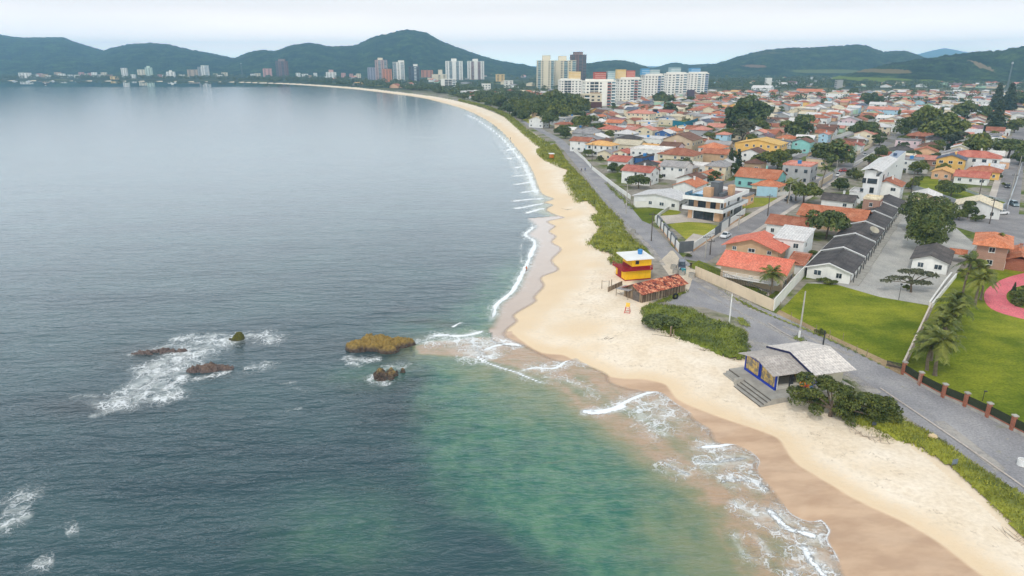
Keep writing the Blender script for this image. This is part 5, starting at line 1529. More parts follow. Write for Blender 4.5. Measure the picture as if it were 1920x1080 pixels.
# far woods: masses of crowns nobody could count
def woods(name, label, pts, size, mat, seed, hmin=5, hmax=11):
    rng = np.random.default_rng(seed)
    lobes = []
    for (x, y) in pts:
        r = rng.uniform(4, 8) * (0.75 if name == 'far_trees' else 1); h = rng.uniform(hmin, hmax)
        lobes.append((x, y, h * 0.55, r, r, h * 0.5))
    V, F = leaf_cloud(lobes, len(lobes) * 70, size, rng, inner=0.0)
    tag(link(name, np_mesh(name, V, F, [mat])), label, 'woods', kind='stuff')
random.seed(33)
P_ = []
while len(P_) < 760:
    px = random.uniform(-60, 1010); base = np.interp(px, [-60, 200, 400, 560, 660, 740, 800, 850, 900, 1010], [149.0, 149.3, 150.8, 155, 161, 166.5, 173, 180, 190, 190])
    py = base - abs(random.gauss(0, 6)) * (1 if px < 700 else 1.5) - 0.3
    if py < 136: continue
    q = G(px, py)
    if shore_gap(q.x, q.y) < 12 or not free(q.x, q.y, 3): continue
    P_.append((q.x, q.y))
woods('far_woods', 'dark green woods behind the curve of the far beach', P_, 1.7, M_leafA, 3)
P_ = []
while len(P_) < 620:
    px = random.uniform(1325, 1960); py = random.uniform(144, 165)
    if px > 1640 and random.random() < .35: continue
    if 1590 < px < 1720 and 147 < py < 157: continue
    q = G(px, py)
    if not free(q.x, q.y, 4): continue
    P_.append((q.x, q.y))
woods('far_woods', 'dark belt of woods between the town roofs and the right hand hills', P_, 1.6, M_leafA, 4)
P_ = []
while len(P_) < 150:
    q = G(random.uniform(930, 1330), random.uniform(141, 152))
    if free(q.x, q.y, 4): P_.append((q.x, q.y))
woods('far_woods', 'woods showing behind the tall apartment row', P_, 2.0, M_leafA, 6)

P_ = []
while len(P_) < 230:
    px = random.uniform(1330, 1925) if random.random() < .7 else random.uniform(870, 1050); py = random.uniform(161, 198) if px > 1100 else random.uniform(157, 180)
    q = G(px, py)
    if shore_gap(q.x, q.y) < 20: continue
    P_.append((q.x, q.y))
woods('far_trees', 'scattered distant tree crowns showing among the far roofs', P_, 1.0, M_leafA, 8, 6, 10)

# ------------------------------------------------------------------ palms
def frond(V, F, M, rng, a, el, Lf, z0, droop):
    pts = []
    for i in range(9):
        t = i / 8
        r = Lf * (t * math.cos(el) * (1 - 0.12 * t)); z = z0 + Lf * (t * math.sin(el) - droop * t * t)
        pts.append(np.array([math.cos(a) * r, math.sin(a) * r, z]))
    side = np.array([-math.sin(a), math.cos(a), 0])
    for i in range(8):
        p, q = pts[i], pts[i + 1]
        w = 0.035
        i0 = len(V); V += [p - side * w, p + side * w, q + side * w * .8, q - side * w * .8]; F.append([i0, i0 + 1, i0 + 2, i0 + 3])
        if i == 0: continue
        for h in range(3):
            b = p + (q - p) * (h / 3); u = (i + h / 3) / 8
            ll = 0.95 * math.sin(min(1, u * 1.25 + .1) * math.pi * 0.86) ** 0.7 * Lf / 3.4
            dr = (q - p) / np.linalg.norm(q - p)
            for s_ in (-1, 1):
                tip = b + side * s_ * ll * 0.8 + dr * ll * 0.55 + np.array([0, 0, -ll * (0.25 + 0.3 * rng.random())])
                i0 = len(V); V += [b - dr * .055, b + dr * .055, tip + dr * .03, tip - dr * .03]; F.append([i0, i0 + 1, i0 + 2, i0 + 3])
def palm_proto(seed, Hh, Lf, n=20, lean=0.6):
    rng = np.random.default_rng(seed)
    mb = MB(); pts, rad = [], []
    for i in range(9):
        t = i / 8; pts.append((lean * t * t, 0.15 * math.sin(t * 3), -0.2 + (Hh + .2) * t)); rad.append(0.2 - 0.08 * t + (0.1 if i == 0 else 0))
    mb.path(pts, rad, 8)
    for i in range(1, 24):
        t = i / 24; mb.tube((lean * t * t, 0.15 * math.sin(t * 3), Hh * t), (lean * t * t, 0.15 * math.sin(t * 3), Hh * t + .06), 0.225 - .08 * t, None, 8)
    tk = mb.mesh('trunk', [plain('palm_bark', lin(128, 114, 96), 0.9, 0.25, 2.5, 0.3)])
    V, F = [], []
    for k in range(n):
        el = rng.uniform(-0.25, 1.15); frond(V, F, None, rng, k * 2.399 + rng.normal() * .15, el, Lf * rng.uniform(0.85, 1.1), 0, 0.35 + 0.25 * rng.random())
    V = np.array(V) + np.array([lean, 0.15 * math.sin(3), Hh])
    cr = np_mesh('crown', V, np.array(F), [M_palm])
    nb = MB()
    for k in range(6): nb.tube((lean + .2 * math.cos(k), .2 * math.sin(k), Hh - .35), (lean + .22 * math.cos(k), .22 * math.sin(k), Hh - .1), .12, .1, 6)
    return cr, tk, nb.mesh('coconut', [plain('coconut_husk', lin(120, 120, 60), .7)])
PALMS = [palm_proto(1, 5.2, 3.0), palm_proto(2, 4.2, 2.8, 22, 0.3), palm_proto(3, 6.5, 3.0, 18, 0.9), palm_proto(4, 3.2, 2.8, 20, 0.2)]
def palm(px, base, k, s, label, group='coconut palms along the lawn', rz=None):
    g = G(px, base); cr, tk, nb = PALMS[k]
    s = s * 1.28
    t = thing('palm_tree', label, 'palm', g, random.uniform(0, 6.28) if rz is None else rz, group)
    link('crown', cr, t, scale=(s, s, s)); link('trunk', tk, t, scale=(s, s, s)); link('coconuts', nb, t, scale=(s, s, s))
    occ(g.x, g.y, 2)
palm(1753,704,1,1.12,'coconut palm nearest the brick pillar fence', rz=1)
palm(1745,676,3,1.0,'leaning palm just behind the nearest palm by the lawn wall', rz=2.6)
palm(1760,650,3,1.05,'palm second behind the pillar fence, hiding the lawn wall')
palm(1768,632,3,1.1,'dense palm midway along the wall between the two lawns')
palm(1785,608,3,1.15,'pale fronded palm at the far end of the lawn wall')
palm(1738,694,3,1.0,'low palm hidden between the two nearest palms and the lawn wall')
palm(1776,622,1,1.0,'palm with a bare trunk third from the planter end of the wall')
palm(1804,560,2,0.95,'tall palm beside the end of the courtyard planter', rz=.6)
palm(1828,572,1,1.05,'palm in front of its twin near the pink path', rz=.2)
palm(1838,562,0,0.95,'palm behind its twin near the pink path')
palm(1862,490,0,0.85,'palm growing against the front of the brick house')
palm(1444,552,1,0.92,'lone palm in the garden of the orange roofed beach house','garden palms', rz=4)
palm(1476,381,2,0.9,'tall palm by the pale blue hoarding, left one','garden palms'); palm(1492,376,0,0.9,'tall palm by the pale blue hoarding, right one','garden palms')
palm(1540,352,2,0.95,'yellowish palm on the paved street by the grey house','garden palms')
palm(1384,468+2,3,0.62,'tiny palm on the pavement by the orange roofed house','garden palms')
# ------------------------------------------------------------------ dune plants
M_dune = leafmat('dune_creeper', (0.10, 0.13, 0.015), (0.29, 0.315, 0.034), (0.36, 0.34, 0.07), 0.22)
M_dune2 = leafmat('dune_grass', (0.13, 0.155, 0.02), (0.33, 0.35, 0.048), (0.40, 0.38, 0.10), 0.3)
def dune(label, px, height, dens, size, seed, blades=0.5, z=0.0):
    rng = np.random.default_rng(seed)
    P = smooth_line(W(px + px[:1]), 3)[:-1]
    lo, hi = P.min(0), P.max(0)
    A = np.prod(hi - lo)
    n = int(A * dens)
    X = rng.uniform(lo[0], hi[0], n); Y = rng.uniform(lo[1], hi[1], n)
    m = inside(X, Y, P)
    X, Y = X[m], Y[m]
    d, _ = dist_line(X, Y, np.vstack([P, P[:1]]))
    ed = vnoise(X, Y, 0.35, 3)
    keep = d > (ed - 0.35) * 1.6
    X, Y, d = X[keep], Y[keep], d[keep]
    hgt = height * (1 - np.exp(-d / (height * 1.3 + 0.2))) * (0.35 + 1.1 * vnoise(X, Y, 0.28, 4))
    base = np.where(inside(X, Y, land_poly), 0.0, -0.45)
    Z0 = base + hgt * rng.uniform(0.55, 1.0, len(X)) + z
    n = len(X)
    bl = rng.random(n) < blades * (0.4 + vnoise(X, Y, 0.1, 2))
    s = size * rng.uniform(0.6, 1.4, n)
    ang = rng.uniform(0, 6.28, n); tilt = rng.normal(size=(n, 2)) * 0.5
    C = np.stack([X, Y, Z0], 1)
    a = np.stack([np.cos(ang), np.sin(ang), tilt[:, 0] * .6], 1); b = np.stack([-np.sin(ang), np.cos(ang), tilt[:, 1]], 1)
    q1 = np.stack([C - a * s[:, None], C - b * s[:, None] * .6, C + a * s[:, None], C + b * s[:, None] * .6], 1)
    lean = np.stack([rng.normal(size=n) * .45, rng.normal(size=n) * .45, np.ones(n)], 1); hb_ = size * 2.0 * rng.uniform(.7, 1.4, n)
    q2 = np.stack([C - a * s[:, None] * .35, C + a * s[:, None] * .35, C + a * s[:, None] * .1 + lean * hb_[:, None], C - a * s[:, None] * .1 + lean * hb_[:, None]], 1)
    Q = np.where(bl[:, None, None], q2, q1).reshape(-1, 3)
    V2, F2 = [], []
    # soil mound under the plants
    step = max(0.5, size * 3)
    gx = np.arange(lo[0], hi[0] + step, step); gy = np.arange(lo[1], hi[1] + step, step)
    MX, MY = np.meshgrid(gx, gy); fx, fy = MX.ravel(), MY.ravel()
    ins = inside(fx, fy, P); dd, _ = dist_line(fx, fy, np.vstack([P, P[:1]]))
    mz = np.where(ins, np.where(inside(fx, fy, land_poly), 0.0, -0.5) + 0.75 * height * (1 - np.exp(-dd / (height * 1.3 + .2))) * (0.35 + 1.1 * vnoise(fx, fy, 0.28, 4)), -1.0) + z
    ii = np.arange(len(fx)).reshape(MX.shape)
    FQ = np.stack([ii[:-1, :-1].ravel(), ii[:-1, 1:].ravel(), ii[1:, 1:].ravel(), ii[1:, :-1].ravel()], 1)
    FQ = FQ[(ins & (dd > step * 0.7))[FQ].all(1)]
    V = np.vstack([Q, np.stack([fx, fy, mz], 1)])
    F = np.vstack([np.arange(n * 4).reshape(n, 4), FQ + n * 4])
    mi = np.concatenate([np.where(bl, 1, 0), np.zeros(len(FQ), int)])
    tag(link('dune_vegetation', np_mesh('dune_vegetation', V, F, [M_dune, M_dune2], mi=mi)), label, 'dune plants', kind='stuff')
dune('long strip of low green dune plants between the sand and the beach road', [(1203,500),(1185,508),(1160,505),(1143,497),(1133,489),(1142,480),(1117,470),(1099,462),(1095,451),(1110,440),(1120,428),(1100,408),(1120,401),(1098,378),(1078,384),(1060,352),(1052,335),(1062,320),(1040,312),(1012,295),(1005,280),(1030,274),(1044,272),(1062,300),(1095,335),(1112,354),(1132,380),(1166,412),(1174,432),(1192,452),(1214,474)], 1.0, 7, 0.30, 1)
dune('green dune plants at the far sandy end of the beach road', [(972,229),(1010,258),(1034,272),(1012,278),(985,257),(958,232),(935,213),(900,200),(860,190),(865,188),(905,197),(950,213)], 1.4, 2.2, 0.5, 2)
dune('rounded green mound of creeping plants between the kiosk and the shed', [(1195,580),(1215,569),(1255,572),(1300,580),(1332,596),(1392,616),(1405,640),(1411,664),(1395,679),(1350,671),(1300,650),(1262,640),(1225,622),(1202,603)], 1.0, 16, 0.20, 3)
dune('grass tufts along the foot of the old tile roofed shed', [(1222,566),(1288,543),(1292,550),(1255,566),(1218,575)], 0.3, 14, 0.16, 4, 0.8)
dune('wide grassy dune strip along the near end of the beach road', [(1530,745),(1560,752),(1600,765),(1650,760),(1700,786),(1780,832),(1850,882),(1960,952),(2100,1062),(2100,1130),(1930,1032),(1905,1005),(1860,960),(1800,900),(1745,860),(1705,836),(1660,832),(1600,800),(1560,774)], 0.75, 26, 0.15, 5, 0.9)
dune('small oval of weeds in the gravel by the white pole', [(1375,596),(1390,594),(1412,608),(1405,616),(1385,610)], 0.3, 12, 0.14, 6, .6)
dune('tuft of grass round the foot of the pale utility pole', [(1480,628),(1500,630),(1515,640),(1500,643),(1484,636)], 0.25, 9, 0.14, 7, .8)
dune('dry weeds along the foot of the long beige wall', [(1330,532),(1400,566),(1450,590),(1560,634),(1690,700),(1680,702),(1560,644),(1440,594),(1390,572)], 0.22, 2.2, 0.15, 8, .9)
dune('strip of weeds at the foot of the white garden fence by the beach road', [(1140,342),(1182,380),(1195,392),(1188,394),(1172,385),(1135,348)], 0.4, 3, 0.25, 9, .8)

# ------------------------------------------------------------------ rocks
def rock_mat(name, a, b, moss, mz):
    t = NT(name)
    p = t.pos(); o = t.obj()
    n1, n2 = t.noise(o, 0.5, 5, 0.65), t.noise(o, 2.5, 5, 0.7)
    c = t.mix(t.ss(n2, 0.3, 0.7), a, b)
    sx = t.new('ShaderNodeSeparateXYZ'); t.link(p, sx.inputs[0])
    up = t.ss(t.math('ADD', sx.outputs['Z'], t.math('MULTIPLY', n1, 1.0)), SEA_Z + mz, SEA_Z + mz + 0.8)
    c = t.mix(up, c, t.mix(t.ss(n2, 0.35, 0.65), tuple(x * .6 for x in moss), moss))
    t.link(c, t.b.inputs['Base Color']); t.link(t.math('ADD', 0.35, t.math('MULTIPLY', up, 0.5)), t.b.inputs['Roughness'])
    t.bump(n2, 0.9, 0.25)
    return t.m
M_rock = rock_mat('mossy_rock', lin(44, 36, 32), lin(86, 66, 52), lin(152, 126, 66), 0.8)
M_rockd = rock_mat('wet_rock', lin(64, 52, 50), lin(112, 94, 88), lin(118, 98, 86), 0.6)
M_rockg = rock_mat('green_rock', lin(40, 38, 28), lin(70, 64, 36), lin(88, 88, 24), 0.3)
def rock(px, py, lobes, mat, label, seed):
    g = G(px, py, SEA_Z)
    rng = np.random.default_rng(seed)
    xs = np.linspace(-1, 1, 90)
    R_ = max(abs(l[0]) + l[2] for l in lobes) * 1.15; S_ = max(abs(l[1]) + l[3] for l in lobes) * 1.15
    X, Y = np.meshgrid(xs * R_, xs * S_)
    Hh = np.full(X.shape, -1.2)
    for (cx_, cy_, rx, ry, h) in lobes:
        e = ((X - cx_) / rx) ** 2 + ((Y - cy_) / ry) ** 2
        Hh = np.maximum(Hh, h * np.sqrt(np.clip(1 - e, 0, 1)) - 1.2 * (e > 1) - 0.35)
    rg = 1 - 2 * np.abs(vnoise(X + seed * 7, Y + 3, 0.55, 4, 0.6) - 0.5)
    Hh = Hh + ((rg - 0.72) * 1.7 + (vnoise(X + 5, Y + seed, 1.9, 4, .65) - 0.5) * 0.8) * (Hh > -1.0)
    # strata tilted across the rock
    V = np.stack([X.ravel(), Y.ravel(), Hh.ravel()], 1)
    ii = np.arange(90 * 90).reshape(90, 90)
    F = np.stack([ii[:-1, :-1].ravel(), ii[:-1, 1:].ravel(), ii[1:, 1:].ravel(), ii[1:, :-1].ravel()], 1)
    F = F[(V[F][:, :, 2] > -1.1).any(1)]
    tag(link('sea_rock', np_mesh('sea_rock', V, F, [mat]), loc=g), label, 'rock')
rock(708,652,[(-3.2,-.3,2.4,1.9,1.5),(0,.4,3.2,2.2,2.1),(3.2,1.0,2.6,1.5,1.6),(2.2,-1.3,2.0,1.6,1.3),(-1.8,1.8,1.6,1.2,1.9),(5.2,1.4,1.3,.9,1.1)],M_rock,'big golden brown mossy rock at the tip of the sand spit',3)
rock(730,704,[(.2,.3,1.3,1.0,1.2),(-1.6,.2,1.0,1.5,.9),(-.6,-1.3,1.6,.9,.9),(1.5,1.2,.9,.5,.8)],M_rock,'small dark rock with a mossy top below the big golden one',5)
rock(392,694,[(-1.2,-.3,2.4,1.0,.9),(1.4,.5,2.6,.9,.9),(0,.2,2,1.2,1)],M_rockd,'flat brown wet rock at the edge of the white surf',7)
rock(447,636,[(0,0,1.1,1.0,1.3),(-.8,-.3,.9,.6,.9)],M_rockg,'small green topped rock at the far end of the surf',9)
rock(300,660,[(-2,-.4,3.2,.9,.42),(1.6,.4,3.0,.7,.4)],M_rockd,'long low wet ledge behind the surf',13)

# ------------------------------------------------------------------ yellow lifeguard house
M_yel = plain('yellow_paint', lin(238, 186, 24), 0.6, 0.08, 0.8, 0.2)
M_red = plain('dark_red_paint', lin(150, 24, 34), 0.6, 0.12, 0.8, 0.25)
M_tank = plain('tank_blue', lin(60, 150, 200), 0.45)
lg = thing('lifeguard_house', 'yellow and red two storey lifeguard house with a white flat roof', 'lifeguard house', G(1172, 527), R(15))
m = MB(); m.box(0, 6.2, 0, 5.2, -0.5, 2.35, 0); m.box(-0.03, 6.23, -0.03, 5.23, -0.5, 0.25, 1); m.box(1.5, 6.2, 0.05, 5.0, 3.2, 4.95, 0); m.box(1.48, 6.22, 0.03, 5.02, 2.55, 3.2, 1)
link('wall', m.mesh('wall', [M_yel, M_red]), lg)
m = MB(); m.box(-0.9, 6.3, -0.6, 5.3, 2.35, 2.55)
bal = link('balcony', m.mesh('balcony', [M_red]), lg)
m = MB()
for a, b, c, d in ((-0.9, 6.3, -0.6, -0.52), (-0.9, -0.82, -0.52, 5.3), (6.22, 6.3, -0.52, 0.04)):
    m.box(a, b, c, d, 2.55, 2.8); m.box(a, b, c, d, 3.3, 3.38); m.box(a, b, c, d, 3.02, 3.08)
for k in range(9): x = -0.88 + k * 0.89; m.box(x, x + .06, -0.59, -0.53, 2.8, 3.3)
for k in range(6): y = -0.3 + k * 1.0; m.box(-0.89, -0.83, y, y + .06, 2.8, 3.3)
link('railing', m.mesh('railing', [M_red]), bal)
m = MB(); m.slab([(-0.1, -.55, 5.0), (6.55, -.55, 5.0), (6.55, 5.3, 5.3), (-0.1, 5.3, 5.3)], 0.2)
link('roof', m.mesh('roof', [M_white]), lg)
on_face(lg, ME_dwin, 'window', 's', 6.2, 5.2, 2.3, 3.75, 0.85, 0.75, -0.04)
m = MB(); m.box(-0.06, 0.0, 2.2, 4.2, 0, 2.05); m.box(-0.09, -0.06, 2.35, 3.15, .1, 1.95); m.box(-0.09, -0.06, 3.25, 4.05, .1, 1.95); link('door', m.mesh('door', [M_red]), lg)
m = MB(); m.tube((4.7, 3.0, 5.15), (4.7, 3.0, 6.1), .5, .58, 14); m.tube((4.7, 3.0, 6.1), (4.7, 3.0, 6.25), .62, .4, 14); link('water_tank', m.mesh('water_tank', [M_tank]), lg)
m = MB(); m.tube((5.6, -.85, 2.6), (5.6, -.85, 3.5), .02, .02, 5); link('drainpipe', m.mesh('drainpipe', [M_white]), lg)
q = G(1195, 515); occ(q.x, q.y, 6)

# ------------------------------------------------------------------ old plank shed with tile roof
def plank_mat():
    t = NT('weathered_planks')
    o = t.obj()
    w = t.new('ShaderNodeTexVoronoi', feature='F1'); t.link(t.map(o, (4.5, 4.5, 0.02)), w.inputs['Vector']); w.inputs['Scale'].default_value = 1.0
    n = t.noise(t.map(o, (6, 6, 0.8)), 1.0, 5, 0.7)
    sepc = t.new('ShaderNodeSeparateColor'); t.link(w.outputs['Color'], sepc.inputs[0])
    c = t.mix(sepc.outputs[0], lin(84, 66, 52), lin(176, 156, 130))
    c = t.mul(0.9, c, t.mix(t.ss(n, .3, .7), (.5, .48, .46), (1.15, 1.12, 1.1)))
    t.link(c, t.b.inputs['Base Color']); t.set(Roughness=0.9); t.bump(n, .8, .05)
    return t.m
M_plank = plank_mat()
def old_tiles():
    t = NT('old_clay_tiles'); uv = t.uv()
    v = t.new('ShaderNodeTexVoronoi', feature='F1'); t.link(t.map(uv, (3.2, 2.2, 1)), v.inputs['Vector']); v.inputs['Scale'].default_value = 1.0
    sc = t.new('ShaderNodeSeparateColor'); t.link(v.outputs['Color'], sc.inputs[0])
    n = t.noise(uv, 0.5, 4, 0.7)
    k = t.math('ADD', t.math('MULTIPLY', sc.outputs[0], 0.75), t.math('MULTIPLY', n, 0.5))
    c = t.mix(t.ss(k, 0.3, 0.62), lin(84, 44, 44), lin(176, 92, 66)); c = t.mix(t.ss(k, 0.7, 0.95), c, lin(222, 158, 122))
    t.link(c, t.b.inputs['Base Color']); t.set(Roughness=0.95); t.bump(v.outputs['Distance'], 0.8, 0.08)
    return t.m
M_oldroof = old_tiles()
sh = thing('fishing_shed', 'old plank fishing shed with a mottled red tile roof', 'shed', G(1203, 568), R(34))
m = MB()
rs = random.Random(4)
def planks(x0, y0, x1, y1, h0, h1):
    L_ = math.hypot(x1 - x0, y1 - y0); n = int(L_ / 0.26); dx, dy = (x1 - x0) / n, (y1 - y0) / n; nx, ny = dy / 0.26 * .05, -dx / 0.26 * .05
    for k in range(n):
        o_ = rs.uniform(-.5, .7); w_ = rs.uniform(.82, .97); hh = h0 + (h1 - h0) * (k + .5) / n - rs.uniform(0, .12)
        a = (x0 + dx * k + nx * o_, y0 + dy * k + ny * o_); b = (x0 + dx * (k + w_) + nx * o_, y0 + dy * (k + w_) + ny * o_)
        m.prism([a, b, (b[0] + nx * .8, b[1] + ny * .8), (a[0] + nx * .8, a[1] + ny * .8)], -0.6, hh)
planks(0, 0, 12.6, 0, 2.0, 2.0); planks(0, 5.2, 0, 2.6, 2.0, 3.1); planks(0, 2.6, 0, 0, 3.1, 2.0); planks(12.6, 0, 12.6, 5.2, 2.0, 2.0); planks(12.6, 5.2, 0, 5.2, 2, 2)
m.box(0.15, 12.45, 0.15, 5.05, -.6, 1.9)
link('wall', m.mesh('wall', [M_plank]), sh)
m = MB(); roof_shape(m, 'gu', 12.6, 5.2, 2.1, 0.44, 0.45, 0, 0.1)
rs2 = random.Random(8)
for k in range(520):                      # loose, lifted and slipped tiles
    x = rs2.uniform(-.3, 12.8); s_ = rs2.choice([0, 0, 1]); r_ = rs2.uniform(0, 2.9); y = -0.4 + r_ if s_ == 0 else 5.6 - r_; z = 2.1 - .2 + r_ * .44 + .02
    dz = .3 * .44 * (1 if s_ == 0 else -1)
    m.slab([(x, y, z + .05), (x + .2, y, z + rs2.uniform(.03, .09)), (x + .2, y + .3, z + .05 + dz), (x, y + .3, z + rs2.uniform(.03, .09) + dz)], .03)
link('roof', m.mesh('roof', [M_oldroof]), sh)
m = MB(); m.box(-.12, -.05, 0.7, 1.55, -.3, 1.95); m.box(-.12, -.05, 1.65, 2.5, -.3, 1.95); m.box(-.15, -.12, .7, 2.5, .4, .55); m.box(-.15, -.12, .7, 2.5, 1.3, 1.45); link('double_door', m.mesh('double_door', [plain('grey_planks', lin(112, 104, 98), .9, .3, 2.5, .4)]), sh)
m = MB(); m.slab([(-1.2, 2.8, 2.0), (1.6, 2.8, 2.25), (1.6, 6.6, 1.75), (-1.2, 6.6, 1.55)], .08); link('lean_to_sheet', m.mesh('lean_to_sheet', [roofm('grey')]), sh)
m = MB()
for x_, y_ in ((-1.1, 3.0), (-1.1, 6.4), (1.4, 6.4)): m.tube((x_, y_, -.6), (x_, y_, 1.7), .07, .06, 6)
link('post', m.mesh('post', [M_plank]), sh)
q = G(1240, 548); occ(q.x, q.y, 7)
# black tyre-like drum by the shed
m = MB()
g = G(1236, 561)
for k in range(14):
    a0, a1 = k * 6.283 / 14, (k + 1) * 6.283 / 14
    m.tube((math.cos(a0) * .5, -.0, .62 + math.sin(a0) * .5), (math.cos(a1) * .5, 0, .62 + math.sin(a1) * .5), .2, None, 7, 0, False)
tag(link('tyre', m.mesh('tyre', [plain('black_rubber', lin(30, 30, 34), .8)]), loc=G(1266, 561), rz=R(20)), 'black tyre lying in the grass beside the plank shed', 'tyre')

# ------------------------------------------------------------------ beach kiosk
M_blue = plain('blue_frame_paint', lin(24, 56, 160), 0.5, 0.1)
M_fc = roofmat('fibre_cement', lin(176, 170, 164), lin(196, 190, 184), 0.5, 0.3, 0.9, 4.5)
M_fc2 = roofmat('pale_fibre_cement', lin(216, 211, 205), lin(230, 225, 218), 0.5, 0.18, 0.9, 4.5)
c0 = G(1454, 710, 3.0)
kk = thing('beach_kiosk', 'beach kiosk with blue framed windows under grey corrugated roofs', 'kiosk', (c0.x, c0.y, .3), R(15.5))
m = MB()
m.box(-1.6, 12.6, -1.7, 9.0, -1.6, 0.45)
for k in range(3): m.box(-1.6 - .55 * (k + 1), -1.6 - .55 * k, -1.7, 5.0, -1.6, 0.45 - .26 * (k + 1))
for k in range(2): m.box(-1.6 - .5 * (k + 1), -1.6 - .5 * k, 5.6, 9.0, -1.6, 0.45 - .3 * (k + 1))
pl = link('platform', m.mesh('platform', [M_conc]), kk)
for k in range(4):
    m = MB(); x_ = -1.6 - .55 * k; m.box(x_ - .03, x_ - .004, -1.7, 5.0 if k else 9.0, .45 - .26 * (k + 1) + .01, .45 - .26 * k - .04); link('riser', m.mesh('riser', [plain('dark_riser', lin(104, 98, 92), .9)]), pl)
m = MB(); m.box(-2.9, -1.5, 5.0, 5.6, -1.2, 0.62); link('step_wall', m.mesh('step_wall', [M_conc]), pl)
m = MB(); m.box(0.75, 5.9, 0.75, 7.9, 0.45, 0.9, 0); m.box(5.9, 12.0, 0.3, 8.2, 0.45, 3.05, 1); m.box(5.85, 5.9, 1.2, 7.6, 0.9, 2.9, 2); m.box(.8, 5.85, 7.75, 7.85, .9, 2.9, 1)
wl_ = link('wall', m.mesh('wall', [plain('white_panel', lin(206, 202, 192), .7), plain('cream_panel', lin(214, 206, 184), .7), plain('yellow_inner_wall', lin(226, 186, 96), .7, .25, 1.5)]), kk)
m = MB()
for y in (0.55, 4.1, 4.5, 8.0): m.box(0.55, 0.75, y - .0, y + .22, 0.45, 3.05 + (0.9 if 3.9 < y < 4.8 else 0))
m.box(0.52, 0.78, 0.55, 8.2, 0.45, 0.78); m.box(0.56, 0.72, 0.77, 8.0, 3.0, 3.12)
m.box(5.7, 5.95, 0.4, 0.65, .45, 3.1); m.box(5.45, 5.6, -.9, 9.3, 3.0, 3.12); 
fr = link('window_frame', m.mesh('window_frame', [M_blue]), kk)
m = MB()
for y0_, y1_ in ((0.8, 4.08), (4.74, 7.98)): m.face([(0.64, y1_, 0.8), (0.64, y0_, 0.8), (0.64, y0_, 2.98), (0.64, y1_, 2.98)])
t_ = NT('kiosk_glass'); nn = t_.noise(t_.obj(), 1.4, 4, .7); t_.link(t_.mix(t_.ss(nn, .4, .62), lin(120, 112, 100), lin(206, 170, 92)), t_.b.inputs['Base Color']); t_.set(Roughness=.1)
link('window_pane', m.mesh('window_pane', [t_.m]), fr)
m = MB(); m.box(0.9, 1.0, .62, .74, .45, 3.0); m.box(3.0, 3.15, .6, .74, .45, 3.0, 1); m.box(3.2, 3.9, .9, 1.0, .45, 2.6, 1); link('door_post', m.mesh('door_post', [M_white, M_darkf]), kk)
m = MB()
def gable(mb, x0, x1, yl, yr, yc, ze_r, ze_l, zr, mi):
    sl_ = math.hypot(yc - yr, zr - ze_r)
    mb.slab([(x0, yr, ze_r), (x1, yr, ze_r), (x1, yc, zr), (x0, yc, zr)], .07, mi, [(x0, 0), (x1, 0), (x1, sl_), (x0, sl_)])
    mb.slab([(x0, yc, zr), (x1, yc, zr), (x1, yl, ze_l), (x0, yl, ze_l)], .07, mi, [(x0, 0), (x1, 0), (x1, sl_), (x0, sl_)])
gable(m, -0.45, 5.9, 8.75, 0.0, 4.35, 3.1, 3.1, 4.15, 0)
gable(m, 5.4, 12.6, 9.8, -1.5, 4.3, 3.2, 3.2, 4.5, 1)
rk = link('roof', m.mesh('roof', [M_fc, M_fc2]), kk)
m = MB(); m.slab([(5.28, -1.5, 3.19), (5.395, -1.5, 3.19), (5.395, 4.3, 4.49), (5.28, 4.3, 4.49)], .3); m.slab([(5.28, 4.3, 4.49), (5.395, 4.3, 4.49), (5.395, 9.8, 3.19), (5.28, 9.8, 3.19)], .3)
link('fascia_board', m.mesh('fascia_board', [plain('navy_fascia', lin(34, 36, 74), .6)]), rk)
m = MB(); m.face([(5.75, -1.2, 3.1), (5.75, 9.5, 3.1), (5.75, 4.3, 4.3)][::-1]); m.face([(0.6, .6, 3.1), (0.6, 8.1, 3.1), (0.6, 4.35, 4.0)][::-1]); link('gable_panel', m.mesh('gable_panel', [M_fc]), kk)
q = G(1500, 690); occ(q.x, q.y, 8)
# beach floats hanging outside the kiosk
fl_c = [lin(232, 150, 40), lin(226, 60, 40), lin(240, 200, 60), lin(70, 60, 140), lin(220, 60, 120), lin(240, 170, 60), lin(50, 110, 190)]
M_fl = [plain('float_%s' % n_, c_, .45, .05) for n_, c_ in zip(('orange', 'red', 'yellow', 'violet', 'pink', 'amber', 'blue'), fl_c)]
FN = ['orange', 'red', 'yellow', 'violet', 'pink', 'amber', 'blue']
for k in range(7):
    m = MB(); r_ = .34
    for j in range(12):
        a0, a1 = j * 6.283 / 12, (j + 1) * 6.283 / 12
        m.tube((math.cos(a0) * r_, 0, math.sin(a0) * r_), (math.cos(a1) * r_, 0, math.sin(a1) * r_), .14, None, 7, 0, False)
    loc = kk.matrix_basis @ Vector((0, 0, 0)); a = R(15.5); lx, ly, lz = 4.3 + .62 * (k % 4) + .3 * (k // 4), -.55 - .1 * (k % 2), (1.95 if k < 4 else 1.0)
    wx, wy = c0.x + math.cos(a) * lx - math.sin(a) * ly, c0.y + math.sin(a) * lx + math.cos(a) * ly
    tag(link('swim_ring', m.mesh('swim_ring', [M_fl[k]]), loc=(wx, wy, lz - .07), rz=a + R(6 * k - 15)), '%s inflatable swim ring in the %s row outside the beach kiosk' % (FN[k], 'upper' if k < 4 else 'lower'), 'swim ring', 'inflatable swim rings at the kiosk')
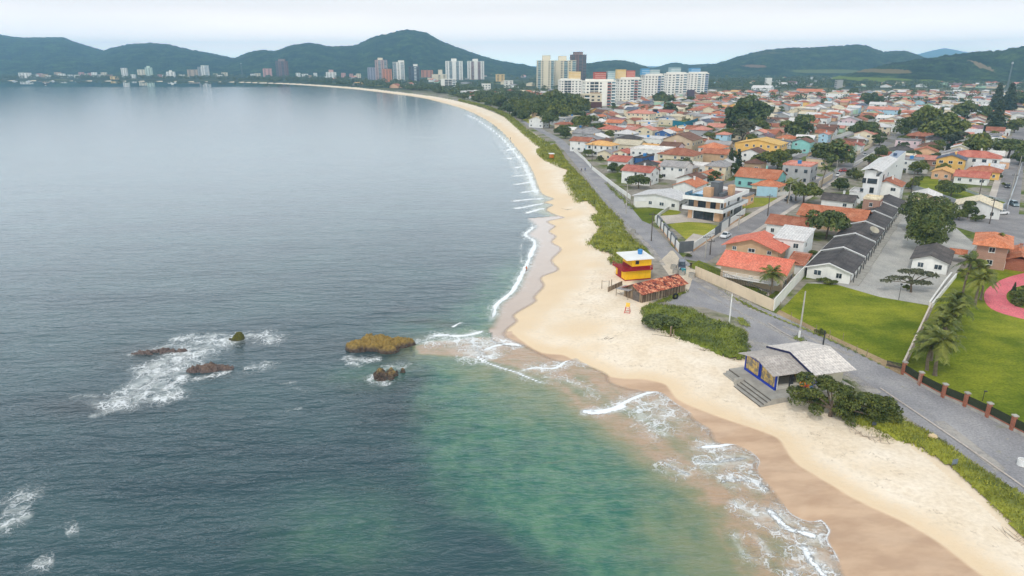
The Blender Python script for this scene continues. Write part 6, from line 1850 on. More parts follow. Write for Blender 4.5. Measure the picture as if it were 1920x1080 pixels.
# big almond tree beside the kiosk
def almond(key, lobes, n, size, mat, seed, tz, r0):
    rng = np.random.default_rng(seed)
    V, F = leaf_cloud(lobes, n, size, rng, 0.75, 0.3)
    return np_mesh('crown', V, F, [mat]), trunk_mesh(lobes, tz, r0, rng, 9)
random.seed(77)
g = G(1556, 780)
lob = []
for k in range(64):
    t = random.random(); a = random.uniform(0, 6.28); w_ = 2.5 * math.sin(min(1, t * 1.1 + .15) * math.pi) ** .5 + .6
    lob.append((-4.2 + 12.0 * t + random.uniform(-.6, .6), 1.6 - 2.8 * t + random.uniform(-1, 1) * w_ * .8, max(.7, 4.2 - 1.9 * t + random.uniform(-2.6, .9)), random.uniform(.8, 1.4), random.uniform(.8, 1.4), random.uniform(.5, .8)))
cr, tk = almond('a', lob, 19000, .17, M_leafAl, 8, 1.4, .28)
at_ = thing('almond_tree', 'wide dark beach almond tree leaning over the sand beside the kiosk', 'tree', (g.x, g.y, -.2), R(-6))
link('crown', cr, at_); link('trunk', tk, at_)
g = G(1708, 548)
lob = [(-3.4, .6, 3.0, 2.0, 1.2, .35), (-5.6, .2, 2.5, 1.2, .9, .3), (-1, 1.0, 4.3, 1.9, 1.3, .4), (.6, .2, 4.7, 1.5, 1.1, .38), (2.6, .4, 4.0, 2.1, 1.2, .38), (4.0, 0, 3.6, 1.2, .9, .3), (.8, -.6, 2.4, 2.2, 1.3, .4), (2.6, -.4, 2.2, 1.4, 1, .35), (-1.6, -.3, 3.3, 1.1, .9, .3)]
cr, tk = almond('b', lob, 2300, .2, M_leafG, 9, 2.0, .22)
at_ = thing('flat_topped_tree', 'thin grey green tree with flat tiers over the gravel courtyard', 'tree', g, 0)
link('crown', cr, at_); link('trunk', tk, at_)
plant('shrub0', G(1700, 545).x, G(1700, 545).y, .55, 'small round shrub at the foot of the flat tiered courtyard tree', name='shrub', cat='shrub')
q = G(1545, 531); plant('shrub0', q.x, q.y, .9, 'low shrub against the white gable of the motel front', name='shrub', sz=.6, cat='shrub'); q = G(1558, 533); plant('shrub0', q.x, q.y, .8, 'low shrub right of its twin at the motel front', name='shrub', sz=.6, cat='shrub')

# ------------------------------------------------------------------ walls and fences
M_beige = plain('beige_wall_paint', lin(214, 196, 170), .85, .07, .4, .3)
M_whw = plain('white_wall_paint', lin(226, 224, 218), .85, .06, .4, .25)
M_grw = plain('grey_wall_paint', lin(176, 182, 188), .85, .08, .4, .3)
def wall_run(name, label, pts, h, mat, th=.18, cap=None, cat='wall', world_pts=False, z0=-.4, group=None):
    P = [Vector((p[0], p[1])) for p in (pts if world_pts else W(pts))]
    o = Vector((P[0].x, P[0].y, 0)); t = thing(name, label, cat, o, 0, group)
    m = MB(); c = MB()
    for a, b in zip(P[:-1], P[1:]):
        d = (b - a).normalized(); n = Vector((-d.y, d.x)) * th / 2; a2, b2 = a - d * 0.02 - P[0], b + d * .02 - P[0]
        m.prism([tuple(a2 - n), tuple(b2 - n), tuple(b2 + n), tuple(a2 + n)], z0, h)
        n2 = n * 1.35; c.prism([tuple(a2 - n2), tuple(b2 - n2), tuple(b2 + n2), tuple(a2 + n2)], h + .002, h + .08)
    link('wall_panel', m.mesh('wall_panel', [mat]), t)
    link('coping', c.mesh('coping', [cap or mat]), t)
    return t
wb = wall_run('boundary_wall', 'long beige wall along the gravel beach road', [(1303,517),(1375,549),(1448,583)], 2.2, M_beige)
P_w = [Vector(p) for p in W([(1303,517),(1375,549),(1448,583)])]
m = MB()
for a, b in zip(P_w[:-1], P_w[1:]):
    n = int((b - a).length / .5); off = Vector((.9, .9))
    for k in range(n):
        p = a.lerp(b, k / n) + off - P_w[0]; m.tube((p.x, p.y, 1.0), (p.x, p.y, 3.0), .03, None, 5)
    for z_ in (1.6, 2.95):
        p, q_ = a + off - P_w[0], b + off - P_w[0]; m.tube((p.x, p.y, z_), (q_.x, q_.y, z_), .04, None, 5)
link('iron_railing', m.mesh('iron_railing', [M_darkf]), wb)
wall_run('boundary_wall', 'white sloping wall between the orange roofed beach house and the lawn', [(1450,583),(1492,534),(1530,494),(1562,462)], 2.4, M_whw)
wall_run('boundary_wall', 'white wall of the motel rows on the side of the beach houses', [(1562,462),(1600,425),(1650,380)], 2.0, M_whw)
wall_run('boundary_wall', 'low pale wall between the two lawns', [(1692,690),(1720,630),(1745,576)], .95, plain('pale_concrete', lin(170, 150, 134), .9, .1, .6, .3), .22, plain('pale_coping', lin(206, 194, 180), .9))
wall_run('boundary_wall', 'white planter wall at the end of the gravel courtyard', [(1742,574),(1770,534),(1783,518)], .9, M_whw, .25)
wall_run('boundary_wall', 'white planter wall on the palm side of the courtyard planter', [(1746,577),(1776,540),(1792,520)], .9, M_whw, .25)
wall_run('boundary_wall', 'grey garden wall round the lawn of the white balcony villa', [(1700,352),(1738,364),(1800,386),(1852,404),(1884,390)], 1.7, M_grw)
wall_run('boundary_wall', 'low grey wall behind the walled lawn before the white villa', [(1760,340),(1830,366),(1888,380)], .8, M_grw)
wall_run('boundary_wall', 'white wall in front of the white roofed carport house', [(1190,389),(1252,387),(1256,392)], 2.0, M_whw)
wall_run('boundary_wall', 'low white wall beside the lawn of the modern villa', [(1256,392),(1240,402),(1228,412)], 1.0, M_whw)
wall_run('boundary_wall', 'white wall running up the right side of the street by the motel tree', [(1888,392),(1905,345),(1918,300)], 1.4, M_grw)
wall_run('boundary_wall', 'long pale wall at the foot of the blue roofed white house', [(1290,248),(1330,240),(1345,236)], 1.6, M_whw)
wall_run('construction_fence', 'curved teal site fence in front of the pink roofed houses', [(1221,226),(1240,231),(1262,236),(1282,239),(1300,234),(1317,226)], 4.0, plain('teal_sheet', lin(20, 120, 146), .6, .12, .5, .15), .1, cat='fence')
wall_run('hoarding', 'pale blue hoarding along the lawn by the two tall palms', [(1418,367),(1456,369)], 3.4, plain('pale_blue_sheet', lin(168, 204, 220), .6, .06), .12, cat='hoarding')
wall_run('boundary_wall', 'white railing wall right of the pale blue hoarding', [(1457,368),(1478,366)], 1.4, M_whw)
wall_run('boundary_wall', 'dark stone wall left of the pale blue hoarding', [(1380,362),(1417,366)], 2.2, plain('dark_stone', lin(96, 90, 84), .9, .25, 1.2), .2)
wall_run('garden_fence', 'pale garden fence of the red roofed house on the beach road', [(1110,318),(1150,350),(1182,374)], 1.5, M_whw, .12, cat='fence')
wall_run('garden_fence', 'white garden fence of the ochre hipped beach house', [(1076,284),(1095,300),(1108,315)], 1.4, M_whw, .12, cat='fence')
wall_run('garden_fence', 'wooden fence from the lifeguard house down to the sand', [(1166,535),(1140,547)], .9, M_plank, .15, cat='fence', z0=-1)
random.seed(14)
for k, (a, b) in enumerate([((1085,262),(1115,262)),((1160,262),(1200,258)),((1232,318),(1262,322)),((1270,300),(1310,306)),((1330,300),(1372,318)),((1500,345),(1525,333)),((1535,350),(1560,335)),((1590,300),(1640,270)),((1600,312),(1655,280)),((1470,300),(1510,285)),((1320,255),(1380,262)),((1640,262),(1690,270)),((1560,262),(1600,250)),((1700,272),(1745,280)),((1790,262),(1830,268)),((1420,250),(1470,262)),((1200,245),(1240,255)),((1510,250),(1560,262)),((1610,232),(1650,240)),((1690,232),(1730,228)),((1830,240),(1870,250)),((1565,226),(1600,220)),((1480,216),(1530,212)),((1385,232),(1420,226))]):
    wall_run('garden_wall', unique(random.choice(['pale garden wall', 'white yard wall', 'grey yard wall', 'cream garden wall']) + ' among the houses', a[0], a[1]), [a, b], random.uniform(1.5, 2.2), random.choice([M_whw, M_grw, M_beige, M_conc]), group='yard walls among the houses')
# brick pillar fence with dark mesh
PF = W([(1693,702),(1724,722),(1768,745),(1809,762),(1851,782),(1897,806),(1945,830)])
pf = thing('pillar_fence', 'brick pillar fence with dark mesh panels along the right hand lawn', 'fence', (*PF[0], 0))
m = MB(); m2 = MB(); m3 = MB(); m4 = MB()
for k, p in enumerate(PF):
    x, y = p[0] - PF[0][0], p[1] - PF[0][1]
    pm = MB(); pm.box(x - .24, x + .24, y - .24, y + .24, -.3, 2.05); pm.box(x - .32, x + .32, y - .32, y + .32, 2.05, 2.2, 1)
    link('pillar', pm.mesh('pillar', [brickmat(), M_conc]), pf)
for a, b in zip(PF[:-1], PF[1:]):
    a, b = Vector(a) - Vector(PF[0]), Vector(b) - Vector(PF[0]); d = (b - a).normalized(); n = Vector((-d.y, d.x)); a2, b2 = a + d * .26, b - d * .26
    m.prism([tuple(a2 - n * .1), tuple(b2 - n * .1), tuple(b2 + n * .1), tuple(a2 + n * .1)], -.3, .45)
    m.prism([tuple(a2 - n * .13), tuple(b2 - n * .13), tuple(b2 + n * .13), tuple(a2 + n * .13)], .45, .55, 1)
    m2.prism([tuple(a2 - n * .015), tuple(b2 - n * .015), tuple(b2 + n * .015), tuple(a2 + n * .015)], .6, 1.75)
link('plinth', m.mesh('plinth', [M_conc, brickmat()]), pf)
t_ = NT('dark_mesh_panel'); t_.b.inputs['Base Color'].default_value = (*lin(38, 44, 28), 1); t_.set(Roughness=.7)
wv = t_.noise(t_.map(t_.obj(), (1, 1, 1)), 40, 1); tr_ = t_.new('ShaderNodeBsdfTransparent'); ms_ = t_.new('ShaderNodeMixShader'); t_.link(t_.math('ADD', .55, t_.math('MULTIPLY', wv, .4)), ms_.inputs[0]); t_.link(tr_.outputs[0], ms_.inputs[1]); t_.link(t_.b.outputs[0], ms_.inputs[2]); t_.link(ms_.outputs[0], t_.out.inputs['Surface'])
link('mesh_panel', m2.mesh('mesh_panel', [t_.m]), pf)
# short black gate panel beyond the pillar
gp = thing('iron_gate', 'short black slatted gate leaning at the corner of the big lawn', 'gate', (*W([(1662,686)])[0], 0), R(-38))
m = MB(); 
for k in range(12): m.box(k * .18, k * .18 + .1, -.03, .03, 0, 1.0)
link('slats', m.mesh('slats', [M_darkf]), gp); m = MB(); m.box(-.05, 2.2, .03, .07, .2, .28); m.box(-.05, 2.2, .03, .07, .75, .83); link('rail', m.mesh('rail', [M_darkf]), gp)
# lawn fence posts
for k, (px, py) in enumerate([(1462,578),(1483,598),(1530,620),(1555,634),(1580,640),(1606,662),(1625,668)]):
    g = G(px, py); m = MB(); m.tube((0, 0, -.2), (random.uniform(-.1, .1), 0, random.uniform(1.0, 1.6)), .05, .045, 6)
    tag(link('fence_post', m.mesh('fence_post', [M_plank]), loc=g), ['fence post at the wall corner of the big lawn', 'fence post right of the wall corner', 'fence post behind the utility pole', 'fence post by the thorny stump', 'fence post in mid verge of the big lawn', 'slanting fence post before the kiosk roof end', 'fence post nearest the black gate'][k], 'post', 'posts along the lawn verge')
plant('shrub1', G(1537, 626).x, G(1537, 626).y, .45, 'small brown bush on the verge of the big lawn', name='shrub', cat='shrub')

# ------------------------------------------------------------------ modern villa
M_beam = plain('tan_cladding', lin(200, 160, 124), .7, .1, 1.2, .2)
M_gpanel = plain('grey_cladding', lin(96, 100, 104), .6, .1, 1.2, .15)
mv = thing('modern_villa', 'modern white villa with wide bands, dark glass and a roof pool', 'villa', (63.7, 203.8, 0), R(53))
m = MB()
m.box(1.2, 21, 1.0, 11.2, -.3, 2.9, 0)                 # ground floor core
m.box(1.6, 21, 1.4, 11.6, 3.6, 6.1, 0)                 # upper core
link('wall', m.mesh('wall', [M_white]), mv)
m = MB(); m.box(-.4, 22, -.4, 12.8, 2.9, 3.15); 
for a, b, c, d in ((-.4, 22, -.4, -.2), (-.4, 22, 12.6, 12.8), (-.4, -.2, -.2, 12.6), (21.8, 22, -.2, 12.6)): m.box(a, b, c, d, 3.15, 4.0)
link('balcony_band', m.mesh('balcony_band', [M_white]), mv)
m = MB(); m.box(-.4, 22, -.4, 12.8, 6.1, 6.4)
for a, b, c, d in ((-.4, 22, -.4, -.15), (-.4, 22, 12.55, 12.8), (-.4, -.15, -.15, 12.55), (21.75, 22, -.15, 12.55)): m.box(a, b, c, d, 6.4, 7.3)
m.box(-.15, 21.75, -.15, 12.55, 6.4, 6.42, 1)
rv = link('roof', m.mesh('roof', [M_white, plain('terrace_tiles', lin(140, 122, 120), .8, .1, .6)]), mv)
m = MB(); m.box(2, 19, 9.0, 12.2, 6.42, 6.9, 0); m.face([(2.3, 9.3, 6.905), (18.7, 9.3, 6.905), (18.7, 11.9, 6.905), (2.3, 11.9, 6.905)], 1)
t_ = NT('pool_water'); t_.b.inputs['Base Color'].default_value = (*lin(40, 130, 176), 1); t_.set(Roughness=.05); t_.bump(t_.noise(t_.obj(), 2, 3), .2, .05)
link('pool', m.mesh('pool', [M_white, t_.m]), rv)
m = MB()
for (a, b, c, d, h) in ((.2, 6, 12.3, 12.36, 8.0), (.2, .26, 6.5, 12.3, 8.0)): m.box(a, b, c, d, 6.5, h)
link('glass_rail', m.mesh('glass_rail', [glassmat('blue_glass', (.04, .11, .17))]), rv)
m = MB(); m.box(7.6, 11.6, 4.6, 7.2, 6.42, 10.6); m.box(7.5, 11.7, 4.5, 7.3, 10.6, 10.8); link('stair_tower', m.mesh('stair_tower', [M_gpanel]), rv)
for bx_ in ((5.2, 7.6, 6.0, 8.6, 6.42, 9.2), (12.2, 14.4, 5.6, 7.6, 6.42, 10.9), (12.0, 14.2, 1.6, 3.2, 6.42, 9.6)):
    m = MB(); m.box(*bx_); link('chimney_block', m.mesh('chimney_block', [M_beam]), rv)
m = MB(); m.box(7.6, 14, 3.0, 4.4, 6.42, 7.5, 0); link('planter', m.mesh('planter', [M_gpanel]), rv)
for (a, b, z, zz, nm) in ((3.2, 8.6, .1, 2.8, 'w'),):
    on_face(mv, ME_dwin, 'glass_door', 'f', 0, 0, 3.0, .05, 3.2, 2.7, -1.15); on_face(mv, ME_dwin, 'glass_door', 'f', 0, 0, 6.25, .05, 3.2, 2.7, -1.15)
for y in (1.9, 5.9, 9.0): on_face(mv, ME_dwin, 'window', 'f', 0, 0, y, 3.7, 2.5, 2.3, -1.55)
for bx_ in [(1.45, 1.58, y, y + 1.25, 3.62, 6.05) for y in (1.42, 4.5, 8.5)] + [(.9, 1.18, 1.0, 2.7, 0, 2.85), (.9, 1.18, 9.9, 11.2, 0, 2.85), (1.2, 3.4, .82, .98, 0, 2.85), (7.5, 9.5, .82, .98, 0, 2.85), (5.0, 6.3, 1.25, 1.38, 3.62, 6.05)]:
    m = MB(); m.box(*bx_); link('timber_panel', m.mesh('timber_panel', [M_beam]), mv)
for x, w_ in ((4.2, 1.4), (10.5, 1.2)): on_face(mv, ME_dwin, 'window', 's', 0, 0, x, .9, w_, 1.6, -.95)
on_face(mv, ME_door, 'door', 's', 0, 0, 3.4, 0, .9, 2.3, -.95)
for x, w_ in ((8.5, .8), (16.5, 2.0), (2.4, 1.4)): on_face(mv, ME_dwin, 'window', 's', 0, 0, x, 4.0, w_, 1.7, -1.35)
m = MB(); m.box(13.5, 20.0, .85, .98, .1, 2.7); link('garage_opening', m.mesh('garage_opening', [M_gpanel]), mv)
for fx in (3, 8, 14, 19): occ(63.7 + math.cos(R(53)) * fx - math.sin(R(53)) * 6, 203.8 + math.sin(R(53)) * fx + math.cos(R(53)) * 6, 7)
# perimeter wall of the villa
pw = thing('villa_wall', 'white panelled garden wall with grey frames round the modern villa', 'wall', (*W([(1229,416)])[0], 0))
PW = [Vector(p) for p in W([(1229,416),(1273,474),(1299,472),(1396,404)])]
def seg(mb, a, b, t0, t1, z0, z1, th, off=0.0, mi=0):
    d = (b - a).normalized(); n = Vector((-d.y, d.x)); p, q_ = a.lerp(b, t0) - PW[0] - n * off, a.lerp(b, t1) - PW[0] - n * off
    mb.prism([tuple(p - n * th / 2), tuple(q_ - n * th / 2), tuple(q_ + n * th / 2), tuple(p + n * th / 2)], z0, z1, mi)
m = MB(); seg(m, PW[0], PW[1], 0, .985, -.3, 2.3, .2); seg(m, PW[2], PW[3], .01, .36, .6, 2.4, .2); seg(m, PW[2], PW[3], .64, 1, .6, 2.4, .2); seg(m, PW[2], PW[3], .46, .64, -.3, 2.9, .2)
link('wall_panel', m.mesh('wall_panel', [M_whw]), pw)
m = MB(); seg(m, PW[2], PW[3], .01, .36, -.3, .6, .24); seg(m, PW[2], PW[3], .64, 1, -.3, .6, .24); seg(m, PW[0], PW[1], .2, .98, -.3, .5, .24); link('brick_base', m.mesh('brick_base', [M_beam]), pw)
m = MB(); seg(m, PW[1], PW[2], 0, 1, -.3, 2.9, .25); seg(m, PW[2], PW[3], .36, .455, -.3, 2.6, .12); link('dark_panel', m.mesh('dark_panel', [M_gpanel]), pw)
for t0 in (.2, .5, .8):
    m = MB()
    for a, b in ((t0 - .11, t0 - .085), (t0 + .06, t0 + .085)): seg(m, PW[0], PW[1], a, b, 0, 2.9, .5, 0)
    seg(m, PW[0], PW[1], t0 - .11, t0 + .085, 2.7, 2.95, .52, 0); link('grey_frame', m.mesh('grey_frame', [M_gpanel]), pw)
m = MB(); seg(m, PW[2], PW[3], .455, .475, -.3, 3.0, .5); seg(m, PW[2], PW[3], .63, .65, -.3, 3.0, .5); seg(m, PW[2], PW[3], .455, .65, 2.9, 3.1, .5); link('gate_frame', m.mesh('gate_frame', [M_gpanel]), pw)

# ------------------------------------------------------------------ orange roofed beach houses and their neighbours
oh = H(1470,511,1353,9.5,4.3,'gv','salmon','beige','beach house with a long salmon tiled roof and white balcony, nearest the road',ov=.9,win='few')
m = MB(); m.box(-2.0, 0, .5, 12.2, 1.75, 1.95); 
for k in range(5): y = .6 + k * 2.85; m.box(-1.95, -1.83, y, y + .12, 1.95, 3.0)
for z_ in (2.35, 2.65, 2.95): m.box(-1.98, -1.9, .5, 12.2, z_, z_ + .09)
link('balcony', m.mesh('balcony', [M_whw]), oh)
H(1460,470,1362,9,4.6,'gu','salmon','tan','beach house with a salmon gable fronting the longest salmon roof',ov=.9,pitch=.34)
H(1508,452,1452,10,6,'shed','white','white','white two storey box house with sloping white roof behind salmon gables',pitch=.12,ov=.3)
H(1512,426,1438,9,3.6,'gv','terracotta','white','narrow house under mottled terracotta roof along the side street')
H(1618,413,1500,11,4,'gv','orange','tan','wide house under bright orange roof beside the motel rows',ov=.9)
H(1506,496,1478,6,2.6,'shed','terracotta','white','small red roofed annex at the back of the longest salmon roof',pitch=.2)
H(1274,375,1189,12,3.6,'gu','white','white','white carport house under a big plain white roof by the beach road',pitch=.16,ov=.6)
H(1650,376,1619,6.5,6.2,'flat','cream','brick','small bare brick two storey block beside the white four storey house')
# motel rows
c = G(1595, 512, 2.6)
for k in range(6):
    p = Vector((c.x, c.y)) + du * (k * 17.3) + dv * (0.25 * k)
    h_ = house('motel_row', ['nearest black roofed white motel row, facing the lawn','second black roofed motel row from the lawn','third black roofed motel row, with the round satellite dish','fourth black roofed motel row from the lawn','fifth black roofed motel row from the lawn','farthest black roofed motel row, below the white four storey house'][k], p, 14.6, 8.9, 2.7, 'gu', 'dark grey', 'white', U_ANG, group='black roofed motel rows', cat='motel row', ov=.55, pitch=.33)
    m = MB(); m.box(0, 17, -2.0, -.05, -.3, .28); link('walkway', m.mesh('walkway', [M_conc]), h_)
    m = MB()
    for x_ in (1, 5, 9, 13.5): m.box(x_, x_ + .14, -.75, -.6, .28, 2.45)
    link('veranda_post', m.mesh('veranda_post', [M_darkf]), h_)
    m = MB(); m.slab([(6.5, 2.9, 3.62), (7.8, 2.9, 3.62), (7.8, 3.5, 3.82), (6.5, 3.5, 3.82)], .1); link('skylight', m.mesh('skylight', [M_white]), h_)
    m = MB()
    for a_, b_ in (((-.6, 2.62), (4.45, 4.29)), ((4.45, 4.29), (9.5, 2.62))):
        m = MB(); xx = -.62; m.slab([(xx, a_[0], a_[1]), (xx + .2, a_[0], a_[1]), (xx + .2, b_[0], b_[1]), (xx, b_[0], b_[1])], .24); link('gable_edge', m.mesh('gable_edge', [M_white]), h_)
    if k == 2:
        m = MB()
        for j in range(16):
            a0, a1 = j * 6.283 / 16, (j + 1) * 6.283 / 16
            for r0_, r1_, z0_, z1_ in ((0, .6, 0, .12), (.6, 1.25, .12, .5)): m.face([(math.cos(a0) * r0_, math.sin(a0) * r0_, z0_), (math.cos(a1) * r0_, math.sin(a1) * r0_, z0_), (math.cos(a1) * r1_, math.sin(a1) * r1_, z1_), (math.cos(a0) * r1_, math.sin(a0) * r1_, z1_)])
        m.tube((0, 0, -1.6), (0, 0, 0), .08, .08, 6); m.tube((0, 0, 0), (0, 0, .9), .03, .03, 5)
        d_ = link('satellite_dish', m.mesh('satellite_dish', [plain('dish_mesh', lin(176, 168, 150), .6)]), h_, (4.5, .9, 4.2)); d_.rotation_euler = (R(25), R(-25), 0)
H(1778,492,1712,13,3.0,'gu','dark grey','white','single white house with black gable roof under the big round trees',ov=.6)
bh = H(1892,461,1834,12,6.0,'hip','orange','brick','two storey brick house under a bright orange roof with white window frames',ov=1.0)
m = MB(); roof_shape(m, 'gu', 4.5, 5.5, 2.9, .36, .7, 0, .16, 1.2, -5.6); m.box(1.5, 5.6, -5.4, -.1, -.3, 2.9, 1); link('porch', m.mesh('porch', [roofm('orange'), brickmat()]), bh)
m = MB(); roof_shape(m, 'gv', 3.0, 3.0, 2.6, .4, .4, 0, .14, 1.0, 7.5 + .5); link('side_porch', m.mesh('side_porch', [roofm('orange')]), bh)
H(1925,478,1900,8,3.0,'gu','orange','brick','low brick wing with orange gable right of the brick house')
# white four storey house
cw_ = G(1641, 384)
Lw = abs(len_to_x(cw_, U_ANG, 1690)); Lv_ = abs(len_to_x(cw_, V_ANG, 1612))
wf = thing('white_house', 'tall plain white four storey house by the street junction', 'house', cw_, U_ANG)
m = MB(); m.box(0, Lw, 0, Lv_, -.3, 9.6); m.box(Lw * .55, Lw, 0, Lv_ * .8, 9.6, 11.4); m.box(0, Lw * .55, Lv_ * .25, Lv_, 9.6, 11.6); m.box(0, Lw * .55, 0, .15, 9.6, 10.4)
link('wall', m.mesh('wall', [M_white]), wf)
m = MB(); roof_shape(m, 'gu', Lw * .56, Lv_ + .4, 11.7, .3, .8, 0, .14, -.4, 0.0); rfw = link('roof', m.mesh('roof', [roofm('white')]), wf)
m = MB(); m.box(Lw * .55 + .3, Lw - .2, .2, Lv_ * .75, 11.4, 11.5); m.tube((Lw * .75, 2, 11.5), (Lw * .75, 2, 12.3), .7, .7, 12); link('solar_heater', m.mesh('solar_heater', [plain('panel_blue', lin(70, 90, 120), .3)]), wf)
for x_, z_, w_, h__ in ((Lw * .3, 7.2, .9, 1.3), (Lw * .62, 8.0, 1.6, .5), (Lw * .6, 4.4, 1.6, .5), (Lw * .12, 7.0, 2.4, 2.2)): on_face(wf, ME_dwin, 'window', 's', Lw, Lv_, x_, z_, w_, h__)
for y_, z_, w_, h__ in ((.6, 7.2, 3.0, 1.6), (4.0, 7.2, 1.2, 1.6), (1.2, 4.0, 1.3, 1.8), (4.4, 4.0, 1, 1.2), (1.2, 1.0, 1.3, 1.5)): on_face(wf, ME_dwin, 'window', 'f', Lw, Lv_, y_, z_, w_, h__)
H(1618,362,1593,9,3.6,'flat','white','white','low white annex left of the tall plain white house')
# unfinished brick house
ub = thing('unfinished_house', 'unfinished brick house with bare slabs opposite the white villa', 'house', G(1708, 318), U_ANG)
m = MB(); m.box(0, 12, 0, 9, -.3, 3.2, 0); m.box(0, 12, 9, 18, -.3, 2.2, 1); m.box(3, 12, 0, 9, 3.45, 5.8, 1); m.box(-.2, 12.2, -.2, 9.2, 3.2, 3.45, 2); m.box(4, 9, 10, 16, 2.2, 4.6, 1)
link('wall', m.mesh('wall', [M_whw, brickmat(), M_conc]), ub)
m = MB()
for x_ in (0.2, 4, 8, 11.6):
    for y_ in (.2, 5, 8.6): m.box(x_, x_ + .3, y_, y_ + .3, 3.45, 6.6)
link('column', m.mesh('column', [M_conc]), ub)
m = MB(); m.slab([(2.8, -.3, 5.9), (12.3, -.3, 5.9), (12.3, 9.2, 6.3), (2.8, 9.2, 6.3)], .1); m.slab([(-.5, 9.4, 2.5), (4, 9.4, 2.7), (4, 17, 2.7), (-.5, 17, 2.5)], .1); link('metal_sheet', m.mesh('metal_sheet', [roofm('cream')]), ub)
m = MB(); m.box(9.5, 11, 10, 11.5, 4, 6.4); link('brick_tank_stand', m.mesh('brick_tank_stand', [brickmat()]), ub)
for a_, z_ in ((1, 1), (4.5, 1), (11, .6), (14, .6)): on_face(ub, ME_dwin, 'window', 'f', 12, 9, a_, z_, 1.4, 1.2)
wall_run('boundary_wall', 'tall white yard wall with posts before the unfinished brick house', [(1655,318),(1700,322),(1738,326)], 2.6, M_whw)

# ------------------------------------------------------------------ poles, lamps, signs
def pole(px, base, top, label, r=.14, mat=None, arm=True, band=False, lamp=False, name='utility_pole', cat='pole', grp='utility poles'):
    g = G(px, base); h = z_at(g, top)
    t = thing(name, label, cat, g, random.uniform(-.2, .2), grp)
    m = MB(); m.tube((0, 0, -.3), (0, 0, h), r * 1.15, r * .75, 10); link('shaft', m.mesh('shaft', [mat or M_conc]), t)
    if band: m = MB(); m.tube((0, 0, 0), (0, 0, 1.5), r * 1.22, r * 1.18, 10); link('white_band', m.mesh('white_band', [M_white]), t)
    if arm:
        m = MB(); m.box(-1.0, 1.0, -.06, .06, h - .7, h - .55)
        for x in (-.9, -.4, .4, .9): m.tube((x, 0, h - .55), (x, 0, h - .35), .05, .04, 6)
        link('crossarm', m.mesh('crossarm', [M_darkf]), t)
    if lamp:
        m = MB(); m.tube((0, 0, h - .2), (1.3, 0, h + .3), .05, .04, 6); m.box(1.2, 1.8, -.12, .12, h + .25, h + .38); link('lamp_head', m.mesh('lamp_head', [M_steel]), t)
random.seed(3)
M_pole = plain('dark_pole', lin(92, 84, 78), .8)
pole(1498,634,546,'tall pale pole with white foot on the verge of the big lawn',.15,None,False,True)
pole(1367,607,551,'plain white pole at the edge of the green mound',.12,M_white,False,name='pole',grp=None)
pole(1543,648,620,'short dark post rising behind the kiosk roof',.12,M_darkf,False,name='post',cat='post',grp=None)
for px, b, tp, lab in [(1221,452,398,'utility pole on a grass tuft before the villa wall'),(1174,400,345,'utility pole by the white carport house'),(1322,484,440,'utility pole at the corner of the paved side street'),(1331,478,448,'slim pole just right of the corner pole'),(1384,432,400,'utility pole on the pavement beside the villa wall'),(1439,405,364,'utility pole on the pavement past the villa'),(1478,385,345,'utility pole by the layered tree on the side street'),(1566,335,300,'utility pole at the street bend by the yellowish palm'),(1708,362,318,'utility pole at the left end of the grey garden wall'),(1832,385,335,'pole standing in the walled lawn'),(1855,420,372,'utility pole at the brick house corner'),(1892,380,325,'utility pole on the right hand pavement'),(1905,340,292,'utility pole farther up the right hand pavement'),(1110,303,268,'utility pole by the ochre hipped beach house'),(1092,276,246,'utility pole past the ochre hipped beach house'),(1650,280,245,'utility pole left of the timber house street'),(1676,262,228,'utility pole beside the timber house'),(1600,300,268,'utility pole by the large dark street tree'),(1262,268,240,'utility pole before the tall beige block'),(1530,290,256,'utility pole right of the aqua house'),(1392,345,312,'utility pole beside the terracotta bungalow'),(1290,330,300,'utility pole behind the white orange roofed gable')]:
    pole(px, b, tp, lab, .14, random.choice([M_conc, M_pole]), True, lamp=random.random() < .5)
g = G(1788, 878); t = thing('notice_board', 'small blank grey notice board among the dune plants', 'sign', g, R(15))
m = MB(); m.box(-.4, .4, -.02, .02, .55, 1.25); link('board', m.mesh('board', [plain('slate_board', lin(112, 122, 134), .5)]), t)
m = MB(); m.box(-.3, -.24, .02, .07, -.3, 1.2); m.box(.24, .3, .02, .07, -.3, 1.2); link('post', m.mesh('post', [M_plank]), t)
g = G(1638, 802); t = thing('notice_board', 'dark low board in the grass by the driftwood heap', 'sign', g, R(0))
m = MB(); m.box(-.3, .3, -.02, .02, .4, .85); link('board', m.mesh('board', [plain('dark_slate', lin(70, 76, 86), .5)]), t); m = MB(); m.box(-.03, .03, .02, .06, -.3, .8); link('post', m.mesh('post', [M_plank]), t)
g = G(1685, 562); t = thing('lamp_post', 'thin dark lamp post in the gravel courtyard', 'lamp post', g); m = MB(); m.tube((0, 0, 0), (0, 0, 3.2), .05, .04, 6); link('shaft', m.mesh('shaft', [M_darkf]), t); m = MB(); m.box(-.15, .15, -.15, .15, 3.2, 3.5); link('lamp_head', m.mesh('lamp_head', [M_darkf]), t)
g = G(1842, 752); t = thing('garden_lamp', 'dark garden lamp behind the pillar fence', 'lamp', g); m = MB(); m.tube((0, 0, 0), (0, 0, 1.5), .05, .04, 6); link('shaft', m.mesh('shaft', [M_darkf]), t); m = MB(); m.box(-.05, .35, -.1, .1, 1.5, 1.62); link('lamp_head', m.mesh('lamp_head', [M_darkf]), t)
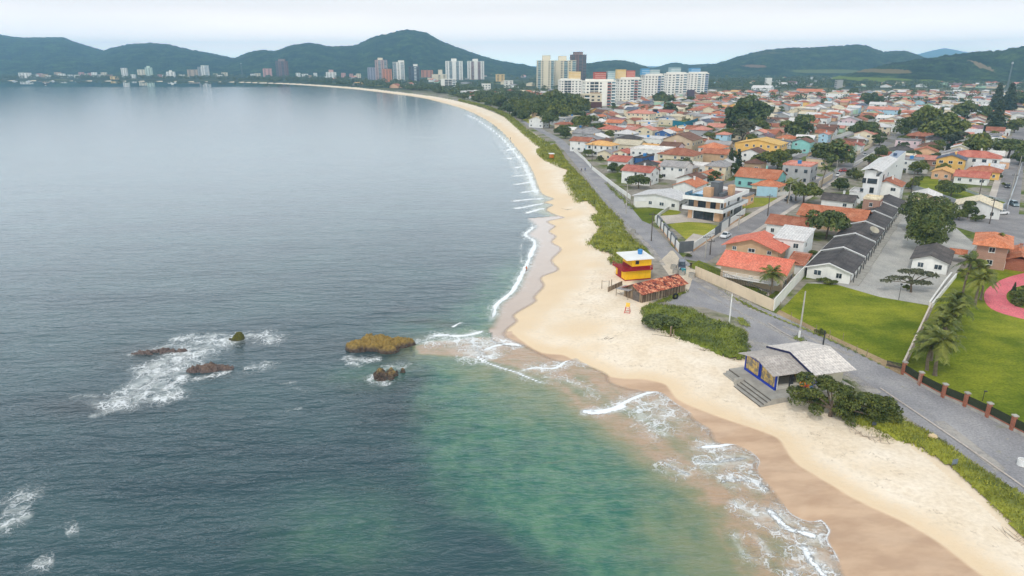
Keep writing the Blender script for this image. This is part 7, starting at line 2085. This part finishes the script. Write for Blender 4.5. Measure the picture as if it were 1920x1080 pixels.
# boulder and bin by the near road, drum containers by the car
tag(link('boulder', TREES['shrub0'][0], loc=(0, 0, -50)), '', '') if False else None
def stone(px, py, r_, label, mat, z=0.0):
    rng = np.random.default_rng(int(px)); mb = MB(); n1_, n2_ = 10, 6
    pts = [[None] * n1_ for _ in range(n2_ + 1)]
    for i in range(n2_ + 1):
        for j in range(n1_):
            a, b = j * 6.283 / n1_, i * math.pi / n2_ - math.pi / 2; k_ = r_ * (0.85 + .3 * rng.random()) if 0 < i < n2_ else r_ * .9
            pts[i][j] = (math.cos(a) * math.cos(b) * k_ * 1.3, math.sin(a) * math.cos(b) * k_, math.sin(b) * k_ * .7 + r_ * .4)
    for i in range(n2_):
        for j in range(n1_): mb.face([pts[i][j], pts[i][(j + 1) % n1_], pts[i + 1][(j + 1) % n1_], pts[i + 1][j]])
    g = G(px, py); tag(link('boulder', mb.mesh('boulder', [mat], True), loc=(g.x, g.y, z)), label, 'boulder')
M_stone = plain('pale_stone', lin(214, 190, 152), .9, .15, 1.5, .3)
stone(1747, 825, .45, 'pale boulder half buried in the grassy dune strip', M_stone, .35)
stone(1012, 575+0, .3, 'small stone at the water edge', M_stone, -1.2) if False else None
def drum(px, py, label, r_=.75, h_=.95, mat=None, name='concrete_ring', cat='concrete ring', grp='concrete rings round the parked car', lid=None):
    m = MB(); n = 18
    for k in range(n):
        a0, a1 = k * 6.283 / n, (k + 1) * 6.283 / n; c_ = lambda a, r, z: (math.cos(a) * r, math.sin(a) * r, z)
        m.face([c_(a0, r_, 0), c_(a1, r_, 0), c_(a1, r_, h_), c_(a0, r_, h_)]); m.face([c_(a0, r_, h_), c_(a1, r_, h_), c_(a1, r_ * .84, h_), c_(a0, r_ * .84, h_)]); m.face([c_(a1, r_ * .84, .1), c_(a0, r_ * .84, .1), c_(a0, r_ * .84, h_), c_(a1, r_ * .84, h_)])
    m.face([(math.cos(k * 6.283 / n) * r_ * .84, math.sin(k * 6.283 / n) * r_ * .84, h_ * .6) for k in range(n)])
    tag(link(name, m.mesh(name, [mat or M_conc]), loc=G(px, py)), label, cat, grp)
drum(1267,512,'pale concrete ring left of the dark car front'); drum(1278,515,'pale concrete ring in front of the dark car'); drum(1297,519,'pale concrete ring nearest the beige wall'); drum(1263,504,'pale concrete ring farthest left of the dark car'); drum(1187,436,'pale concrete ring beside the beach road grass'); drum(1915,872,'white tub standing on the gravel by the near road edge',.5,.8,M_white,'plastic_tub','tub',None)
g = G(1281, 513); t = thing('litter_bin', 'turquoise litter bin beside the dark parked car', 'bin', g, .3)
m = MB(); m.prism([(-.4, -.35), (.4, -.35), (.4, .35), (-.4, .35)], .1, 1.1); link('bin_body', m.mesh('bin_body', [plain('turquoise_plastic', lin(40, 150, 160), .5)]), t); m = MB(); m.box(-.44, .44, -.4, .4, 1.1, 1.2); link('lid', m.mesh('lid', [plain('turquoise_plastic', lin(40, 150, 160), .5)]), t)
# driftwood, logs and posts on the sand
def sticks(px, py, n, spread, label, z=-.25, name='driftwood_pile', cat='driftwood', L=(.6, 1.8), mat=None):
    g = G(px, py); m = MB()
    for k in range(n):
        a = random.uniform(0, 3.14); l = random.uniform(*L); x, y = random.gauss(0, spread), random.gauss(0, spread * .45); zz = random.uniform(.0, .35)
        m.tube((x, y, zz), (x + math.cos(a) * l, y + math.sin(a) * l, zz + random.uniform(-.1, .35)), random.uniform(.03, .07), .02, 5)
    tag(link(name, m.mesh(name, [mat or plain('bleached_wood', lin(176, 160, 142), .9, .3, 2.0)]), loc=(g.x, g.y, z), rz=-.6), label, cat)
random.seed(8)
sticks(1628, 822, 46, 1.1, 'bleached driftwood heap at the foot of the near dune strip')
sticks(1905, 1012, 26, 1.0, 'bleached driftwood heap at the lower right edge of the dune')
sticks(1170, 553, 10, .5, 'small heap of sticks on the sand before the plank shed', -.3)
sticks(1170, 500, 18, .9, 'scattered planks on the sand left of the lifeguard house', -.35)
sticks(1325, 655, 9, .9, 'pale logs along the sandy foot of the green mound', -.15, L=(1.2, 2.5))
sticks(1065, 392, 2, .6, 'dark driftwood log on the sand below the dune strip', -.5, 'driftwood_log', L=(2, 3.2), mat=M_bark)
sticks(1102, 410, 6, .8, 'brown wrack at the edge of the dune strip', -.4, mat=M_bark)
sticks(1143, 634, 5, .4, 'half buried wreck timber alone on the open sand', -.55, 'wreck_timber', 'timber', (.8, 1.4), M_bark)
sticks(1010, 262, 16, 2.0, 'logs and wrack under the dune tree at the far sandy end', -.4, L=(1.5, 3.5))
for k, (px, py, tp, lab) in enumerate([(1128,543,525,'thin wooden post farthest left of the bar frame'),(1146,540,524,'wooden stump behind the bar frame'),(1257,634,612,'thick wooden post at the bush on the mound'),(1262,635,618,'thin post right of the thick post on the mound')]):
    g = G(px, py, -.4); h = z_at(g, tp) + .4; m = MB(); m.tube((0, 0, -.4), (.03, .02, h), (.05, .1, .17, .09)[k], None, 7)
    tag(link('wooden_post', m.mesh('wooden_post', [M_plank]), loc=g), lab, 'post')
g = G(1248, 634, -.3); m = MB(); m.tube((-2.2, 1.2, .2), (1.8, -.6, .25), .14, .12, 8); m.tube((-2.6, .9, .05), (1.2, -1.2, .05), .12, .1, 8)
tag(link('log_barrier', m.mesh('log_barrier', [M_bark]), loc=g), 'two long logs laid along the foot of the green mound', 'logs')
g = G(1128, 545, -.5); t = thing('pull_up_bars', 'wooden pull up bar frame on the sand left of the shed', 'bar frame', g, R(8))
for k, (x0_, x1_) in enumerate(((0, 1.6), (1.6, 3.0))):
    pass
for x_ in (0, 1.6, 2.4): m = MB(); m.tube((x_, -.3 * x_ if x_ > 2 else 0, -.4), (x_, -.3 * x_ if x_ > 2 else 0, 2.2 if x_ < 2 else 1.3), .07, None, 7); link('upright', m.mesh('upright', [M_plank]), t)
m = MB(); m.tube((0, 0, 2.1), (1.6, 0, 2.1), .035, None, 6); link('bar', m.mesh('bar', [M_steel]), t)
g = G(1176, 590, -.4); t = thing('lifeguard_chair', 'tall red and yellow lifeguard chair on the open sand', 'lifeguard chair', g, R(-20))
for sx_ in (-1, 1):
    for sy_ in (-1, 1): m = MB(); m.tube((sx_ * .62, sy_ * .5, -.1), (sx_ * .3, sy_ * .28, 1.75), .05, .045, 6); link('leg', m.mesh('leg', [plain('chair_red', lin(196, 70, 60), .6)]), t)
m = MB(); m.box(-.38, .38, -.35, .35, 1.72, 1.8); link('seat', m.mesh('seat', [plain('chair_yellow', lin(236, 196, 90), .6)]), t)
m = MB(); m.box(-.38, .38, .3, .36, 1.8, 2.35); link('backrest', m.mesh('backrest', [plain('chair_yellow', lin(236, 196, 90), .6)]), t)
m = MB()
for z_ in (.5, 1.0, 1.4): m.box(-.55 + z_ * .12, .55 - z_ * .12, -.48 + z_ * .1, -.42 + z_ * .1, z_, z_ + .07)
link('rung', m.mesh('rung', [plain('chair_red', lin(196, 70, 60), .6)]), t)
g = G(1034, 300, -.3); t = thing('lifeguard_stand', 'small red and orange lifeguard stand at the far dune strip', 'lifeguard stand', g, R(20))
m = MB(); m.box(-1, 1, -1, 1, 1.2, 1.4); m.box(-.8, .8, -.8, .8, 1.4, 3.0); link('cabin', m.mesh('cabin', [plain('stand_orange', lin(220, 130, 50), .6)]), t)
m = MB(); m.slab([(-1.3, -1.3, 3.2), (1.3, -1.3, 3.2), (1.3, 1.3, 3.4), (-1.3, 1.3, 3.4)], .15); link('roof', m.mesh('roof', [M_white]), t)
for sx_ in (-.8, .8):
    for sy_ in (-.8, .8): m = MB(); m.tube((sx_, sy_, -.6), (sx_, sy_, 1.2), .1, None, 6); link('leg', m.mesh('leg', [plain('chair_red', lin(196, 70, 60), .6)]), t)
# low planting on the round bed of the pink path
for px, py, k_, s_, lab in [(1905,560,'shrub0',.9,'rounded shrub in the bed ringed by the pink path'),(1900,548,'pine0',.16,'dark spiky shrub in the bed ringed by the pink path'),(1912,572,'shrub1',.8,'low olive shrub at the rim of the pink ringed bed'),(1920,550,'shrub0',.8,'green shrub at the picture edge inside the pink ring'),(1905,474,'shrub0',.6,'clipped dark hedge shrub before the brick house'),(1808,520,'shrub0',.9,'dark shrub between planter and brick house'),(1822,505,'pine0',.3,'small dark conifer at the brick house corner'),(1830,415,'shrub0',1.2,'bush with reddish leaves behind the brick house'),(1848,405,'shrub1',1.2,'olive bush at the street corner behind the brick house'),(1428,556,'shrub0',.7,'round shrub in the garden behind the beige wall'),(1519,484,'shrub0',1.1,'bright shrub behind the white sloping wall'),(1292,482,'shrub1',.4,'weedy bush at the villa wall corner')]:
    q = G(px, py); plant(k_, q.x, q.y, s_, lab, name='shrub', cat='shrub', group=None)

# ------------------------------------------------------------------ vehicles
M_tyre = plain('tyre_rubber', lin(28, 28, 30), .8)
M_rim = plain('wheel_rim', lin(160, 162, 166), .4, .1, 2, .1, .6)
M_head = plain('lamp_glass', lin(232, 232, 226), .2, .02)
M_tail = plain('tail_lamp', lin(150, 20, 20), .3, .02)
def car(px, py, rz, label, col, kind='sedan', L_=4.3, dark=False):
    t = thing('parked_car' if kind != 'pickup' else 'pickup_truck', label, 'car' if kind != 'pickup' else 'pickup', G(px, py), rz)
    name = 'car_paint_%d_%d_%d' % tuple(int(c * 255) for c in col)
    P_ = plain(name, col, .25, .03, .5, .08, 0.0, .5)
    W_ = .88; hb = {'sedan': .92, 'suv': 1.05, 'pickup': 1.05}[kind]; hc = {'sedan': 1.46, 'suv': 1.72, 'pickup': 1.72}[kind]
    k = L_ / 4.3
    prof = [(-2.15, .35), (-2.13, .62), (-2.0, hb * .82), (-1.05, hb * .98), (1.35, hb), (2.0, hb * .95), (2.13, .7), (2.13, .35)]
    cab = {'sedan': [(-1.0, hb * .97), (-.35, hc), (.75, hc), (1.55, hb)], 'suv': [(-1.0, hb * .97), (-.45, hc), (1.75, hc), (2.05, hb)], 'pickup': [(-.9, hb * .97), (-.4, hc), (.55, hc), (.75, hb)]}[kind]
    def loft(mb, pr, w0, w1, zlo, zhi, mi):
        n = len(pr); f = lambda z: w0 + (w1 - w0) * max(0, min(1, (z - zlo) / (zhi - zlo)))
        A = [(x * k, -f(z), z) for x, z in pr]; B = [(x * k, f(z), z) for x, z in pr]
        mb.face(A, mi); mb.face(B[::-1], mi)
        for i in range(n): j = (i + 1) % n; mb.face([A[j], A[i], B[i], B[j]], mi)
    m = MB(); loft(m, prof, W_, W_ * .94, .5, hb, 0); m.box(cab[1][0] * k - .02, cab[2][0] * k + .02, -W_ * .72, W_ * .72, hc - .03, hc + .03, 0)
    if kind == 'pickup': m.box(.85 * k, 2.05 * k, -.7, .7, hb - .002, hb + .012, 1)
    link('body', m.mesh('body', [P_, M_darkf]), t)
    m = MB(); loft(m, cab, W_ * .92, W_ * .74, hb, hc, 0); cb = link('cabin_glass', m.mesh('cabin_glass', [M_glass]), t)
    m = MB()
    for x in ((cab[1][0] + .1), (cab[1][0] + cab[2][0]) / 2 + .1, cab[2][0] - .05):
        for s_ in (-1, 1): m.tube((x * k, s_ * W_ * .9, hb), (x * k - .03, s_ * W_ * .755, hc), .04, .04, 5)
    for s_ in (-1, 1): m.tube((cab[0][0] * k, s_ * W_ * .86, hb), (cab[1][0] * k, s_ * W_ * .73, hc), .045, .045, 5); m.tube((cab[3][0] * k, s_ * W_ * .86, hb), (cab[2][0] * k, s_ * W_ * .73, hc), .045, .045, 5)
    link('pillar', m.mesh('pillar', [P_]), cb)
    for x in (-1.35, 1.35):
        for s_ in (-1, 1):
            m = MB(); m.tube((x * k, s_ * (W_ - .2), .33), (x * k, s_ * (W_ + .02), .33), .33, None, 16); w_ = link('wheel', m.mesh('wheel', [M_tyre]), t)
            m = MB(); m.tube((x * k, s_ * (W_ + .02), .33), (x * k, s_ * (W_ + .035), .33), .2, None, 12); link('rim', m.mesh('rim', [M_rim]), w_)
    for s_ in (-1, 1):
        m = MB(); m.box(-2.17 * k, -2.06 * k, s_ * .62 - .18, s_ * .62 + .18, .62, .76); link('headlight', m.mesh('headlight', [M_head]), t)
        m = MB(); m.box(2.08 * k, 2.16 * k, s_ * .66 - .14, s_ * .66 + .14, .68, .84); link('tail_light', m.mesh('tail_light', [M_tail]), t)
        m = MB(); m.box(-.85 * k, -.68 * k, s_ * .98 - .09, s_ * .98 + .09, hb, hb + .14); link('mirror', m.mesh('mirror', [P_]), t)
    return t
car(1360,445,R(52),'white saloon car parked on the paved side street by the villa wall',lin(226,228,230))
car(1278,503,R(78),'dark blue pickup parked between concrete rings at the beach road',lin(52,60,76),'suv',4.7)
car(1876,402,R(15),'white pickup at the street corner behind the brick house',lin(228,228,228),'pickup',5.0)
car(1901,386,R(72),'grey blue station wagon parked by the right hand pavement',lin(120,138,146),'suv',4.6)
car(1581,322,R(20),'small red car at the bend of the side street',lin(170,60,56))
car(1888,352,R(60),'dark car farther up the right hand street',lin(60,62,66))
car(1622,292,R(55),'silver car on the street left of the unfinished house',lin(176,178,182))
car(1478,375,R(55),'grey car partly under the layered street tree',lin(110,112,116))
car(1570,330,R(60),'white car on the street just below the small red one',lin(224,224,224))
car(1330,250,R(20),'white car in the yard below the long blue grey roof',lin(224,224,224)); car(1348,248,R(20),'dark car in the yard below the long blue grey roof',lin(70,70,76))
# boats far out
def boat(px, py, L_, label, col):
    t = thing('moored_boat', label, 'boat', G(px, py, SEA_Z), random.uniform(-.5, .5)); m = MB(); k = L_ / 2
    dk = [(-k, -.25 * k), (.45 * k, -.28 * k), (k, 0), (.45 * k, .28 * k), (-k, .25 * k)]; lo_ = [(x * .9, y * .6) for x, y in dk]
    for i in range(5): j = (i + 1) % 5; m.face([(*lo_[i], -.3), (*lo_[j], -.3), (*dk[j], 1.4), (*dk[i], 1.4)])
    m.face([(*p, 1.3) for p in dk]); link('hull', m.mesh('hull', [plain('hull_' + col[0], col[1], .5)]), t)
    m = MB(); m.box(-.5 * k, .1 * k, -.16 * k, .16 * k, 1.3, 3.0); link('cabin', m.mesh('cabin', [M_white]), t)
boat(86,158,14,'dark fishing boat lying off the far left shore',('dark',lin(50,50,54))); boat(28,152.6,16,'white boat near the far left shore',('white',lin(226,226,226))); boat(55,153,12,'white boat right of the first near the far shore',('white',lin(226,226,226))); boat(100,152.4,10,'small white boat off the far shore woods',('white',lin(226,226,226)))

# ------------------------------------------------------------------ people
def person_mesh(key, pose, shirt, trousers, skin=lin(180, 130, 100), hair=lin(40, 30, 26)):
    s = 1 if pose == 'walk' else 0.0
    V = [(0, 0, .95), (0, 0, 1.15), (0, 0, 1.38), (0, -.01, 1.5), (0, -.02, 1.6), (0, -.02, 1.72),
         (.1, 0, .9), (.11, -.22 * s, .5), (.11, -.2 * s, .08), (.11, -.32 * s - .1, .04), (-.1, 0, .9), (-.11, .2 * s, .52), (-.11, .36 * s, .1), (-.11, .3 * s - .1, .04),
         (.2, 0, 1.4), (.26, .1 * s + .02, 1.12), (.27, -.08 * s - .02, .88), (.27, -.1 * s - .04, .8), (-.2, 0, 1.4), (-.26, -.1 * s + .02, 1.12), (-.27, -.24 * s - .02, .9), (-.27, -.28 * s - .03, .82)]
    Ed = [(0, 1), (1, 2), (2, 3), (3, 4), (4, 5), (0, 6), (6, 7), (7, 8), (8, 9), (0, 10), (10, 11), (11, 12), (12, 13), (2, 14), (14, 15), (15, 16), (16, 17), (2, 18), (18, 19), (19, 20), (20, 21)]
    rad = [.15, .14, .16, .06, .09, .085, .09, .065, .045, .04, .09, .065, .045, .04, .06, .045, .035, .03, .06, .045, .035, .03]
    me = bpy.data.meshes.new('person'); me.from_pydata(V, Ed, [])
    o = bpy.data.objects.new('tmp', me); COL.objects.link(o)
    sk = o.modifiers.new('skin', 'SKIN'); 
    for i, r_ in enumerate(rad): me.skin_vertices[0].data[i].radius = (r_, r_ * (.72 if i in (0, 1, 2) else 1))
    me.skin_vertices[0].data[0].use_root = True
    sb = o.modifiers.new('sub', 'SUBSURF'); sb.levels = sb.render_levels = 1
    dg = bpy.context.evaluated_depsgraph_get(); out = bpy.data.meshes.new_from_object(o.evaluated_get(dg))
    bpy.data.objects.remove(o)
    out.name = 'person'; out.materials.clear()
    for nm, c in (('skin', skin), ('shirt', shirt), ('trousers', trousers), ('hair', hair)): out.materials.append(plain('cloth_%s_%s' % (key, nm), c, .8, .08))
    for p in out.polygons:
        z, x = p.center.z, abs(p.center.x)
        p.material_index = 3 if (z > 1.7 or (z > 1.6 and p.center.y > .03)) else 0 if z > 1.47 or (x > .22 and z < 1.1) or z < .1 else 1 if z > .95 else 2
        p.use_smooth = True
    return out
def person(px, py, rz, pose, shirt, trousers, label, z=0.0):
    me = person_mesh(label[:12].replace(' ', '_') + str(px), pose, shirt, trousers)
    tag(link('person', me, loc=G(px, py, z), rz=rz), label, 'person')
person(1090,322,R(10),'walk',lin(60,62,70),lin(40,44,60),'person in dark clothes walking on the beach road, left one of the pair')
person(1097,321,R(-170),'walk',lin(70,100,140),lin(40,42,50),'person in a blue top on the beach road, right one of the pair')
person(1295,504,R(160),'stand',lin(40,36,40),lin(60,36,44),'person in dark clothes standing beside the dark parked car')
person(1046,283,R(0),'walk',lin(40,40,46),lin(50,50,60),'person walking alone far along the beach road')
person(957,262,R(30),'stand',lin(60,50,50),lin(50,50,60),'lone dark figure on the sand above the surf',-1.0)
person(829,196,R(90),'walk',lin(80,60,60),lin(40,40,60),'tiny figure walking on the distant beach',-.8)
person(987,511,R(120),'walk',lin(190,110,70),lin(120,70,50),'wading person in the foam at the water edge',-1.5)
person(1174,389,R(20),'stand',lin(210,210,210),lin(60,70,90),'person in a white shirt by the white carport wall')
# ------------------------------------------------------------------ sea air: even haze round the whole scene
hb = MB()
hb.box(-8000, 8000, -160, 13000, -5.4, 420)
hm = bpy.data.materials.new('sea_haze')
hm.use_nodes = True
hn = hm.node_tree.nodes
hn.clear()
ho = hn.new('ShaderNodeOutputMaterial')
hv = hn.new('ShaderNodeVolumePrincipled')
hv.inputs['Color'].default_value = (0.40, 0.72, 1.0, 1)
hv.inputs['Density'].default_value = 1.3e-4
hv.inputs['Anisotropy'].default_value = 0.3
hm.node_tree.links.new(hv.outputs[0], ho.inputs['Volume'])
tag(link('haze', hb.mesh('haze', [hm])), 'thin pale blue sea haze lying over the bay and the hills', 'haze', kind='stuff')
